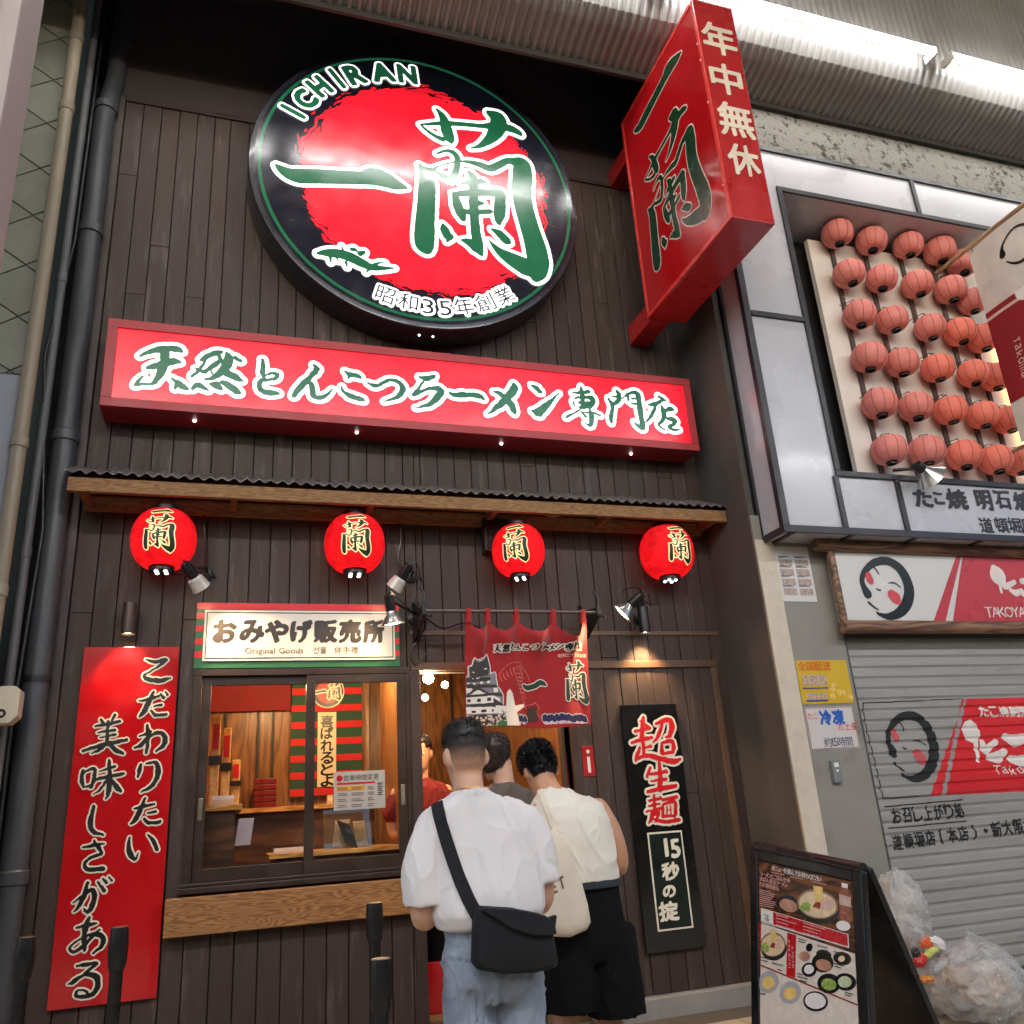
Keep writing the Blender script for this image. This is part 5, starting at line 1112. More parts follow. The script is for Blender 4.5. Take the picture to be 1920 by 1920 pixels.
# writing on the lower frame band
fT = crop(1660, 860, 260/1468, FY-.002); g = Raster(P(1690, 950, FY).x, P(1990, 950, FY).x, FZ0, NZ0, .0035)
for ch, x, y, w_, h_ in (('た',395,420,190,190),('こ',565,425,110,130),('焼',755,430,220,215),('明',1040,440,165,215),('石',1240,440,180,190),('焼',1450,455,190,195)):
    u, v, ww, h2 = fit(fT, x, y, w_, h_); g.glyph(ch, u, v, ww*.9, h2*.9)
g.nib(.013, .009, .5).warp(.004, 9, .8).blur(1); g2 = Raster(P(1690, 950, FY).x, P(1990, 950, FY).x, FZ0, NZ0, .0035)
for ch, x in (('道',1068),('頓',1230),('堀',1372),('店',1510)):
    u, v, ww, h2 = fit(fT, x, 705, 150, 160); g2.glyph(ch, u, v, ww*.92, h2*.92)
g2.grow(.005).blur(1); g.m = np.maximum(g.m, g2.m); g.mesh('band_lettering', M('faded black ink', lin(40, 38, 44), .5), tak, onY(FY-.003))
# silver lamp in front of the lanterns
q = P(1742, 885, -1.12); t = thing('display_lamp', 'silver reflector lamp on an arm in front of the bottom lantern row', 'lamp', (P(1700, 880, FY).x, FY, NZ0))
b = MB(); x_ = P(1690, 888, FY).x; b.tube([(x_-.1, FY-.03, NZ0+.03), (x_+.12, FY-.06, NZ0+.05), (q.x-.12, q.y+.03, q.z+.05), (q.x-.05, q.y, q.z+.04)], .014, 8); b.lathe((q.x-.10, q.y, q.z+.06), (.7, .2, -.45), [(0, .03), (.02, .04), (.07, .04)], 14); b.build('arm', m_black, t, smooth=True)
b = MB(); b.lathe((q.x-.045, q.y+.01, q.z+.025), (.75, .15, -.5), [(0, .035), (.02, .05), (.06, .085), (.10, .125), (.102, .122), (.06, .08)], 28); b.build('reflector', m_refl, t, smooth=True)
# banner hung between two poles
ba = P(1751, 513, DYB); BX = ba.x
ban = thing('banner', 'white and dark red cloth banner hung between two wooden poles at the right edge', 'banner', (BX, DYB-.5, ba.z))
def bpt(x, y): q = PX(x, y, BX); return (q.y, q.z)
up_, lo_ = bpt(1920, 386), bpt(1751, 513); ya = bpt(1815, 480)[0]; zlo = bpt(1910, 834)[1]; zup = (up_[1]+lo_[1])/2
m_pole = wood('pale pole', lin(150, 122, 92), lin(200, 174, 140), axis='Y', rough=.5)
b = MB(); b.tube([(BX, -.35, zup), (BX, -2.5, zup)], .022, 10); b.build('upper_pole', m_pole, ban, smooth=True)
q1 = P(1841, 899, DYB+.1); b = MB(); b.tube([(BX, -.35, zlo-.03), (BX, -2.5, zlo-.03)], .018, 10); b.build('lower_pole', m_pole, ban, smooth=True)
zr1, zr0 = bpt(1846, 590)[1], bpt(1890, 761)[1]
def wav(y, z): return .012*math.sin(y*7+z*1.3)
def bgrid(z0, z1, off):
    b = MB(); n, m = 24, 16; vs = []; fs = []
    for i in range(n+1):
        for j in range(m+1): y = ya-1.45*i/n; z = z0+(z1-z0)*j/m; vs.append((BX+wav(y, z)-off, y, z))
    for i in range(n):
        for j in range(m): a = i*(m+1)+j; fs.append((a, a+m+1, a+m+2, a+1))
    return b.add(vs, fs)
bgrid(zlo, zup-.03, 0).build('cloth', M('white banner cloth', lin(214, 208, 198), .8), ban, smooth='all')
bgrid(zr0, zr1, .002).build('red_band', M('dark red banner cloth', lin(140, 18, 28), .8), ban, smooth='all')
b = bgrid(zr1-.085, zr1-.055, .0035); b.build('stripe', M('pale stripe', lin(222, 190, 178), .8), ban, smooth='all')
b = MB()
for i in range(5): y = ya-.06-i*.3; b.tube([(BX, y, zup+.026), (BX+.003, y, zup-.06)], .006, 5)
b.build('ring', m_steel, ban)
g = Raster(-ya, -ya+1.3, zr0, zup, .004); bn = lambda off: (lambda u, v: (BX+wav(-u, v)-off, -u, v))
fBn = lambda x, y: (-bpt(1660+x*.302, 320+y*.302)[0], bpt(1660+x*.302, 320+y*.302)[1])
for st in cs(fBn, [[(735,525,20),(730,490,10),(745,440,6),(790,370,6),(850,335,8),(960,330,12)], [(760,565,4),(810,575,7),(860,555,9),(900,500,10)]]): g.stroke(st)
g.blur(1).mesh('emblem', m_blackink, ban, bn(.003))
g = Raster(-ya, -ya+1.3, zr0, zr1, .0035); y0_ = fBn(800, 1050)
for i, ch in enumerate('Takoma'):
    u, v = fBn(812+i*10, 1060+i*42); g.glyph(ch, u+.02, v, .05, .065, -math.pi/2)
g.grow(.002).blur(1).mesh('lettering', M('pale banner ink', lin(214, 176, 164), .7), ban, bn(.0045))
g = Raster(-ya, -ya+1.3, zr0, zr1, .004); u, v = fBn(850, 750); g.disc(u+.03, v, .09); g.blur(1).mesh('emblem_spot', m_white, ban, bn(.0048))
# sign board with face emblem, framed by bamboo-like rods
SYB = PY-.09; fE = crop(1420, 980, 500/1455, SYB)
ea, eb = fE(415, 165), fE(490, 540); sx0 = (ea[0]+eb[0])/2; sz1 = (fE(415, 165)[1]+fE(1455, 190)[1])/2; sz0 = (fE(490, 542)[1]+fE(1455, 540)[1])/2
fb_ = thing('fascia_board', 'white and red fascia board with a brush face emblem between brown rods over the shutter', 'sign', (sx0+1.5, SYB, sz0))
b = MB(); b.box(sx0, FX1, SYB, PY+.05, sz0, sz1); b.build('panel', M('white gloss board', lin(214, 210, 206), .2, var=.03, coat=.3), fb_)
m_rod = wood('brown round rod', lin(84, 58, 44), lin(140, 104, 80), axis='X', rough=.5)
b = MB(); b.tube([(sx0-.16, SYB-.01, sz1+.045), (FX1, SYB-.01, sz1+.045)], .05, 14); b.tube([(sx0-.06, SYB-.01, sz0-.045), (FX1, SYB-.01, sz0-.045)], .05, 14); b.tube([(sx0-.03, SYB, sz0), (sx0-.03, SYB, sz1)], .03, 12); b.build('rod', m_rod, fb_, smooth=True)
def emblem(f, parent, ra_, mapf, dx=0, dy=0, sx=1.0, sy=1.0, cut=None, ink=None, pink=None):
    T = lambda L: [(700+(x-700)*sx+dx, 365+(y-365)*sy+dy, r) for x, y, r in L]
    g = ra_()
    for L in ([(600,388,24),(580,350,16),(570,310,14),(588,262,15),(640,218,19),(715,212,21),(785,262,26),(824,350,29),(820,425,29),(782,485,25),(720,512,17),(665,500,8),(650,488,4)], [(605,435,6),(635,460,5),(660,475,4)], [(625,232,3),(648,258,4),(662,282,3)], [(714,330,3),(748,330,4),(780,352,3)], [(648,360,3),(660,367,4),(672,368,3)]):
        for st in cs(f, [T(L)]): g.stroke(st)
    g.blur(1).mesh('emblem', ink or m_blackink, parent, mapf(.003), cut=cut)
    for L in ([(605,290,18),(612,310,20),(620,322,14)], [(735,395,26),(752,410,30),(765,425,20)]):
        g = ra_()
        for st in cs(f, [T(L)]): g.stroke(st)
        g.blur(1).mesh('cheek', pink or M('pink cheek ink', lin(204, 70, 80), .5, var=.3, sc=30), parent, mapf(.0035), cut=cut)
mf = lambda off: (lambda u, v: (u, SYB-off, v))
emblem(fE, fb_, lambda: Raster(sx0, sx0+1.2, sz0, sz1, .004), mf)
b = MB(); za, zb_ = sz1, sz0; xr1, xr0 = fE(1085, 188)[0], fE(960, 540)[0]; gp = [fE(1112, 188)[0], fE(1025, 540)[0], fE(1120, 188)[0], fE(1065, 540)[0]]
b.quad((xr0, SYB-.002, sz0), (gp[1], SYB-.002, sz0), (gp[0], SYB-.002, sz1), (xr1, SYB-.002, sz1)); b.quad((gp[3], SYB-.002, sz0), (FX1, SYB-.002, sz0), (FX1, SYB-.002, sz1), (gp[2], SYB-.002, sz1))
b.build('red_field', M('crimson board print', lin(186, 46, 56), .3, var=.06, coat=.2), fb_)
g = Raster(gp[0], gp[0]+2.0, sz0, sz1, .004)
for st in cs(fE, [[(1290,250,18),(1310,290,44),(1300,310,20)], [(1290,240,6),(1295,260,14)], [(1315,310,10),(1330,380,7)], [(1345,320,10),(1350,350,14),(1400,325,12)], [(1380,370,10),(1410,385,16),(1440,370,10)], [(1440,320,14),(1480,320,16),(1530,330,14)], [(1450,390,14),(1500,395,18),(1540,380,12)]]): g.stroke(st)
for i, ch in enumerate('TAKOYAKI'):
    u, v = fE(1262+i*36, 488); g.glyph(ch, u, v, .085 if ch != 'I' else .02, fE(0, 455)[1]-fE(0, 518)[1]); 
g.blur(1).mesh('lettering', M('off white print', lin(230, 218, 212), .4), fb_, mf(.004))
# shutter
SHY = PY+.05; sh0 = PX1+.002; shz = sz0-.11; PIT = .078
def shY(z):
    t = (z % PIT)/PIT
    return SHY-(.012*min(1, t/.2) if t < .2 else .012 if t < .75 else .012*max(0, (1-(t-.75)/.15)) if t < .9 else 0)
zs = []
z = 0.0
while z < shz:
    for t in (0, .2, .75, .9): zs.append(z+t*PIT)
    z += PIT
shu = thing('roller_shutter', 'closed grey slatted roller shutter painted with a face emblem and red field', 'shutter', (sh0+2, SHY, 0))
b = MB(); vs = []; fs = []
for z in zs: vs += [(sh0, shY(z+1e-6), z), (FX1, shY(z+1e-6), z)]
for i in range(len(zs)-1): fs.append((2*i, 2*i+1, 2*i+3, 2*i+2))
b.add(vs, fs); b.box(sh0, FX1, SHY+.01, SHY+.04, 0, shz+.2); b.build('curtain', M('grey shutter steel', lin(166, 164, 160), .42, metal=.25, var=.10, sc=3, stretch=(.4, 1, 3), wear=lin(112, 106, 98), wsc=2.2, wamt=.7), shu)
b = MB(); b.box(sh0, FX1, PY-.01, SHY+.04, shz+.0, shz+.07); b.box(sh0-.001, sh0+.016, PY+.001, SHY+.01, 0, shz-.001); b.box(sh0+.017, FX1, SHY-.03, SHY+.005, 0, .10); b.build('guide_rail', M('grey rail', lin(92, 92, 92), .4, metal=.5), shu)
fH = crop(1420, 980, 500/1455, SHY-.012); mh = lambda off: (lambda u, v: (u, shY(v)-off, v)); ct = ([], [z for z in zs])
SR = lambda: Raster(sh0+.017, sh0+2.4, .2, shz, .004)
emblem(fH, shu, SR, mh, dx=140, dy=865, sx=.98, sy=1.14, cut=ct, ink=M('matt black shutter paint', lin(26, 26, 28), .6), pink=M('pink shutter paint', lin(196, 84, 88), .6))
g = SR(); g.poly([fH(1130, 965), fH(945, 1490), fH(1005, 1487), fH(1105, 1020), fH(1115, 965)]); g.poly([fH(1140, 962), fH(1130, 1020), fH(1030, 1485), fH(2050, 1440), fH(2050, 930)]); g.mesh('red_field', M('red shutter paint', lin(206, 32, 42), .5, var=.08), shu, mh(.002), cut=ct)
g = SR()
for ch, x in (('た',1235),('こ',1290),('焼',1345),('割',1400),('烹',1450)):
    u, v, ww, h2 = fit(fH, x, 1030, 50, 52); g.glyph(ch, u, v, ww, h2)
g.grow(.004)
for st in cs(fH, [[(1160,1085,10),(1165,1140,52),(1180,1160,30)], [(1185,1180,16),(1205,1300,9)], [(1225,1200,16),(1240,1240,20),(1300,1195,14)], [(1260,1280,16),(1310,1280,28),(1350,1245,14)], [(1350,1170,18),(1400,1190,30),(1450,1175,22)], [(1380,1290,18),(1440,1300,26),(1500,1280,18)]]): g.stroke(st)
for i, ch in enumerate('Takoma'):
    u, v, ww, h2 = fit(fH, 1310+i*42, 1350, 36 if ch != 'T' else 42, 50 if ch in 'Tk' else 36); g.glyph(ch, u, v, ww, h2)
g.grow(.0025).blur(1).mesh('white_lettering', M('white shutter paint', lin(232, 224, 218), .6), shu, mh(.0042), cut=ct)
g = Raster(sh0+.017, sh0+2.4, .4, 1.5, .0028)
for i, ch in enumerate('お召し上がり処'):
    u, v, ww, h2 = fit(fH, 760+i*57, 1600-i*5, 50, 78); g.glyph(ch, u, v, ww*.95, h2)
for i, ch in enumerate('道頓堀店（本店）・新大阪駅店・浜松'):
    u, v, ww, h2 = fit(fH, 765+i*60, 1745-i*8, 54 if ch not in '（）・' else 20, 78 if ch != '・' else 20); g.glyph(ch, u, v, ww*.95, h2)
g.grow(.0042)
for L in ([(695,1550,3),(1120,1512,3)], [(715,1668,3),(1140,1628,3)]):
    for st in cs(fH, [L]): g.stroke(st)
g.mesh('black_lettering', MATS['matt black shutter paint'], shu, mh(.002), cut=ct)
g = SR()
for L in ([(575,985,3),(590,1100,3),(640,1300,3),(685,1500,3)], [(575,985,3),(1125,960,2)], [(685,1505,3),(950,1490,2)]):
    for st in cs(fH, [L]): g.stroke(st)
g.mesh('outline_mark', MATS['matt black shutter paint'], shu, mh(.002), cut=ct)
# papers on the pillar
def paper(name, lab, pts, mat, Y=PY-.004, cat='poster'):
    q = [P(x, y, Y) for x, y in pts]; x0 = (q[0].x+q[3].x)/2; x1 = (q[1].x+q[2].x)/2; z1 = (q[0].z+q[1].z)/2; z0 = (q[2].z+q[3].z)/2
    t = thing(name, lab, cat, ((x0+x1)/2, Y, z0)); b = MB(); b.box(x0, x1, Y, Y+.003, z0, z1); b.build('sheet', mat, t); return t, x0, x1, z0, z1
m_paper = M('laminated paper', lin(214, 208, 206), .18, var=.04, coat=.6)
t, x0, x1, z0, z1 = paper('menu_sheet', 'white laminated sheet of small food pictures high on the grey pillar', ((1452, 1024), (1514, 1026), (1532, 1128), (1466, 1128)), m_paper)
b = MB(); random.seed(4); w_, h_ = x1-x0, z1-z0
for c in range(2):
    for r in range(4): b.box(x0+w_*(.08+.47*c), x0+w_*(.46+.47*c), PY-.006, PY-.0045, z1-h_*(.30+.175*r)-h_*.06, z1-h_*(.22+.175*r)-h_*.02)
b.build('picture', M('muted food print', lin(170, 150, 140), .3, var=.5, sc=60), t)
b = MB()
for c in range(2):
    for r in range(4): 
        for k in range(2): b.box(x0+w_*(.08+.47*c), x0+w_*(.30+.47*c+.1*((r+k) % 2)), PY-.006, PY-.0045, z1-h_*(.21+.175*r)+k*.008, z1-h_*(.21+.175*r)+.004+k*.008)
b.build('small_print', m_blackink, t)
t, x0, x1, z0, z1 = paper('delivery_poster', 'yellow delivery poster with food pictures on the grey pillar', ((1491, 1238), (1588, 1238), (1599, 1318), (1505, 1320)), M('yellow poster', lin(214, 176, 56), .2, var=.1, coat=.6))
w_, h_ = x1-x0, z1-z0; b = MB(); textline(b, '全国配送', x0+.03*w_, z1-.22*h_, .062, onY(PY-.0055)); b.build('headline', m_redink, t)
b = MB(); b.box(x0+.08*w_, x0+.55*w_, PY-.0055, PY-.0045, z0+.42*h_, z0+.66*h_); b.box(x0+.1*w_, x0+.5*w_, PY-.0055, PY-.0045, z0+.10*h_, z0+.24*h_); b.build('picture', M('poster food print', lin(186, 160, 140), .3, var=.5, sc=50), t)
b = MB(); b.box(x0+.05*w_, x0+.55*w_, PY-.007, PY-.006, z0+.34*h_, z0+.37*h_); b.box(x0+.08*w_, x0+.5*w_, PY-.007, PY-.006, z0+.05*h_, z0+.085*h_); b.build('blue_line', M('blue print', lin(44, 56, 130), .4), t)
b = MB(); random.seed(8)
for k in range(9): b.lathe((x0+w_*random.uniform(.58, .95), PY-.0045, z0+h_*random.uniform(.06, .42)), (0, -1, 0), [(0, .022), (.001, .022)], 12); b.v[-24:] = [(x, y-k*.0004, z) for x, y, z in b.v[-24:]]
b.build('dumpling_print', M('golden print', lin(224, 186, 96), .3, var=.3, sc=40), t)
t, x0, x1, z0, z1 = paper('frozen_goods_poster', 'white poster with blue and red writing under the yellow poster', ((1509, 1327), (1598, 1323), (1613, 1403), (1520, 1406)), m_paper)
w_, h_ = x1-x0, z1-z0; g = Raster(x0, x1, z0, z1, .0025); g.glyph('冷', x0+.40*w_, z0+.74*h_, .095, .10); g.glyph('凍', x0+.66*w_, z0+.74*h_, .095, .10); g.grow(.006).blur(1).mesh('blue_lettering', M('blue ink', lin(38, 88, 176), .4), t, onY(PY-.0055))
b = MB(); textline(b, 'お土産', x0+.62*w_, z0+.44*h_, .05, onY(PY-.0055)); textline(b, 'たこ', x0+.04*w_, z0+.72*h_, .045, onY(PY-.0055)); b.build('red_lettering', m_redink, t)
b = MB(); textline(b, '約15時間', x0+.28*w_, z0+.07*h_, .062, onY(PY-.0055), gap=.06); b.build('lettering', M('navy ink', lin(50, 52, 90), .4), t)
b = MB(); e = .004
for (p0, p1, r0, r1) in ((x0+e, x1-e, z1-2*e, z1-e), (x0+e, x1-e, z0+e, z0+2*e), (x0+e, x0+2*e, z0+2*e, z1-2*e), (x1-2*e, x1-e, z0+2*e, z1-2*e)): b.box(p0, p1, PY-.0055, PY-.0045, r0, r1)
b.build('border', M('maroon line', lin(130, 60, 70), .4), t)
q = P(1565, 1447, PY); t = thing('shutter_switch', 'small grey switch box on the pillar under the white poster', 'switch', q)
b = MB(); b.box(q.x-.035, q.x+.035, PY-.03, PY-.0005, q.z-.075, q.z+.075); b.build('box', M('grey switch', lin(120, 124, 126), .4), t, bevel=.006)
b = MB(); b.box(q.x-.018, q.x+.018, PY-.033, PY-.0305, q.z+.03, q.z+.06); b.lathe((q.x, PY-.0305, q.z+.005), (0, -1, 0), [(0, .01), (.006, .009)], 12); b.build('button', m_white, t)
# ------------------------------------------------------------------ inside the ticket room and the corridor
TY = 1.72
b = MB(); b.box(IX0+.002, 1.205, TY, TY+.08, .121, 2.749); b.box(2.47, 2.54, .142, IY-.002, .121, 2.749); b.build('partition', m_inwood, shop)
b = MB()
for x in (.02, .28, .40, 1.02): b.box(x-.011, x+.011, TY-.025, TY-.001, .13, 2.74)
b.build('partition_batten', MATS['dark batten'], shop)
def inbox(name, lab, cat, x0, x1, y0, y1, z0, z1, mat, group=None, bevel=.004):
    t = thing(name, lab, cat, ((x0+x1)/2, (y0+y1)/2, z0), group); b = MB(); b.box(x0, x1, y0, y1, z0, z1); b.build('body', mat, t, bevel=bevel); return t
ctz = P(600, 1508, 1.4).z
m_ctop = wood('honey counter top', lin(176, 118, 56), lin(222, 166, 94), sc=1.6, axis='X', dist=3, rough=.3)
t = thing('wall_counter', 'wooden wall counter running round the inside of the ticket room', 'counter', (.3, 1.5, .12))
b = MB(); b.box(IX0+.003, 1.204, 1.38, TY-.03, ctz-.035, ctz); b.build('top', m_ctop, t, bevel=.003)
b = MB(); b.box(IX0+.003, .14, .20, 1.379, ctz-.035, ctz); b.build('side_top', m_ctop, t, bevel=.003)
b = MB(); b.box(IX0+.004, 1.203, 1.45, TY-.04, .122, ctz-.036); b.box(IX0+.004, .10, .24, 1.449, .122, ctz-.036); b.build('front_panel', m_indark, t)
dz = P(650, 1590, .45).z
t = thing('service_desk', 'light wooden service desk just inside the right window pane', 'desk', (.85, .6, .12))
b = MB(); b.box(.32, 1.2, .24, .86, dz-.03, dz); b.build('top', m_ctop, t, bevel=.003); b = MB(); b.box(.36, 1.18, .28, .82, .122, dz-.031); b.build('cabinet', m_indark, t)
# hanging banner with emblem and white strip
BNY = TY-.045; fW = crop(320, 1220, 480/1646, BNY)
xa, xb = fW(775, 500)[0], fW(1230, 500)[0]; zt_, zb2 = fW(1000, 100)[1], fW(1000, 935)[1]
ban2 = thing('striped_banner', 'red and green striped banner on the back wall seen through the window', 'banner', ((xa+xb)/2, BNY, zb2))
b = MB(); b.box(xa, xb, BNY, BNY+.006, zb2, zt_); b.build('cloth', M('dark green cloth', lin(40, 78, 58), .8, var=.1), ban2)
b = MB()
for k in range(9):
    z = fW(1000, 240+k*107)[1]
    if z-.05 > zb2: b.box(xa, xb, BNY-.003, BNY-.0005, z-.055, z)
b.build('red_stripe', M('red cloth stripe', lin(206, 36, 40), .8, var=.08), ban2)
u0_, v1_ = fW(946, 398); u1_, v0_ = fW(1062, 872); b = MB(); b.box(u0_, u1_, BNY-.012, BNY-.004, v0_, v1_); b.build('white_strip', M('lit white strip', lin(240, 226, 190), .6), ban2)
g = Raster(u0_, u1_, v0_, v1_, .003)
for ch, y in zip('喜ばれるとよ', (455, 530, 610, 690, 765, 835)):
    u, v, ww, h2 = fit(fW, 1004, y, 80, 74); g.glyph(ch, u, v, ww, h2)
g.nib(.0055, .003, .7).blur(1).mesh('lettering', m_blackink, ban2, onY(BNY-.014))
cu_, cv_ = fW(1010, 265); r_ = fW(1115, 265)[0]-cu_
b = MB(); b.lathe((cu_, BNY-.013, cv_), (0, -1, 0), [(0, r_), (.004, r_)], 40); b.build('emblem_rim', m_cream, ban2)
b = MB(); b.lathe((cu_, BNY-.0175, cv_), (0, -1, 0), [(0, r_*.93), (.002, r_*.93)], 40); b.build('emblem_disc', m_blackink, ban2)
b = MB(); b.lathe((cu_, BNY-.020, cv_), (0, -1, 0), [(0, r_*.70), (.002, r_*.70)], 40); b.build('emblem_sun', m_redink, ban2)
g = Raster(cu_-r_, cu_+r_, cv_-r_, cv_+r_, .003)
for st in place(ICHI, cu_-r_*.45, cv_, r_*.75, r_*.2)+place(RAN, cu_+r_*.4, cv_, r_*.8, r_*1.1): g.stroke(st)
gw = g.copy().grow(.012).blur(1); gw.mesh('emblem_outline', m_cream, ban2, onY(BNY-.0235)); g.blur(1).mesh('emblem_lettering', MATS['dark green ink'], ban2, onY(BNY-.025))
# goods
t = thing('red_valance', 'dark red cloth valance along the top of the ticket room back wall', 'cloth', (.1, TY-.06, 2.1)); b = MB(); b.box(IX0+.01, xa-.01, TY-.06, TY-.05, fW(500, 390)[1], 2.74); b.build('cloth', M('dark red valance cloth', lin(128, 30, 24), .85, var=.2), t)
random.seed(31)
for k in range(7):
    x_k = P(690, 1480, 1.5).x-.30+k*.062+random.uniform(-.006, .006); hk = random.uniform(.06, .15)
    t = thing('noodle_pack', 'small %s packet on the back counter, %s from the left' % (('cream', 'red', 'brown', 'green', 'cream', 'orange', 'brown')[k], ('first', 'second', 'third', 'fourth', 'fifth', 'sixth', 'seventh')[k]), 'packet', (x_k, 1.52, ctz), 'packets on the back counter')
    b = MB(); b.box(x_k-.024, x_k+.024, 1.50, 1.535, ctz+.001, ctz+hk); c_k = ((220, 196, 150), (170, 40, 34), (110, 66, 36), (70, 110, 70), (226, 206, 170), (214, 130, 60), (120, 76, 44))[k]; b.build('pack', M('packet print %d %d %d' % c_k, lin(*c_k), .4, var=.4, sc=40), t, bevel=.006)
    b = MB(); b.box(x_k-.017, x_k+.017, 1.4975, 1.4995, ctz+hk*.35, ctz+hk*.75); b.build('label', m_cream, t)
for k in range(5):
    x0, x1 = P(476, 1480, 1.5).x, P(518, 1480, 1.5).x
    inbox('stacked_tray', 'red lacquer tray in the stack on the back counter, %s' % ('at the bottom', 'second from the bottom', 'in the middle', 'second from the top', 'on top')[k], 'tray', x0, x1, 1.44, 1.62, ctz+.001+k*.045, ctz+.041+k*.045, M('red lacquer', lin(120, 26, 20), .25, coat=.4), 'stacked trays on the back counter', .006)
for k in range(3):
    z0_ = ctz+.001; x0 = -.075+k*.075; hgt = (.62, .55, .34)[k]; y0_ = (.62, .80, 1.0)[k]
    t = thing('souvenir_rack', 'upright rack of packed noodles on the left counter, %s' % ('the tallest', 'the middle one', 'the shortest')[k], 'rack', (x0+.03, y0_, z0_), 'souvenir racks on the left counter')
    b = MB(); b.box(x0, x0+.06, y0_, y0_+.05, z0_, z0_+hgt); b.build('pack', M('gold and cream packaging', lin(220, 176, 110), .4, var=.5, sc=30), t, bevel=.008)
    b = MB(); b.box(x0-.012, x0+.072, y0_-.03, y0_-.001, z0_+hgt*.45, z0_+hgt*.55); b.build('holder', m_black, t, bevel=.003)
    b = MB(); b.box(x0+.01, x0+.05, y0_-.004, y0_-.001, z0_+hgt*.62, z0_+hgt*.9); b.build('label', m_redink, t)
t = thing('price_card', 'small pale price card on the left counter', 'card', (.02, .42, ctz)); b = MB(); b.obox((.02, .42, ctz+.028), (.07, 0, 0), (0, .004, .012), (0, -.008, .026)); b.build('card', m_paper, t)
t = thing('pump_bottle', 'white pump bottle on the back counter beside the right sash', 'bottle', (P(735, 1478, 1.4).x, 1.45, ctz)); x_ = ORG[t.name].x
b = MB(); b.lathe((x_, 1.45, ctz+.001), (0, 0, 1), [(0, .038), (.005, .042), (.13, .042), (.15, .02), (.165, .018)], 20); b.build('bottle', m_white, t, smooth=True)
b = MB(); b.lathe((x_, 1.45, ctz+.167), (0, 0, 1), [(0, .016), (.02, .016), (.035, .006), (.05, .006), (.055, .014), (.06, .014)], 14); b.tube([(x_, 1.45, ctz+.222), (x_-.04, 1.45, ctz+.218)], .006, 6); b.build('pump', m_white, t, smooth=True)
t = inbox('pink_bottle', 'slim pink bottle next to the white pump bottle', 'bottle', x_-.11, x_-.07, 1.43, 1.47, ctz+.001, ctz+.16, M('pink plastic', lin(226, 120, 110), .35), None, .012)
b = MB(); b.lathe((x_-.09, 1.45, ctz+.161), (0, 0, 1), [(0, .012), (.03, .011)], 12); b.build('cap', m_white, t)
# notice on the pane, leaflet stand, scanner
fG = crop(320, 1220, 480/1646, .006); q = [fG(1047, 782), fG(1375, 770), fG(1372, 1012), fG(1043, 1028)]
x0, x1, z1, z0 = (q[0][0]+q[3][0])/2, (q[1][0]+q[2][0])/2, (q[0][1]+q[1][1])/2, (q[2][1]+q[3][1])/2; GY = -.036
t = thing('opening_hours_notice', 'white printed opening hours notice taped behind the right window pane', 'notice', ((x0+x1)/2, GY, z0)); GY = -.024
b = MB(); b.box(x0, x1, GY, GY+.002, z0, z1); b.build('sheet', m_paper, t); w_, h_ = x1-x0, z1-z0
b = MB(); textline(b, '営業時間変更', x0+.19*w_, z1-.23*h_, .034, onY(GY-.0012)); b.build('headline', M('grey ink', lin(70, 62, 54), .6), t)
b = MB(); b.lathe((x0+.11*w_, GY-.001, z1-.17*h_), (0, -1, 0), [(0, .02), (.0005, .02)], 20); b.box(x0+.06*w_, x0+.80*w_, GY-.0012, GY-.0006, z1-.34*h_, z1-.29*h_); b.build('red_bar', m_redink, t)
b = MB(); b.box(x0+.06*w_, x0+.6*w_, GY-.0012, GY-.0006, z1-.50*h_, z1-.38*h_); b.build('orange_bar', M('orange print', lin(240, 176, 60), .5), t)
b = MB(); random.seed(12)
for r in range(4):
    for c, (a0_, wd) in enumerate(((.07, .22), (.34, .26), (.66, .14))):
        for k in range(2): b.box(x0+a0_*w_, x0+(a0_+wd*random.uniform(.7, 1))*w_, GY-.0024, GY-.0016, z1-(.43+.15*r+.05*k)*h_, z1-(.415+.15*r+.05*k)*h_)
b.build('small_print', MATS['maroon line'], t)
b = MB()
for k in range(7): b.box(x0+.85*w_, x0+(.95-.02*(k % 2))*w_, GY-.0012, GY-.0006, z1-(.36+.05*k)*h_, z1-(.335+.05*k)*h_)
b.build('side_print', m_blackink, t)
t = thing('leaflet_stand', 'clear acrylic leaflet stand on the service desk below the notice', 'stand', (.84, .40, dz))
b = MB(); b.obox((.84, .42, dz+.13), (.16, 0, 0), (0, .003, .001), (0, .03, .125)); b.obox((.84, .36, dz+.08), (.16, 0, 0), (0, .003, .001), (0, .02, .078)); b.build('holder', glass_mat('clear acrylic', (.9, .92, .9), .8), t)
b = MB(); b.obox((.80, .40, dz+.10), (.05, 0, 0), (0, .004, 0), (.012, .02, .085)); b.obox((.93, .40, dz+.09), (.04, 0, 0), (0, .004, 0), (-.01, .02, .08)); b.build('leaflet', M('pale leaflet', lin(220, 190, 160), .4, var=.3, sc=30), t)
t = thing('card_reader', 'black card reader leaning on the service desk', 'reader', (.83, .32, dz)); b = MB(); b.obox((.83, .31, dz+.09), (.045, 0, -.02), (0, .012, .004), (-.03, .01, .08)); b.build('body', m_blackp, t, bevel=.006)
b = MB(); b.obox((.832, .297, dz+.12), (.03, 0, -.013), (0, .001, 0), (-.012, .004, .03)); b.build('screen', M('dark screen', lin(20, 24, 28), .1), t)
t = inbox('paper_pad', 'stack of white papers on the service desk', 'papers', .36, .62, .45, .65, dz+.001, dz+.03, m_paper, None, .002)
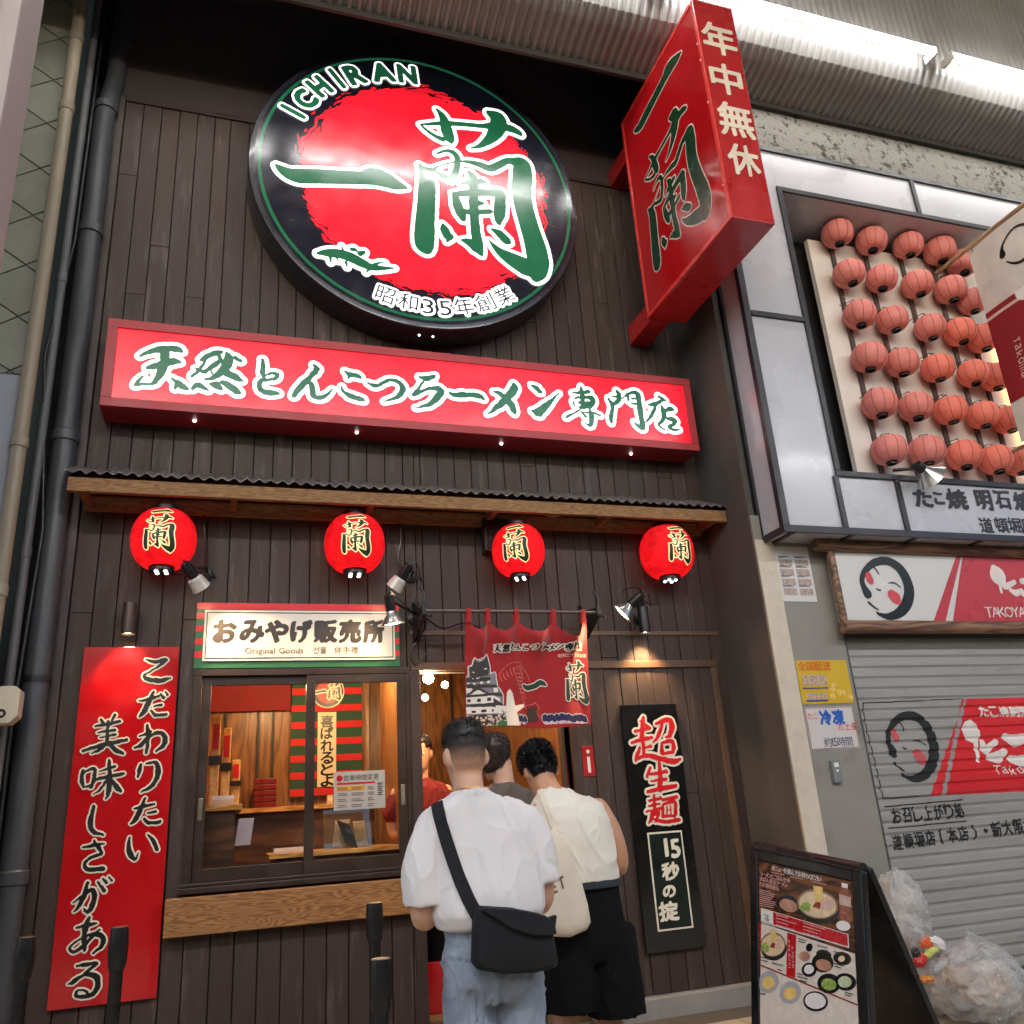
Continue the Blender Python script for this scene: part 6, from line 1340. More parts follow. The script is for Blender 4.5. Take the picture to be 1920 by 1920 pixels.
t = thing('blue_tag', 'pale blue folded leaflet hanging below the left counter', 'leaflet', (.17, .5, ctz-.25)); b = MB(); b.obox((.165, .5, ctz-.17), (.05, .03, 0), (.004, -.006, 0), (.01, 0, .085)); b.build('sheet', M('pale blue paper', lin(186, 196, 226), .5, var=.15, sc=15), t)
# lamps indoors
def bulb(lab, p, r, power, cord=.3):
    t = thing('pendant_bulb', lab, 'lamp', p, 'bare warm bulbs indoors'); p = Vector(p)
    b = MB(); b.lathe(p+Vector((0, 0, r)), (0, 0, -1), [(0, r*.35), (r*.4, r*.8), (r, r), (r*1.6, r*.8), (r*2, r*.1)], 18); b.build('bulb', M('bright bulb', (1, 1, 1), .3, em=(1, .72, .36), es=60), t, smooth=True)
    b = MB(); b.lathe(p+Vector((0, 0, r*.9)), (0, 0, 1), [(0, r*.45), (r*1.2, r*.45), (r*1.3, .004)], 14); b.tube([p+Vector((0, 0, r*2)), (p.x, p.y, min(2.748, p.z+cord))], .004, 6); b.build('holder', m_black, t, smooth=True)
    point_light(t, p+Vector((0, 0, -r*2.2)), power, size=r); return t
q = P(803, 1272, .22); bulb('brightest bare bulb hanging just inside the doorway left of the curtain', q, .04, 30, 1.2)
q = P(834, 1284, 1.3); bulb('small bulb behind the brightest one, next to the curtain edge', q, .03, 2.5, 1)
q = P(797, 1308, 1.9); bulb('dim small bulb deep in the corridor below the bright one', q, .03, 2.5, 1)
bulb('bare bulb under the ticket room ceiling, hidden above the window', (.35, .85, 2.45), .04, 13)
bulb('bare bulb over the service desk, hidden above the right sash', (.95, .55, 2.5), .04, 24)
q = P(1040, 1390, IY-.02); t = thing('wall_poster', 'lit cream poster on the corridor back wall under the curtain', 'poster', q); b = MB(); b.box(q.x-.09, q.x+.09, IY-.02, IY-.008, q.z-.25, q.z+.25); b.build('sheet', MATS['lit white strip'], t)
b = MB()
for k in range(4): b.box(q.x-.07, q.x+.05, IY-.023, IY-.0205, q.z+.15-.1*k, q.z+.18-.1*k)
b.build('print', m_blackink, t)
q = P(1071, 1448, .10); t = thing('door_plate', 'narrow red printed plate in the right door recess', 'sign', q); b = MB(); b.box(q.x-.03, q.x+.03, .10, .106, q.z-.14, q.z+.14); b.build('plate', m_redpaint, t)
b = MB()
for k in range(5): b.box(q.x-.014, q.x+.014, .097, .0995, q.z-.11+.048*k, q.z-.09+.048*k)
b.build('print', m_white, t)
qa, qb = P(797, 1806, .35), P(836, 1890, .35); t = thing('red_mat_board', 'low red board leaning inside the doorway at the left', 'board', ((qa.x+qb.x)/2, .35, .12)); b = MB(); b.box(qa.x-.02, qb.x+.05, .35, .38, .121, qa.z); b.build('board', m_redboard, t, bevel=.004)
# ------------------------------------------------------------------ people
from mathutils.bvhtree import BVHTree
def ring_loft(mb, rings, n=22, p=2.3):
    """rings = [(centre, half-axis a, half-axis b)], superellipse sections"""
    vs = []; fs = []
    for c, a, b_ in rings:
        c, a, b_ = Vector(c), Vector(a), Vector(b_)
        for k in range(n):
            t = 2*math.pi*k/n; x, y = math.cos(t), math.sin(t)
            x = math.copysign(abs(x)**(2/p), x); y = math.copysign(abs(y)**(2/p), y); vs.append(c+a*x+b_*y)
    for i in range(len(rings)-1):
        for k in range(n): k2 = (k+1) % n; fs.append((i*n+k, i*n+k2, (i+1)*n+k2, (i+1)*n+k))
    fs.append(tuple(range(n-1, -1, -1))); fs.append(tuple((len(rings)-1)*n+k for k in range(n))); mb.add(vs, fs)
def limb(mb, pts, rs, n=16, flat=False):
    """smooth tapered limb through the joints with rounded ends"""
    pts = [Vector(p) for p in pts]; P2 = []; R2 = []
    d0 = (pts[0]-pts[1]).normalized(); d1 = (pts[-1]-pts[-2]).normalized()
    q = [pts[0]*2-pts[1]]+pts+[pts[-1]*2-pts[-2]]; rr = [rs[0]]+list(rs)+[rs[-1]]
    P2 += [pts[0]+d0*rs[0]*.75, pts[0]+d0*rs[0]*.45]; R2 += [rs[0]*.45, rs[0]*.85]
    for i in range(1, len(q)-2):
        for t in np.linspace(0, 1, 6, endpoint=(i == len(q)-3)):
            a, b_, c, d = q[i-1:i+3]
            P2.append(.5*((2*b_)+(c-a)*t+(2*a-5*b_+4*c-d)*t*t+(3*b_-a-3*c+d)*t**3)); R2.append(rr[i]+(rr[i+1]-rr[i])*(3*t*t-2*t**3))
    if not flat: P2 += [pts[-1]+d1*rs[-1]*.45, pts[-1]+d1*rs[-1]*.75]; R2 += [rs[-1]*.85, rs[-1]*.45]
    mb.tube(P2, R2, n)
def blob(mb, c, r, rot=None, n=14):
    c = Vector(c); vs = []; fs = []
    for i in range(n+1):
        th = math.pi*i/n
        for k in range(n*2):
            ph = math.pi*k/n; v = Vector((r[0]*math.sin(th)*math.cos(ph), r[1]*math.sin(th)*math.sin(ph), r[2]*math.cos(th)))
            vs.append(c+(rot@v if rot else v))
    m = n*2
    for i in range(n):
        for k in range(m): fs.append((i*m+k, (i+1)*m+k, (i+1)*m+(k+1) % m, i*m+(k+1) % m))
    mb.add(vs, fs)
def remesh(mb, voxel, smooth_it=3):
    me = bpy.data.meshes.new('tmp'); me.from_pydata([tuple(v) for v in mb.v], [], mb.f); bm = bmesh.new(); bm.from_mesh(me)
    bmesh.ops.remove_doubles(bm, verts=bm.verts[:], dist=1e-5); bmesh.ops.recalc_face_normals(bm, faces=bm.faces[:]); bm.to_mesh(me); bm.free()
    o = bpy.data.objects.new('tmp', me); COL.objects.link(o)
    m = o.modifiers.new('r', 'REMESH'); m.mode = 'VOXEL'; m.voxel_size = voxel; m.use_smooth_shade = True
    s = o.modifiers.new('s', 'SMOOTH'); s.factor = .5; s.iterations = smooth_it
    dg = bpy.context.evaluated_depsgraph_get(); dg.update(); out = bpy.data.meshes.new_from_object(o.evaluated_get(dg))
    bpy.data.objects.remove(o); bpy.data.meshes.remove(me); return out
def finish(me, name, mat, parent, disp=None):
    if disp:
        me.update(); nrm = [v.normal.copy() for v in me.vertices]
        for v, n_ in zip(me.vertices, nrm): v.co += n_*disp(v.co)
    org = ORG[parent.name]
    for v in me.vertices: v.co -= org
    for p in me.polygons: p.use_smooth = True
    me.materials.clear(); me.materials.append(mat); me.name = name
    o = bpy.data.objects.new(name, me); COL.objects.link(o); o.parent = parent; ORG[o.name] = org; return o
def folds(amp, seed, fx=9, fz=3.2, dirv=(0, 0)):
    """soft drape plus a few sharp creases"""
    def f(c):
        q = Vector((c.x*fx+seed+dirv[0]*c.z, c.y*fx*.7, c.z*fz+dirv[1]*c.x)); w = noise.noise(q*.5)*1.5
        q2 = q+Vector((w, w*.5, w)); big = noise.noise(q2*.8)
        cr = max(0, 1-abs(noise.noise(q2*1.1+Vector((7, 1, 3))))*5.0)**1.6
        q3 = Vector((c.x*fx*1.7-c.z*5+seed, c.y*fx, c.z*fz*2.2+c.x*6)); cr2 = max(0, 1-abs(noise.noise(q3))*6)**2
        return amp*(big*.75+cr*.75+cr2*.4-.35)
    return f
def hem(f, z0, z1): return lambda c: f(c)*min(max((c.z-z0)/(z1-z0), .12), 1)
def head_frame(c, yaw, tilt, roll=0.0):
    """columns: right, forward, up of a head looking along +Y, turned by yaw, nodding by tilt"""
    return (Matrix.Rotation(yaw, 3, 'Z')@Matrix.Rotation(-tilt, 3, 'X')@Matrix.Rotation(roll, 3, 'Y'))
HEADR = [(-.118, .032, .030, .050), (-.108, .046, .050, .036), (-.085, .056, .070, .020), (-.055, .065, .082, .010), (-.02, .071, .090, .004), (.02, .075, .095, 0), (.055, .0755, .096, -.002), (.085, .070, .088, -.004), (.105, .058, .072, -.005), (.120, .038, .048, -.005), (.127, .014, .018, -.005)]
def add_head(mb, c, F, s, ear=1.0):
    R = F.col[0] if hasattr(F, 'col') else None
    X, Yv, Z = F@Vector((1, 0, 0)), F@Vector((0, 1, 0)), F@Vector((0, 0, 1)); c = Vector(c)
    ring_loft(mb, [(c+Z*(z*s)+Yv*(oy*s), X*(hw*s), Yv*(hd*s)) for z, hw, hd, oy in HEADR], 28, 2.15)
    blob(mb, c+Yv*(.098*s)-Z*(.025*s), (.014*s, .020*s, .024*s), F)      # nose
    blob(mb, c+Yv*(.082*s)+Z*(.018*s), (.048*s, .014*s, .010*s), F)      # brow
    blob(mb, c+Yv*(.085*s)-Z*(.068*s), (.024*s, .012*s, .012*s), F)      # lips
    for sx in (-1, 1):
        E = F@Matrix.Rotation(sx*-.45, 3, 'Z'); e0 = c+X*(sx*.078*s)-Z*(.012*s)-Yv*(.012*s)
        blob(mb, e0, (.010*s*ear, .020*s*ear, .032*s*ear), E); blob(mb, e0+X*(sx*.006*s)-Yv*(.012*s), (.006*s, .010*s, .028*s), E)
def add_hand(mb, w, d, up, side, s=1.0):
    """palm and five curled fingers from the wrist w along d; up = back of the hand, side = +1/-1 for the thumb side"""
    w, d, up = Vector(w), Vector(d).normalized(), Vector(up).normalized(); sd = d.cross(up).normalized()*side
    ring_loft(mb, [(w, sd*.026*s, up*.018*s), (w+d*.03*s, sd*.036*s, up*.017*s), (w+d*.075*s, sd*.040*s, up*.015*s), (w+d*.088*s, sd*.036*s, up*.011*s)], 14)
    for k, (o, ln) in enumerate(((.030, .068), (.011, .078), (-.009, .072), (-.028, .056))):
        b0_ = w+d*.075*s+sd*o*s; p1 = b0_+d*ln*.42*s-up*.006*s; p2 = p1+d*ln*.25*s-up*ln*.28*s; p3 = p2-up*ln*.24*s-d*ln*.02*s
        mb.tube([b0_, p1, p2, p3, p3-up*.004*s], [.0092*s, .0088*s, .008*s, .007*s, .003*s], 8)
    t0 = w+d*.018*s+sd*.026*s; t1 = t0+d*.028*s+sd*.022*s-up*.006*s; t2 = t1+d*.026*s+sd*.004*s-up*.016*s
    mb.tube([t0, t1, t2, t2+d*.004*s-up*.006*s], [.012*s, .0105*s, .009*s, .004*s], 8)
def skin(name, col): return M(name, col, .5, var=.13, sc=11, sss=.12, bump=.06, bsc=160)
def hairmat(name, col, rough=.45): return M(name, col, rough, var=.3, sc=40, stretch=(1, 1, .3))
def fade_mat(name, skinc, hairc, z0, z1):
    m = bpy.data.materials.new(name); m.use_nodes = True; t = m.node_tree; N = t.nodes; L = t.links; b = N['Principled BSDF']
    tc = N.new('ShaderNodeTexCoord'); sp = N.new('ShaderNodeSeparateXYZ'); L.new(tc.outputs['Object'], sp.inputs[0])
    mr = N.new('ShaderNodeMapRange'); mr.inputs[1].default_value = z0; mr.inputs[2].default_value = z1; L.new(sp.outputs[2], mr.inputs[0])
    n = N.new('ShaderNodeTexNoise'); n.inputs['Scale'].default_value = 320; L.new(tc.outputs['Object'], n.inputs['Vector'])
    a = N.new('ShaderNodeMath'); a.operation = 'MULTIPLY_ADD'; a.inputs[1].default_value = .5; a.inputs[2].default_value = -.25; L.new(n.outputs['Fac'], a.inputs[0])
    ad = N.new('ShaderNodeMath'); ad.operation = 'ADD'; ad.use_clamp = True; L.new(mr.outputs[0], ad.inputs[0]); L.new(a.outputs[0], ad.inputs[1])
    mx = N.new('ShaderNodeMix'); mx.data_type = 'RGBA'; mx.inputs[6].default_value = (*skinc, 1); mx.inputs[7].default_value = (*hairc, 1); L.new(ad.outputs[0], mx.inputs[0]); L.new(mx.outputs[2], b.inputs['Base Color']); b.inputs['Roughness'].default_value = .6
    return m
def hair_cap(parent, c, F, s, line, mat, off=.006, name='hair', blades=0, blen=.02, lift=.5, seed=1, curl=0.0, topoff=.0):
    """a cap over the skull above line(angle), with short blades of hair standing out of it; angle 0 = face, pi = nape"""
    X, Yv, Z = F@Vector((1, 0, 0)), F@Vector((0, 1, 0)), F@Vector((0, 0, 1)); c = Vector(c); mb = MB(); n = 72; m = 40; random.seed(seed)
    zz = np.array([h[0] for h in HEADR]); hw = np.array([h[1] for h in HEADR]); hd = np.array([h[2] for h in HEADR]); oy = np.array([h[3] for h in HEADR])
    def pt(z, a, o):
        o2 = o+topoff*max(0, (z-.03)/.1); w, d, y = np.interp(z, zz, hw)+o2, np.interp(z, zz, hd)+o2, np.interp(z, zz, oy)
        zt = z+(o2 if z > .1 else o2*max(0, (z-.02)/.08)); return c+X*(math.sin(a)*w*s)+Yv*((math.cos(a)*d+y)*s)+Z*(zt*s)
    vs = []; fs = []
    for k in range(n):
        a = 2*math.pi*k/n; z0 = line(a)+random.uniform(-.003, .003)
        for j in range(m+1):
            z = z0+(.1275-z0)*(j/m)**.8; e = min(1, j/3); vs.append(pt(z, a, off*e+.0008+.0015*noise.noise((a*3, z*40, seed))))
    for k in range(n):
        for j in range(m): k2 = (k+1) % n; fs.append((k*(m+1)+j, k2*(m+1)+j, k2*(m+1)+j+1, k*(m+1)+j+1))
    mb.add(vs, fs)
    for _ in range(blades):
        a = random.uniform(0, 2*math.pi); z = line(a)+(.127-line(a))*random.random()**.6; p = pt(z, a, off*.6); q = pt(z, a, off+.03)
        nn = (q-p).normalized(); tg = Vector((random.gauss(0, 1), random.gauss(0, 1), random.gauss(0, 1))); tg = (tg-nn*tg.dot(nn)).normalized()
        dn = -Z*.6+tg*.5; d = (nn*lift+tg*.45+(-Z*.35 if z < .06 else Z*.1)+X*curl*math.sin(a*7)).normalized(); L_ = blen*random.uniform(.6, 1.3); w = d.cross(nn).normalized()*.0017*s
        e = p+d*L_*s+Vector((0, 0, -.25*L_*s)) * (1 if curl else .2); mid_ = p+d*L_*.55*s
        i0 = len(mb.v); mb.v += [tuple(p-w), tuple(p+w), tuple(mid_+w*.8), tuple(mid_-w*.8), tuple(e)]; mb.f += [(i0, i0+1, i0+2, i0+3), (i0+3, i0+2, i0+4)]
    return mb.build(name, mat, parent, smooth='all')
def eyes(parent, c, F, s):
    for sx in (-1, 1):
        p = Vector(c)+F@Vector((sx*.031*s, .084*s, .0)); b = MB(); blob(b, p, (.011*s, .009*s, .007*s), F, 8); b.build('eye', M('eye white', lin(225, 220, 214), .2), parent, smooth='all')
    p = Vector(c)+F@Vector((0, .0955*s, -.068*s)); b = MB(); blob(b, p, (.022*s, .003*s, .004*s), F, 8); b.build('mouth', M('lip tone', lin(170, 96, 88), .5), parent, smooth='all')
def shoe(mb, ank, d, s=1.0):
    a = Vector(ank); d = Vector(d).normalized(); sd = Vector((d.y, -d.x, 0)); z = Vector((0, 0, 1)); a.z = 0
    ring_loft(mb, [(a-d*.06*s+z*.045, sd*.030*s, z*.044), (a-d*.02*s+z*.05, sd*.040*s, z*.049), (a+d*.06*s+z*.045, sd*.045*s, z*.044), (a+d*.13*s+z*.034, sd*.048*s, z*.033), (a+d*.185*s+z*.026, sd*.036*s, z*.025), (a+d*.205*s+z*.022, sd*.016*s, z*.015)], 16, 2.4)
V3 = Vector
XA, YA, ZA = V3((1, 0, 0)), V3((0, 1, 0)), V3((0, 0, 1))
def torso(mb, rows, lean=0.0, yaw=0.0):
    c, s_ = math.cos(yaw), math.sin(yaw)
    ring_loft(mb, [(V3((cx, cy, z)), V3((c*hw, s_*hw, 0)), V3((-s_*hd, c*hd, lean*hd))) for z, cx, hw, hd, cy in rows], 30, 2.35)
BLACKH = lin(26, 22, 21)

# --- man in the white T-shirt, nearest the viewer, seen from behind, looking down at his hands
Y1 = -2.60
m1 = thing('person', 'man in white T-shirt and pale jeans seen from behind with black shoulder bag', 'person', (.95, Y1, 0))
sk1 = skin('light tan skin', lin(212, 164, 138)); hc = V3((.887, Y1-.01, 1.540)); F1 = head_frame(hc, math.radians(4), math.radians(14))
b = MB(); add_head(b, hc, F1, 1.0, 1.12); limb(b, [(.892, Y1-.045, 1.34), (.889, Y1-.035, 1.41), (.888, Y1-.012, 1.48)], [.066, .059, .060])
torso(b, [(.80, .955, .15, .10, Y1), (.95, .952, .15, .10, Y1), (1.10, .945, .17, .11, Y1), (1.25, .93, .19, .105, Y1), (1.33, .91, .17, .09, Y1-.01), (1.375, .895, .09, .07, Y1-.03)])
limb(b, [(.775, Y1, 1.27), (.712, Y1, 1.15), (.715, Y1+.02, .985), (.80, Y1+.19, 1.03), (.845, Y1+.27, 1.06)], [.045, .050, .044, .036, .027]); add_hand(b, (.845, Y1+.27, 1.06), (.35, .75, .35), (-.2, -.4, .9), 1)
limb(b, [(1.09, Y1, 1.27), (1.155, Y1, 1.15), (1.165, Y1+.03, .995), (1.08, Y1+.19, 1.04), (1.03, Y1+.27, 1.07)], [.045, .050, .044, .036, .027]); add_hand(b, (1.03, Y1+.27, 1.07), (-.35, .75, .35), (.2, -.4, .9), -1)
for x in (.865, 1.045): limb(b, [(x, Y1, .84), (x, Y1+.02, .45), (x, Y1, .08)], [.085, .055, .04])
finish(remesh(b, .0085, 2), 'body', sk1, m1); eyes(m1, hc, F1, 1.0)
b = MB()
torso(b, [(.935, .95, .165, .115, Y1), (.945, .95, .192, .135, Y1-.005), (.99, .948, .212, .148, Y1-.01), (1.06, .948, .212, .146, Y1-.008), (1.16, .944, .214, .140, Y1), (1.25, .934, .222, .128, Y1), (1.31, .922, .208, .112, Y1-.005), (1.348, .908, .172, .097, Y1-.018), (1.378, .896, .115, .082, Y1-.03), (1.398, .892, .077, .072, Y1-.033), (1.412, .891, .068, .066, Y1-.033)])
limb(b, [(.83, Y1-.005, 1.315), (.755, Y1, 1.262), (.722, Y1+.005, 1.15), (.734, Y1+.014, 1.04)], [.066, .080, .090, .096], 20, True)
limb(b, [(1.03, Y1-.005, 1.322), (1.105, Y1, 1.268), (1.142, Y1+.005, 1.18), (1.146, Y1+.014, 1.075)], [.066, .080, .088, .093], 20, True)
sh1 = finish(remesh(b, .0075, 3), 'shirt', M('white cotton', lin(236, 230, 230), .85, var=.03, bump=.12, bsc=300, sheen=.2), m1, hem(folds(.011, 3.1, 7, 2.6, (2.0, 3.0)), .93, 1.02))
b = MB()
ring_loft(b, [((.957, Y1, z), XA*hw, YA*hd) for z, hw, hd in ((.70, .10, .11), (.76, .180, .128), (.84, .183, .130), (.91, .172, .120), (.965, .166, .112))], 26)
for x, k in ((.868, 1), (1.046, -1)): limb(b, [(x, Y1, .82), (x-.004*k, Y1+.005, .62), (x-.006*k, Y1+.015, .42), (x-.008*k, Y1+.0, .20), (x-.008*k, Y1, .075)], [.096, .094, .086, .082, .084], 20)
def denim(c):
    return folds(.013, 8.2, 11, 7)(c)-.006*math.exp(-((c.x-.957)/.006)**2)*(c.z < .93)
m_denim = M('washed pale denim', lin(138, 148, 163), .8, var=.2, sc=7, stretch=(1, 1, .5), bump=.2, bsc=260, wear=lin(188, 196, 208), wsc=4, wamt=.7)
jn = finish(remesh(b, .008, 2), 'jeans', m_denim, m1, denim)
def bvh(o):
    me = o.data; return BVHTree.FromPolygons([v.co+ORG[o.name] for v in me.vertices], [tuple(p.vertices) for p in me.polygons])
bv_s, bv_j = bvh(sh1), bvh(jn)
def cast(bv, px, py, off): 
    d = ray(px, py).normalized(); h = bv.ray_cast(CAM, d)
    return (h[0]-d*off, h[1]) if h[0] is not None else None
def stitched(bv, path, w, off, name, mat, parent, th=.003):
    """a flat strip lying on a garment along a path given in photo pixels"""
    pts = []
    for (x0, y0), (x1, y1) in zip(path, path[1:]):
        for t in np.linspace(0, 1, 10, endpoint=False):
            h = cast(bv, x0+(x1-x0)*t, y0+(y1-y0)*t, off)
            if h: pts.append(h)
    if len(pts) < 3: return None
    for _ in range(6): pts = [pts[0]]+[((a_[0]+2*b_[0]+c_[0])/4, (a_[1]+2*b_[1]+c_[1]).normalized()) for a_, b_, c_ in zip(pts, pts[1:], pts[2:])]+[pts[-1]]
    b = MB(); vs = []; fs = []
    for i, (p, n_) in enumerate(pts):
        d = (pts[min(i+1, len(pts)-1)][0]-pts[max(i-1, 0)][0]).normalized(); s_ = d.cross(n_).normalized()*w/2; vs += [p-s_, p+s_, p+s_+n_*th, p-s_+n_*th]
    for i in range(len(pts)-1):
        for k in range(4): fs.append((4*i+k, 4*i+(k+1) % 4, 4*i+4+(k+1) % 4, 4*i+4+k))
    fs += [(3, 2, 1, 0), tuple(4*(len(pts)-1)+k for k in range(4))]
    b.add(vs, fs); return b.build(name, mat, parent, smooth=True)
# back pockets and yoke seams
m_seam = M('denim seam', lin(112, 126, 144), .8)
stitched(bv_j, [(832, 1790), (900, 1808)], .010, .0005, 'pocket_edge', m_seam, m1, .0015); stitched(bv_j, [(890, 1820), (893, 1900), (895, 1918)], .006, .0005, 'pocket_side', m_seam, m1, .0015)
b = MB()
for x in (.857, 1.057): shoe(b, (x, Y1, 0), (0, 1, 0))
b.build('shoes', M('white trainers', lin(220, 216, 210), .6), m1, smooth=True)
def fade_line(a): k = abs(math.pi-a)/math.pi; return -.075 if k < .33 else (-.055+(k-.33)*.2 if k < .55 else (.02 if k < .8 else .072))
def top_line(a): k = abs(math.pi-a)/math.pi; return .034 if k < .5 else (.045 if k < .78 else .085)
hair_cap(m1, hc, F1, 1.0, fade_line, fade_mat('faded hair sides', lin(200, 150, 122), BLACKH, 1.475, 1.575), .0035, 'hair_fade', 1600, .006, .8, 5)
hair_cap(m1, hc, F1, 1.0, top_line, hairmat('black hair', BLACKH), .005, 'hair', 5200, .008, .8, 6, topoff=.002)
pts = [hc+F1@V3((math.cos(a)*.064, -.030-math.sin(a)*.052, -.142-.010*math.sin(a))) for a in np.linspace(-.25, math.pi+.25, 22)]
b = MB(); b.tube([p+V3((0, -.012, .004)) for p in pts], .0022, 6); b.build('necklace', M('gold chain', lin(196, 150, 84), .3, metal=.9), m1, smooth=True)
# black messenger bag
bag = thing('shoulder_bag', 'black messenger bag with a flap hanging on the back of the man in white', 'bag', (1.05, Y1-.2, .80)); m_nyl = M('black nylon', lin(30, 31, 35), .7, spec=.25, var=.12, sc=8, bump=.2, bsc=200)
BYY = Y1-.175; bc = lambda x, y, yy=BYY: P(x, y, yy)
out = [(889, 1706), (900, 1698), (960, 1702), (1010, 1712), (1028, 1722), (1036, 1760), (1043, 1800), (1040, 1812), (1000, 1824), (940, 1826), (895, 1818), (886, 1806)]
b = MB(); n = len(out); cxp = sum(p[0] for p in out)/n; cyp = sum(p[1] for p in out)/n
layers = [(0.0, .90), (.018, .985), (.045, 1.0), (.075, .99), (.092, .93)]; vs = []
for dy, k in layers:
    for x, y in out: q = P(cxp+(x-cxp)*k, cyp+(y-cyp)*k, BYY); vs.append((q.x, BYY-.045+dy+.012*math.sin((x-889)*.02), q.z))
fs = [tuple(range(n-1, -1, -1)), tuple(4*n+k for k in range(n))]
for i in range(4):
    for k in range(n): fs.append((i*n+k, i*n+(k+1) % n, (i+1)*n+(k+1) % n, (i+1)*n+k))
b.add(vs, fs); b.build('pouch', m_nyl, bag, smooth=True, bevel=.006)
fo = [(893, 1704), (902, 1700), (960, 1704), (1012, 1714), (1030, 1728), (1034, 1748), (1018, 1752), (985, 1750), (950, 1738), (915, 1716)]
b = MB(); b.prism(fo, lambda x, y: tuple(V3((P(x, y, BYY).x, BYY-.057, P(x, y, BYY).z))), lambda x, y: tuple(V3((P(x, y, BYY).x, BYY-.040, P(x, y, BYY).z)))); b.build('flap', m_nyl, bag, bevel=.004)
b = MB(); b.prism([(1028, 1722), (1044, 1716), (1040, 1745), (1034, 1765)], lambda x, y: (P(x, y, BYY).x, BYY-.005, P(x, y, BYY).z), lambda x, y: (P(x, y, BYY).x, BYY+.03, P(x, y, BYY).z)); b.build('side_tab', m_nyl, bag, bevel=.003)
stitched(bv_s, [(819, 1506), (824, 1530), (838, 1580), (858, 1640), (880, 1690), (898, 1722)], .046, .004, 'strap', m_nyl, bag, .004)

# --- man in the cream vest, bending forward
Y2 = -1.80
m2 = thing('person', 'man in cream sleeveless top and wide black shorts leaning forward at the doorway', 'person', (1.64, Y2, 0)); sk2 = skin('warm tan skin', lin(206, 154, 124))
hc2 = V3((1.525, Y2+.12, 1.512)); F2 = head_frame(hc2, math.radians(-3), math.radians(34), math.radians(-4))
b = MB(); add_head(b, hc2, F2, 1.0, 1.05); limb(b, [(1.555, Y2-.02, 1.33), (1.54, Y2+.03, 1.40), (1.528, Y2+.095, 1.465)], [.068, .060, .060])
torso(b, [(.80, 1.645, .15, .10, Y2-.02), (.98, 1.64, .16, .10, Y2-.02), (1.15, 1.625, .17, .105, Y2-.03), (1.28, 1.60, .185, .10, Y2-.03), (1.36, 1.58, .16, .085, Y2-.02), (1.40, 1.56, .08, .06, Y2)])
limb(b, [(1.755, Y2-.01, 1.315), (1.815, Y2-.02, 1.20), (1.855, Y2+.02, 1.045), (1.80, Y2+.20, 1.06), (1.765, Y2+.29, 1.09)], [.060, .056, .047, .038, .028]); add_hand(b, (1.765, Y2+.29, 1.09), (-.3, .85, .2), (.3, -.2, .9), -1)
limb(b, [(1.435, Y2-.01, 1.305), (1.372, Y2-.01, 1.20), (1.365, Y2+.03, 1.05), (1.43, Y2+.2, 1.06), (1.47, Y2+.29, 1.09)], [.050, .052, .046, .038, .028]); add_hand(b, (1.47, Y2+.29, 1.09), (.3, .85, .2), (-.3, -.2, .9), 1)
for x in (1.525, 1.735): limb(b, [(x, Y2, .80), (x, Y2+.02, .46), (x-.005, Y2-.015, .32), (x-.005, Y2, .08)], [.09, .062, .060, .036])
finish(remesh(b, .0085, 2), 'body', sk2, m2); eyes(m2, hc2, F2, 1.0)
b = MB(); torso(b, [(.985, 1.640, .172, .122, Y2-.02), (1.0, 1.640, .186, .130, Y2-.02), (1.10, 1.632, .190, .132, Y2-.03), (1.20, 1.618, .190, .130, Y2-.035), (1.28, 1.602, .192, .122, Y2-.035), (1.335, 1.588, .188, .108, Y2-.028), (1.372, 1.572, .145, .092, Y2-.012), (1.398, 1.558, .098, .078, Y2+.008), (1.418, 1.55, .074, .068, Y2+.022)])
sh2 = finish(remesh(b, .0075, 3), 'vest', M('cream knit', lin(238, 232, 218), .9, var=.05, bump=.25, bsc=240, sheen=.2), m2, hem(folds(.013, 5.5, 7, 3, (3, 2)), .985, 1.06))
b = MB(); ring_loft(b, [((1.642, Y2-.01, z), XA*hw, YA*hd) for z, hw, hd in ((.66, .14, .13), (.74, .205, .150), (.85, .198, .140), (.94, .185, .128), (1.0, .176, .122))], 26)
for x, z in ((1.535, .47), (1.760, .43)): ring_loft(b, [((x, Y2-.005, .80), XA*.115, YA*.14), ((x, Y2, .65), XA*.128, YA*.15), ((x, Y2, z+.02), XA*.134, YA*.152), ((x, Y2, z), XA*.130, YA*.148)], 24)
finish(remesh(b, .009, 2), 'shorts', M('black twill', lin(13, 13, 15), .9, spec=.2, var=.15, bump=.2, bsc=240), m2, folds(.008, 1.7, 9, 3))
b = MB(); torso(b, [(.968, 1.642, .187, .134, Y2-.015), (.972, 1.642, .190, .137, Y2-.015), (1.0, 1.642, .188, .135, Y2-.015), (1.004, 1.642, .184, .131, Y2-.015)]); b.build('belt', M('dark navy belt', lin(34, 40, 46), .5), m2, smooth=True)
b = MB()
for x in (1.52, 1.73): shoe(b, (x, Y2, 0), (0, 1, 0))
b.build('shoes', M('black shoes', lin(30, 30, 32), .5), m2, smooth=True)
def line2(a): k = abs(math.pi-a)/math.pi; return -.058 if k < .35 else (-.03+(k-.35)*.35 if k < .55 else (.04 if k < .8 else .075))
hair_cap(m2, hc2, F2, 1.0, line2, hairmat('jet black hair', lin(18, 16, 16), .4),   .008, 'hair', 9000, .024, .65, 9, topoff=.010)
tote = thing('tote_bag', 'cream canvas tote bag with brown letters on the shoulder of the bending man', 'bag', (1.52, Y2-.19, .8)); TYY = Y2-.20; m_can = M('natural canvas', lin(234, 222, 202), .9, var=.06, bump=.3, bsc=180, sheen=.1)
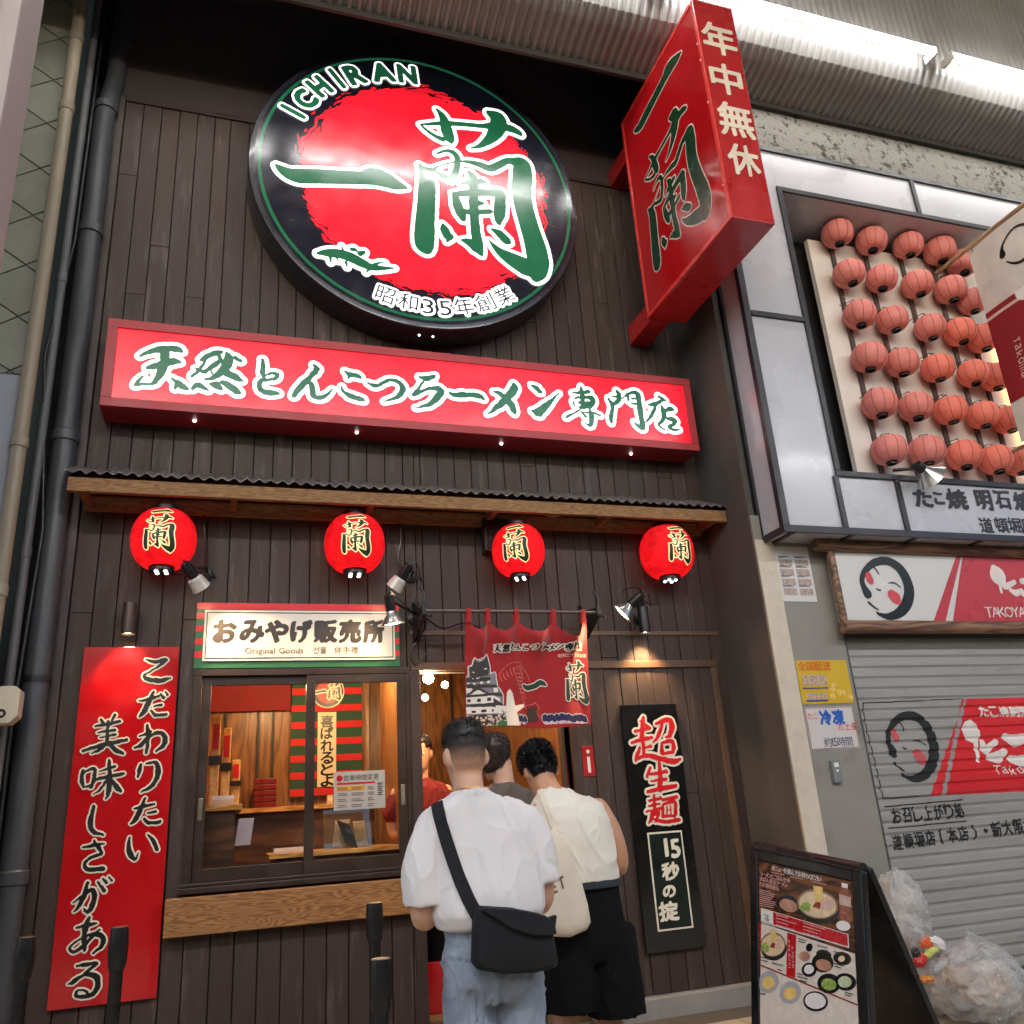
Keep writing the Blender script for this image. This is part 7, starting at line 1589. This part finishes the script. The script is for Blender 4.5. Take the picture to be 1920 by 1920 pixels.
to = [(1028, 1560), (1040, 1552), (1052, 1560), (1070, 1605), (1088, 1650), (1098, 1695), (1106, 1730), (1098, 1744), (1066, 1757), (1030, 1756), (1008, 1742), (1006, 1700), (1010, 1640), (1014, 1600)]
b = MB(); n = len(to); cxp = 1052; cyp = 1665; layers = [(-.050, .72), (-.042, .90), (-.022, .985), (.0, 1.0), (.03, .98), (.05, .88)]; vs = []
for dy, k in layers:
    for x, y in to: q = P(cxp+(x-cxp)*k, cyp+(y-cyp)*k, TYY); vs.append((q.x, TYY+dy+.008*math.sin(x*.11+y*.05), q.z))
fs = [tuple(range(n-1, -1, -1)), tuple(5*n+k for k in range(n))]
for i in range(5):
    for k in range(n): fs.append((i*n+k, i*n+(k+1) % n, (i+1)*n+(k+1) % n, (i+1)*n+k))
b.add(vs, fs); b.build('sack', m_can, tote, smooth=True)
bv_v = bvh(sh2)
for path in ([(1003, 1480), (1012, 1510), (1024, 1545), (1034, 1572)], [(1012, 1478), (1024, 1512), (1036, 1545), (1050, 1570)]): stitched(bv_v, path, .026, .004, 'handle', m_can, tote, .004)
g = Raster(P(1000, 1700, TYY).x, P(1110, 1700, TYY).x, P(1050, 1720, TYY).z, P(1050, 1600, TYY).z, .0015)
for ch, x, y, h_ in (('E', 1036, 1664, 22), ('T', 1052, 1655, 22)):
    q = P(x, y, TYY-.052); s_ = P(x, y-h_/2, TYY-.052).z-P(x, y+h_/2, TYY-.052).z; g.glyph(ch, q.x, q.z, s_*.62, s_, .25)
g.grow(.002).mesh('lettering', M('brown print', lin(120, 92, 66), .7), tote, onY(TYY-.060))

# --- man in the grey shirt half hidden under the curtain
Y3 = -1.0
m3 = thing('person', 'man in grey brown T-shirt standing under the curtain with dark wavy hair', 'person', (1.54, Y3, 0)); hc3 = V3((1.505, Y3+.02, 1.625)); F3 = head_frame(hc3, math.radians(-14), math.radians(6))
b = MB(); add_head(b, hc3, F3, 1.0); limb(b, [(1.54, Y3-.03, 1.45), (1.537, Y3-.02, 1.53), (1.535, Y3-.005, 1.60)], [.064, .058, .06])
torso(b, [(.86, 1.54, .15, .10, Y3), (1.05, 1.54, .155, .10, Y3), (1.30, 1.54, .18, .10, Y3), (1.41, 1.54, .165, .085, Y3-.01), (1.46, 1.54, .085, .065, Y3-.02)])
for k in (-1, 1):
    limb(b, [(1.54+k*.185, Y3, 1.39), (1.54+k*.235, Y3, 1.25), (1.54+k*.25, Y3+.03, 1.08), (1.54+k*.22, Y3+.15, .90), (1.54+k*.21, Y3+.18, .84)], [.056, .052, .044, .036, .028]); add_hand(b, (1.54+k*.21, Y3+.18, .84), (0, .3, -.9), (k, 0, 0), -k)
    limb(b, [(1.54+k*.09, Y3, .86), (1.54+k*.09, Y3+.02, .47), (1.54+k*.09, Y3, .08)], [.085, .055, .04])
finish(remesh(b, .009, 2), 'body', sk1, m3); eyes(m3, hc3, F3, 1.0)
b = MB(); torso(b, [(.92, 1.54, .185, .13, Y3), (1.05, 1.54, .192, .135, Y3), (1.25, 1.54, .20, .13, Y3), (1.37, 1.54, .205, .112, Y3-.005), (1.43, 1.54, .16, .095, Y3-.015), (1.475, 1.54, .085, .075, Y3-.025), (1.49, 1.54, .07, .066, Y3-.025)])
for k in (-1, 1): limb(b, [(1.54+k*.11, Y3-.005, 1.405), (1.54+k*.185, Y3, 1.355), (1.54+k*.232, Y3, 1.25), (1.54+k*.245, Y3+.01, 1.19)], [.062, .074, .080, .078], 18)
finish(remesh(b, .009, 3), 'shirt', M('grey brown cotton', lin(98, 86, 78), .85, var=.06, bump=.12, bsc=300), m3, folds(.009, 2.2, 8, 3))
b = MB(); ring_loft(b, [((1.54, Y3, z), XA*hw, YA*hd) for z, hw, hd in ((.74, .16, .12), (.84, .175, .125), (.96, .165, .115))], 24)
for k in (-1, 1): limb(b, [(1.54+k*.09, Y3, .82), (1.54+k*.09, Y3+.01, .45), (1.54+k*.09, Y3, .08)], [.094, .082, .08], 18)
finish(remesh(b, .010, 2), 'trousers', M('charcoal trousers', lin(44, 42, 42), .85), m3, folds(.008, 4, 9, 4))
b = MB()
for k in (-1, 1): shoe(b, (1.54+k*.09, Y3, 0), (0, 1, 0))
b.build('shoes', MATS['black shoes'], m3, smooth=True)
def line3(a): k = abs(math.pi-a)/math.pi; return -.082 if k < .4 else (-.04+(k-.4)*.3 if k < .6 else (.03 if k < .8 else .06))
hair_cap(m3, hc3, F3, 1.0, line3, hairmat('dark brown wavy hair', lin(48, 32, 24), .35),   .014, 'hair', 4200, .022, .5, 12, curl=.5, topoff=.006)

# --- staff member in red inside the corridor, facing out
Y4 = .62; X4 = 1.415; Zf = .12
m4 = thing('person', 'staff member in dark red shirt with black hair standing inside the doorway', 'person', (X4, Y4, Zf)); hc4 = V3((X4, Y4, 1.80)); F4 = head_frame(hc4, math.radians(160), math.radians(8))
b = MB(); add_head(b, hc4, F4, 1.0); limb(b, [(X4, Y4+.02, 1.58), (X4, Y4+.01, 1.66), (X4, Y4, 1.73)], [.062, .056, .058])
torso(b, [(1.0, X4, .15, .10, Y4), (1.2, X4, .155, .10, Y4), (1.45, X4, .175, .10, Y4), (1.55, X4, .15, .085, Y4), (1.60, X4, .08, .065, Y4+.01)])
limb(b, [(X4-.18, Y4, 1.52), (X4-.22, Y4-.01, 1.37), (X4-.20, Y4-.04, 1.24), (X4-.06, Y4-.20, 1.30), (X4+.0, Y4-.23, 1.32)], [.055, .05, .043, .036, .028]); add_hand(b, (X4, Y4-.23, 1.32), (.9, -.2, .1), (0, -.6, .8), 1)
limb(b, [(X4+.18, Y4, 1.52), (X4+.23, Y4-.01, 1.37), (X4+.22, Y4-.05, 1.24), (X4+.10, Y4-.22, 1.28), (X4+.04, Y4-.25, 1.30)], [.055, .05, .043, .036, .028]); add_hand(b, (X4+.04, Y4-.25, 1.30), (-.9, -.2, .1), (0, -.6, .8), -1)
for k in (-1, 1): limb(b, [(X4+k*.09, Y4, 1.0), (X4+k*.09, Y4-.01, .58), (X4+k*.09, Y4, .20)], [.085, .055, .04])
finish(remesh(b, .009, 2), 'body', sk2, m4); eyes(m4, hc4, F4, 1.0)
b = MB(); torso(b, [(1.02, X4, .175, .125, Y4), (1.2, X4, .18, .125, Y4), (1.42, X4, .19, .12, Y4), (1.52, X4, .19, .105, Y4), (1.565, X4, .15, .092, Y4+.005), (1.60, X4, .085, .073, Y4+.01), (1.615, X4, .07, .066, Y4+.01)])
for k in (-1, 1): limb(b, [(X4+k*.10, Y4, 1.535), (X4+k*.175, Y4, 1.49), (X4+k*.215, Y4-.01, 1.40), (X4+k*.215, Y4-.02, 1.36)], [.060, .070, .072, .070], 18)
finish(remesh(b, .009, 3), 'shirt', M('dark red cotton', lin(112, 18, 20), .85, var=.08), m4, folds(.008, 7, 9, 4))
b = MB(); ring_loft(b, [((X4, Y4, z), XA*hw, YA*hd) for z, hw, hd in ((.88, .15, .115), (.98, .172, .125), (1.08, .165, .118))], 24)
for k in (-1, 1): limb(b, [(X4+k*.09, Y4, .95), (X4+k*.09, Y4, .56), (X4+k*.09, Y4, .20)], [.09, .078, .076], 18)
finish(remesh(b, .010, 2), 'trousers', MATS['black twill'], m4)
b = MB()
for k in (-1, 1): shoe(b, (X4+k*.09, Y4, 0), (0, -1, 0))
b.v = [(x, y, z+Zf) for x, y, z in b.v]; b.build('shoes', MATS['black shoes'], m4, smooth=True)
hair_cap(m4, hc4, F4, 1.0, line2, MATS['black hair'], .010, 'hair', 1500, .012, .5, 3)
# ------------------------------------------------------------------ folding menu board
tl, trr = P(1407, 1589, -2.15), P(1617, 1633, -2.80)
ab = thing('menu_board', 'black folding A-frame menu board with ramen pictures at the lower right', 'sign', (tl.x, tl.y, 0))
tv = (trr-tl); Wd = tv.length; tv = tv.normalized(); nrm_ = V3((tv.y, -tv.x, 0)).normalized()
if nrm_.x > 0: nrm_ = -nrm_
ztop_ = (tl.z+trr.z)/2; dn = (V3((0, 0, -1))*ztop_+nrm_*.20); Hh = dn.length; dn = dn.normalized(); fn_ = tv.cross(dn).normalized()
if fn_.dot(nrm_) < 0: fn_ = -fn_
def fp(u, v, off=0.0): return tl+tv*(u*Wd)+dn*(v*Hh)+fn_*off     # u across, v down the face
fwid = .055/Wd; fhei = .05/Hh
b = MB()
def bar(u0, u1, v0, v1, t0, t1): b.prism([(u0, v0), (u1, v0), (u1, v1), (u0, v1)], lambda u, v: tuple(fp(u, v, t1)), lambda u, v: tuple(fp(u, v, t0)))
bar(0, fwid, 0, 1, -.028, .006); bar(1-fwid, 1, 0, 1, -.028, .006); bar(fwid+.0005, 1-fwid-.0005, 0, fhei, -.028, .006); bar(fwid+.0005, 1-fwid-.0005, 1-fhei*1.6, 1, -.028, .006)
m_fr = M('black plastic frame', lin(24, 23, 25), .28, var=.1, coat=.2); b.build('front_frame', m_fr, ab, bevel=.007)
bdn = (V3((0, 0, -1))*ztop_-nrm_*.36); bdl = bdn.length; bdn = bdn.normalized(); bfn = tv.cross(bdn).normalized()
if bfn.dot(nrm_) > 0: bfn = -bfn
back0 = tl-nrm_*.032
def bp(u, v, off=0.0): return back0+tv*(u*Wd)+bdn*(v*bdl)+bfn*off
b = MB(); b.prism([(0, 0), (1, 0), (1, 1), (0, 1)], lambda u, v: tuple(bp(u, v, 0)), lambda u, v: tuple(bp(u, v, .03))); b.build('rear_panel', m_fr, ab, bevel=.007)
b = MB(); b.tube([fp(0.02, 0.0, -.02)+V3((0, 0, .004)), fp(.98, 0, -.02)+V3((0, 0, .004))], .028, 14); b.build('hinge', m_fr, ab, smooth=True)
b = MB()
for u in (.02, .98): a_, c_ = fp(u, .62, -.028), bp(u, .58, 0); b.tube([a_, c_], .010, 8)
b.build('stay', M('alu stay', lin(150, 146, 130), .35, metal=.8), ab)
# the poster
u0, u1, v0, v1 = fwid, 1-fwid, fhei, 1-fhei*1.6
_N = [0]
def uv(x, y):      # enlarged-photo position on the face -> poster coordinates
    u = (x-180)/1045; v = (y-210-220*u)/(2850*(1+.19*u)); return u0+(u1-u0)*u, v0+(v1-v0)*min(v, .985)
b = MB(); b.add([fp(u0, v0, .0005), fp(u1, v0, .0005), fp(u1, v1, .0005), fp(u0, v1, .0005)], [(0, 1, 2, 3)]); b.build('poster', wood('printed dark wood', lin(58, 34, 22), lin(124, 76, 44), sc=2.5, axis='Y', dist=2, rough=.25), ab)
def shape(name, polys, mat, lay, par=None):
    b = MB()
    for k, p in enumerate(polys): b.add([fp(*q, .001+lay*.0006+k*.00003) for q in p], [tuple(range(len(p)))])
    return b.build(name, mat, ab)
def R4(x0, y0, x1, y1, sl=.30): return [uv(x0, y0), uv(x1, y0+(x1-x0)*sl), uv(x1, y1+(x1-x0)*sl), uv(x0, y1)]
def EL(cx, cy, rx, ry, n=26, a0=0, rot=.25): return [uv(cx+rx*math.cos(t)*math.cos(rot)-ry*math.sin(t)*math.sin(rot), cy+rx*math.cos(t)*math.sin(rot)+ry*math.sin(t)*math.cos(rot)) for t in np.linspace(0, 2*math.pi, n, endpoint=False)]
mp = lambda n_, c, var=.2, sc=30, r=.25: M(n_, c, r, var=var, sc=sc, coat=.3)
p_black, p_bowl, p_soup, p_noodle, p_pork = mp('print black', lin(26, 24, 26)), mp('print dark bowl', lin(44, 40, 42)), mp('print soup', lin(236, 208, 168), .12), mp('print noodle', lin(240, 206, 124), .15), mp('print pork', lin(190, 140, 116), .3)
p_rim, p_green, p_sauce, p_white, p_red = mp('print bowl rim', lin(150, 120, 96)), mp('print spring onion', lin(150, 176, 88), .6, 90), mp('print red sauce', lin(150, 54, 36), .3), mp('print white', lin(244, 240, 236), .05), mp('print crimson', lin(196, 26, 36), .06)
p_beige, p_pink, p_glass = mp('print beige', lin(232, 220, 208), .06), mp('print pink text', lin(226, 170, 166), .06), mp('print glass bowl', lin(176, 178, 186), .15)
def ptext(name, txt, x, y, h, mat, sl=.22, gap=.05, lay=6, vert=False, bold=0):
    b = MB(); k = h*.00028*3.4
    U0, V0 = uv(x, y); sc_ = h/2850*(v1-v0)*Hh
    f = lambda a, c_: tuple(fp(U0+a/Wd, V0-c_/Hh, .001+lay*.0006))
    textline(b, txt, 0, 0, sc_, f, gap=gap, vert=vert, bold=bold); return b.build(name, mat, ab)
ptext('headline', 'メニューを選んでお待ちください', 350, 325, 62, p_white, bold=.0015)
for k, (tx, x, y) in enumerate((('ラーメンとごはんセット', 205, 400), ('大ばん替玉ラーメン付', 200, 462), ('たれ豚骨秘伝', 198, 530))): ptext('pink_heading', tx.replace('付', ''), x, y, 58, p_pink, bold=.002)
ls_ = MB(); random.seed(21)
for k in range(9):
    y = 580+k*24; q = R4(195, y, 195+random.uniform(120, 215), y+9, .2); ls_.add([fp(*c, .0045) for c in q], [(0, 1, 2, 3)])
for k in range(3): q = R4(345+k*230, 350+k*50, 345+k*230+random.uniform(140, 200), 358+k*50, .22); ls_.add([fp(*c, .0045) for c in q], [(0, 1, 2, 3)])
ls_.build('small_print', p_pink, ab)
def bowl(cx, cy, rx, ry, lay=1, glass=False):
    shape('bowl_picture', [EL(cx+8, cy+ry*.28, rx*1.02, ry*1.02)], p_bowl, lay); shape('bowl_rim', [EL(cx, cy, rx, ry)], p_rim, lay+1); shape('soup_picture', [EL(cx+2, cy+6, rx*.90, ry*.88)], p_soup, lay+2)
    shape('pork_picture', [EL(cx+rx*.45, cy-ry*.05, rx*.40, ry*.45, rot=.6)], mp('print pale pork', lin(226, 188, 168), .15), lay+3)
    shape('noodle_picture', [[uv(cx-rx*.15, cy-ry*1.25), uv(cx+rx*.32, cy-ry*1.18), uv(cx+rx*.30, cy-ry*.5), uv(cx+rx*.16, cy+ry*.1), uv(cx-rx*.05, cy+ry*.05), uv(cx-rx*.08, cy-ry*.6)]], p_noodle, lay+4)
    shape('sauce_picture', [[uv(cx-rx*.02, cy-ry*.15), uv(cx+rx*.2, cy-ry*.1), uv(cx+rx*.15, cy+ry*.32), uv(cx-rx*.2, cy+ry*.18)]], p_sauce, lay+5)
    shape('onion_picture', [EL(cx-rx*.58+random.uniform(-1, 1)*rx*.22, cy+ry*.18+random.uniform(-1, 1)*ry*.32, rx*.13, ry*.12, 9) for _ in range(12)], p_green, lay+4)
random.seed(6)
bowl(855, 750, 222, 190); shape('side_bowl', [EL(525, 760, 125, 112)], p_black, 1); shape('side_food', [EL(535, 780, 108, 78, rot=.5)], p_pork, 2)
shape('bottle_picture', [[uv(1118, 520), uv(1180, 530), uv(1180, 560), uv(1208, 620), uv(1205, 960), uv(1150, 985), uv(1085, 925), uv(1088, 600), uv(1116, 545)]], mp('print tea bottle', lin(150, 88, 70), .3), 2); shape('bottle_cap', [[uv(1122, 450), uv(1184, 462), uv(1180, 522), uv(1120, 512)]], p_white, 3); shape('bottle_label', [[uv(1090, 600), uv(1206, 640), uv(1203, 770), uv(1090, 740)]], mp('print pale label', lin(206, 176, 160), .2), 3)
shape('egg_picture', [EL(1118, 1015, 70, 66)], p_white, 4)
shape('set_band_border', [R4(205, 808, 1162, 985, .325)], p_white, 2); shape('set_band', [R4(213, 818, 1154, 972, .325)], p_red, 3); shape('set_box', [R4(213, 818, 355, 968, .325)], p_white, 4)
ptext('set_lettering', 'セット', 245, 915, 42, p_black, .3); ptext('set_lettering_two', '内容', 255, 965, 42, p_black, .3)
b = MB()
for k in range(4):
    for x in (390, 700):
        q = R4(x, 890+k*42+(x-390)*.325*1.0, x+random.uniform(130, 260), 902+k*42+(x-390)*.325, .325); b.add([fp(*c, .0042) for c in q], [(0, 1, 2, 3)])
b.build('set_print', p_pink, ab)
shape('lower_sheet', [[uv(205, 995), uv(1215, 1365), uv(1215, 3400), uv(150, 3300)]], p_beige, 1); shape('ramen_tab', [[uv(165, 985), uv(208, 1000), uv(180, 1455), uv(130, 1440)]], p_red, 2)
ptext('ramen_tab_lettering', 'ラーメン', 168, 1130, 46, p_white, vert=True)
bowl(345, 1265, 150, 150, 2)
shape('side_tab', [[uv(515, 1120), uv(615, 1155), uv(590, 1680), uv(490, 1640)]], p_red, 2); ptext('side_tab_lettering', 'トッピング', 575, 1290, 46, p_white, vert=True); ptext('side_tab_lettering_two', 'サイドメニュー', 535, 1215, 44, p_white, vert=True)
for (cx, cy, rx, ry, m_) in ((755, 1305, 36, 52, p_black), (700, 1415, 62, 60, p_pork), (905, 1390, 80, 60, mp('print seaweed', lin(40, 44, 38), .3)), (1090, 1430, 90, 82, p_black), (890, 1490, 112, 120, p_black), (745, 1580, 80, 88, p_black), (945, 1745, 118, 122, p_black), (1110, 1720, 105, 108, p_black)): shape('dish_picture', [EL(cx, cy, rx, ry)], m_, 3)
for (cx, cy, rx, ry, m_) in ((1085, 1435, 32, 40, mp('print egg', lin(232, 206, 170), .1)), (900, 1520, 84, 70, p_pork), (745, 1575, 52, 58, p_white), (945, 1755, 78, 72, p_green), (1105, 1720, 66, 72, mp('print leek', lin(196, 206, 170), .3))): shape('dish_food', [EL(cx, cy, rx, ry, rot=.4)], m_, 4)
shape('divider', [[uv(175, 1488), uv(1215, 1985), uv(1215, 2005), uv(175, 1506)]], p_sauce, 3); shape('refill_tab', [[uv(130, 1490), uv(170, 1505), uv(150, 2100), uv(100, 2080)]], p_black, 2); ptext('refill_tab_lettering', '替玉ごはん', 148, 1540, 46, p_white, vert=True)
for (cx, cy) in ((285, 1710), (530, 1850)): shape('glass_bowl', [EL(cx, cy, 118, 132)], p_glass, 3); shape('noodle_refill', [EL(cx, cy+10, 74, 78, rot=.6)], p_noodle, 4)
shape('rice_bowl', [EL(800, 1960, 130, 120)], p_black, 3); shape('rice_picture', [EL(800, 1955, 110, 95)], p_white, 4)
b = MB()
for (x, y, w) in ((195, 1400, 110), (200, 1440, 80), (640, 1190, 90), (640, 1220, 70), (840, 1270, 110), (1010, 1340, 90), (1005, 1490, 100), (1010, 1525, 70), (620, 1620, 60), (620, 1655, 110), (640, 1700, 80), (1105, 1840, 80), (1105, 1870, 60), (190, 1830, 60), (330, 1480, 130), (390, 1560, 60)):
    q = R4(x, y, x+w, y+11, .3); b.add([fp(*c, .0046) for c in q], [(0, 1, 2, 3)])
b.build('caption_print', p_bowl, ab)

# ------------------------------------------------------------------ rubbish bags by the shutter
def plastic(name, tint, al):
    m = bpy.data.materials.new(name); m.use_nodes = True; t = m.node_tree; N = t.nodes; L = t.links; b = N['Principled BSDF']
    tc = N.new('ShaderNodeTexCoord'); n = N.new('ShaderNodeTexNoise'); n.inputs['Scale'].default_value = 9; n.inputs['Detail'].default_value = 8; L.new(tc.outputs['Object'], n.inputs['Vector'])
    cr = N.new('ShaderNodeValToRGB'); cr.color_ramp.elements[0].position = .35; cr.color_ramp.elements[1].position = .7; cr.color_ramp.elements[0].color = (al*.45,)*3+(1,); cr.color_ramp.elements[1].color = (al,)*3+(1,); L.new(n.outputs['Fac'], cr.inputs[0]); L.new(cr.outputs[0], b.inputs['Alpha'])
    b.inputs['Base Color'].default_value = (*tint, 1); b.inputs['Roughness'].default_value = .18; b.inputs['Specular IOR Level'].default_value = .8; b.inputs['Transmission Weight'].default_value = .15
    w = N.new('ShaderNodeTexVoronoi'); w.feature = 'DISTANCE_TO_EDGE'; w.inputs['Scale'].default_value = 11; ds = N.new('ShaderNodeVectorMath'); ds.operation = 'ADD'; ds2 = N.new('ShaderNodeVectorMath'); ds2.operation = 'SCALE'; ds2.inputs['Scale'].default_value = .25
    L.new(n.outputs['Color'], ds2.inputs[0]); L.new(tc.outputs['Object'], ds.inputs[0]); L.new(ds2.outputs[0], ds.inputs[1]); L.new(ds.outputs[0], w.inputs['Vector'])
    bp_ = N.new('ShaderNodeBump'); bp_.inputs['Strength'].default_value = .8; bp_.inputs['Distance'].default_value = .03; L.new(w.outputs['Distance'], bp_.inputs['Height']); L.new(bp_.outputs[0], b.inputs['Normal']); return m
m_bag = plastic('clear plastic film', lin(226, 226, 226), .62)
def crumple(c, r, seed, amp=.16, n=34, flat=0.0):
    mb = MB(); blob(mb, (0, 0, 0), (1, 1, 1), None, n); out = []
    for v in mb.v:
        d = V3(v).normalized(); q = d*2.1+V3((seed, seed*1.7, 0)); k = 1+amp*(noise.noise(q)+.6*noise.noise(q*2.3)+.45*(1-abs(noise.noise(q*3.7))*2))
        p = V3((d.x*r[0]*k, d.y*r[1]*k, d.z*r[2]*k)); p.z = max(p.z, -r[2]*.82); out.append(tuple(V3(c)+p))
    mb.v = out; return mb
def rubbish(lab, c, r, seed, contents, neck=None):
    t = thing('rubbish_bag', lab, 'rubbish bag', (c[0], c[1], max(c[2]-r[2], 0)), 'clear rubbish bags by the shutter')
    crumple(c, r, seed).build('film', m_bag, t, smooth='all')
    for k, (dx, dy, dz_, s, col) in enumerate(contents):
        crumple((c[0]+dx*r[0], c[1]+dy*r[1], c[2]+dz_*r[2]), (s*r[0], s*r[1], s*r[2]*.8), seed+k*3.3, .3, 16).build('contents', M('rubbish %d %d %d' % col, lin(*col), .7, var=.35, sc=18), t, smooth=True)
    if neck:
        b = MB(); p = V3(c)+V3((0, 0, r[2]*.9)); b.tube([p-V3((0, 0, .05)), p+V3((.01, 0, .02)), p+V3((.03, -.02, .07))], [.07, .025, .06], 12); b.build('neck', m_bag, t, smooth=True)
    return t
qa = P(1697, 1720, -1.02); rubbish('tall clear rubbish bag full of white film standing behind the menu board', (qa.x, -1.02, qa.z), (.135, .15, .27), 2.0, [(0, 0, -.2, .55, (196, 194, 190)), (.2, -.1, .3, .4, (210, 206, 200)), (-.2, -.3, -.5, .4, (150, 146, 140))])
b = bpy.data.objects['rubbish_bag']
qc = P(1845, 1895, -1.30); rubbish('bulging clear rubbish bag with beige contents at the lower right corner', (qc.x, -1.30, .20), (.29, .25, .21), 5.0, [(-.1, -.2, -.1, .5, (190, 164, 138)), (.35, 0, .1, .45, (206, 198, 188)), (-.45, 0, .2, .35, (176, 150, 120)), (.1, -.3, .35, .3, (222, 214, 206))], True)
qd = P(1775, 1885, -1.1); rubbish('low grey clear rubbish bag squeezed under the colourful litter', (qd.x, -1.02, .20), (.24, .2, .22), 9.0, [(0, 0, 0, .6, (120, 112, 104)), (.2, -.2, .3, .4, (168, 150, 130))])
lit_ = [((1740, 1768), (.05, .012, .03), (214, 96, 50), 'orange crumpled wrapper'), ((1725, 1800), (.045, .03, .03), (190, 40, 36), 'red crumpled wrapper'), ((1745, 1786), (.06, .014, .022), (206, 210, 110), 'yellow green plastic wrapper'), ((1757, 1768), (.05, .02, .03), (232, 226, 220), 'white paper scrap'), ((1745, 1838), (.06, .03, .022), (226, 150, 70), 'orange snack packet'), ((1716, 1786), (.025, .02, .025), (34, 30, 30), 'black lump of rubbish'), ((1790, 1800), (.06, .02, .02), (206, 200, 188), 'cream folded carton'), ((1765, 1810), (.06, .02, .02), (176, 196, 196), 'pale blue plastic strip'), ((1770, 1790), (.04, .02, .02), (120, 90, 70), 'brown paper scrap')]
for k, ((x, y), r, col, nm) in enumerate(lit_):
    q = P(x, y, -1.22); t = thing('litter', nm+' on top of the rubbish bags', 'litter', q, 'litter on the rubbish bags')
    mb = crumple((0, 0, 0), r, k*2.3+1, .35, 12); R_ = Matrix.Rotation(random.uniform(-.6, .6), 3, 'Y'); mb.v = [tuple(q+R_@V3(v)) for v in mb.v]; mb.build('wrapper', M('litter %d %d %d' % col, lin(*col), .4, var=.25, sc=30), t, smooth=True)
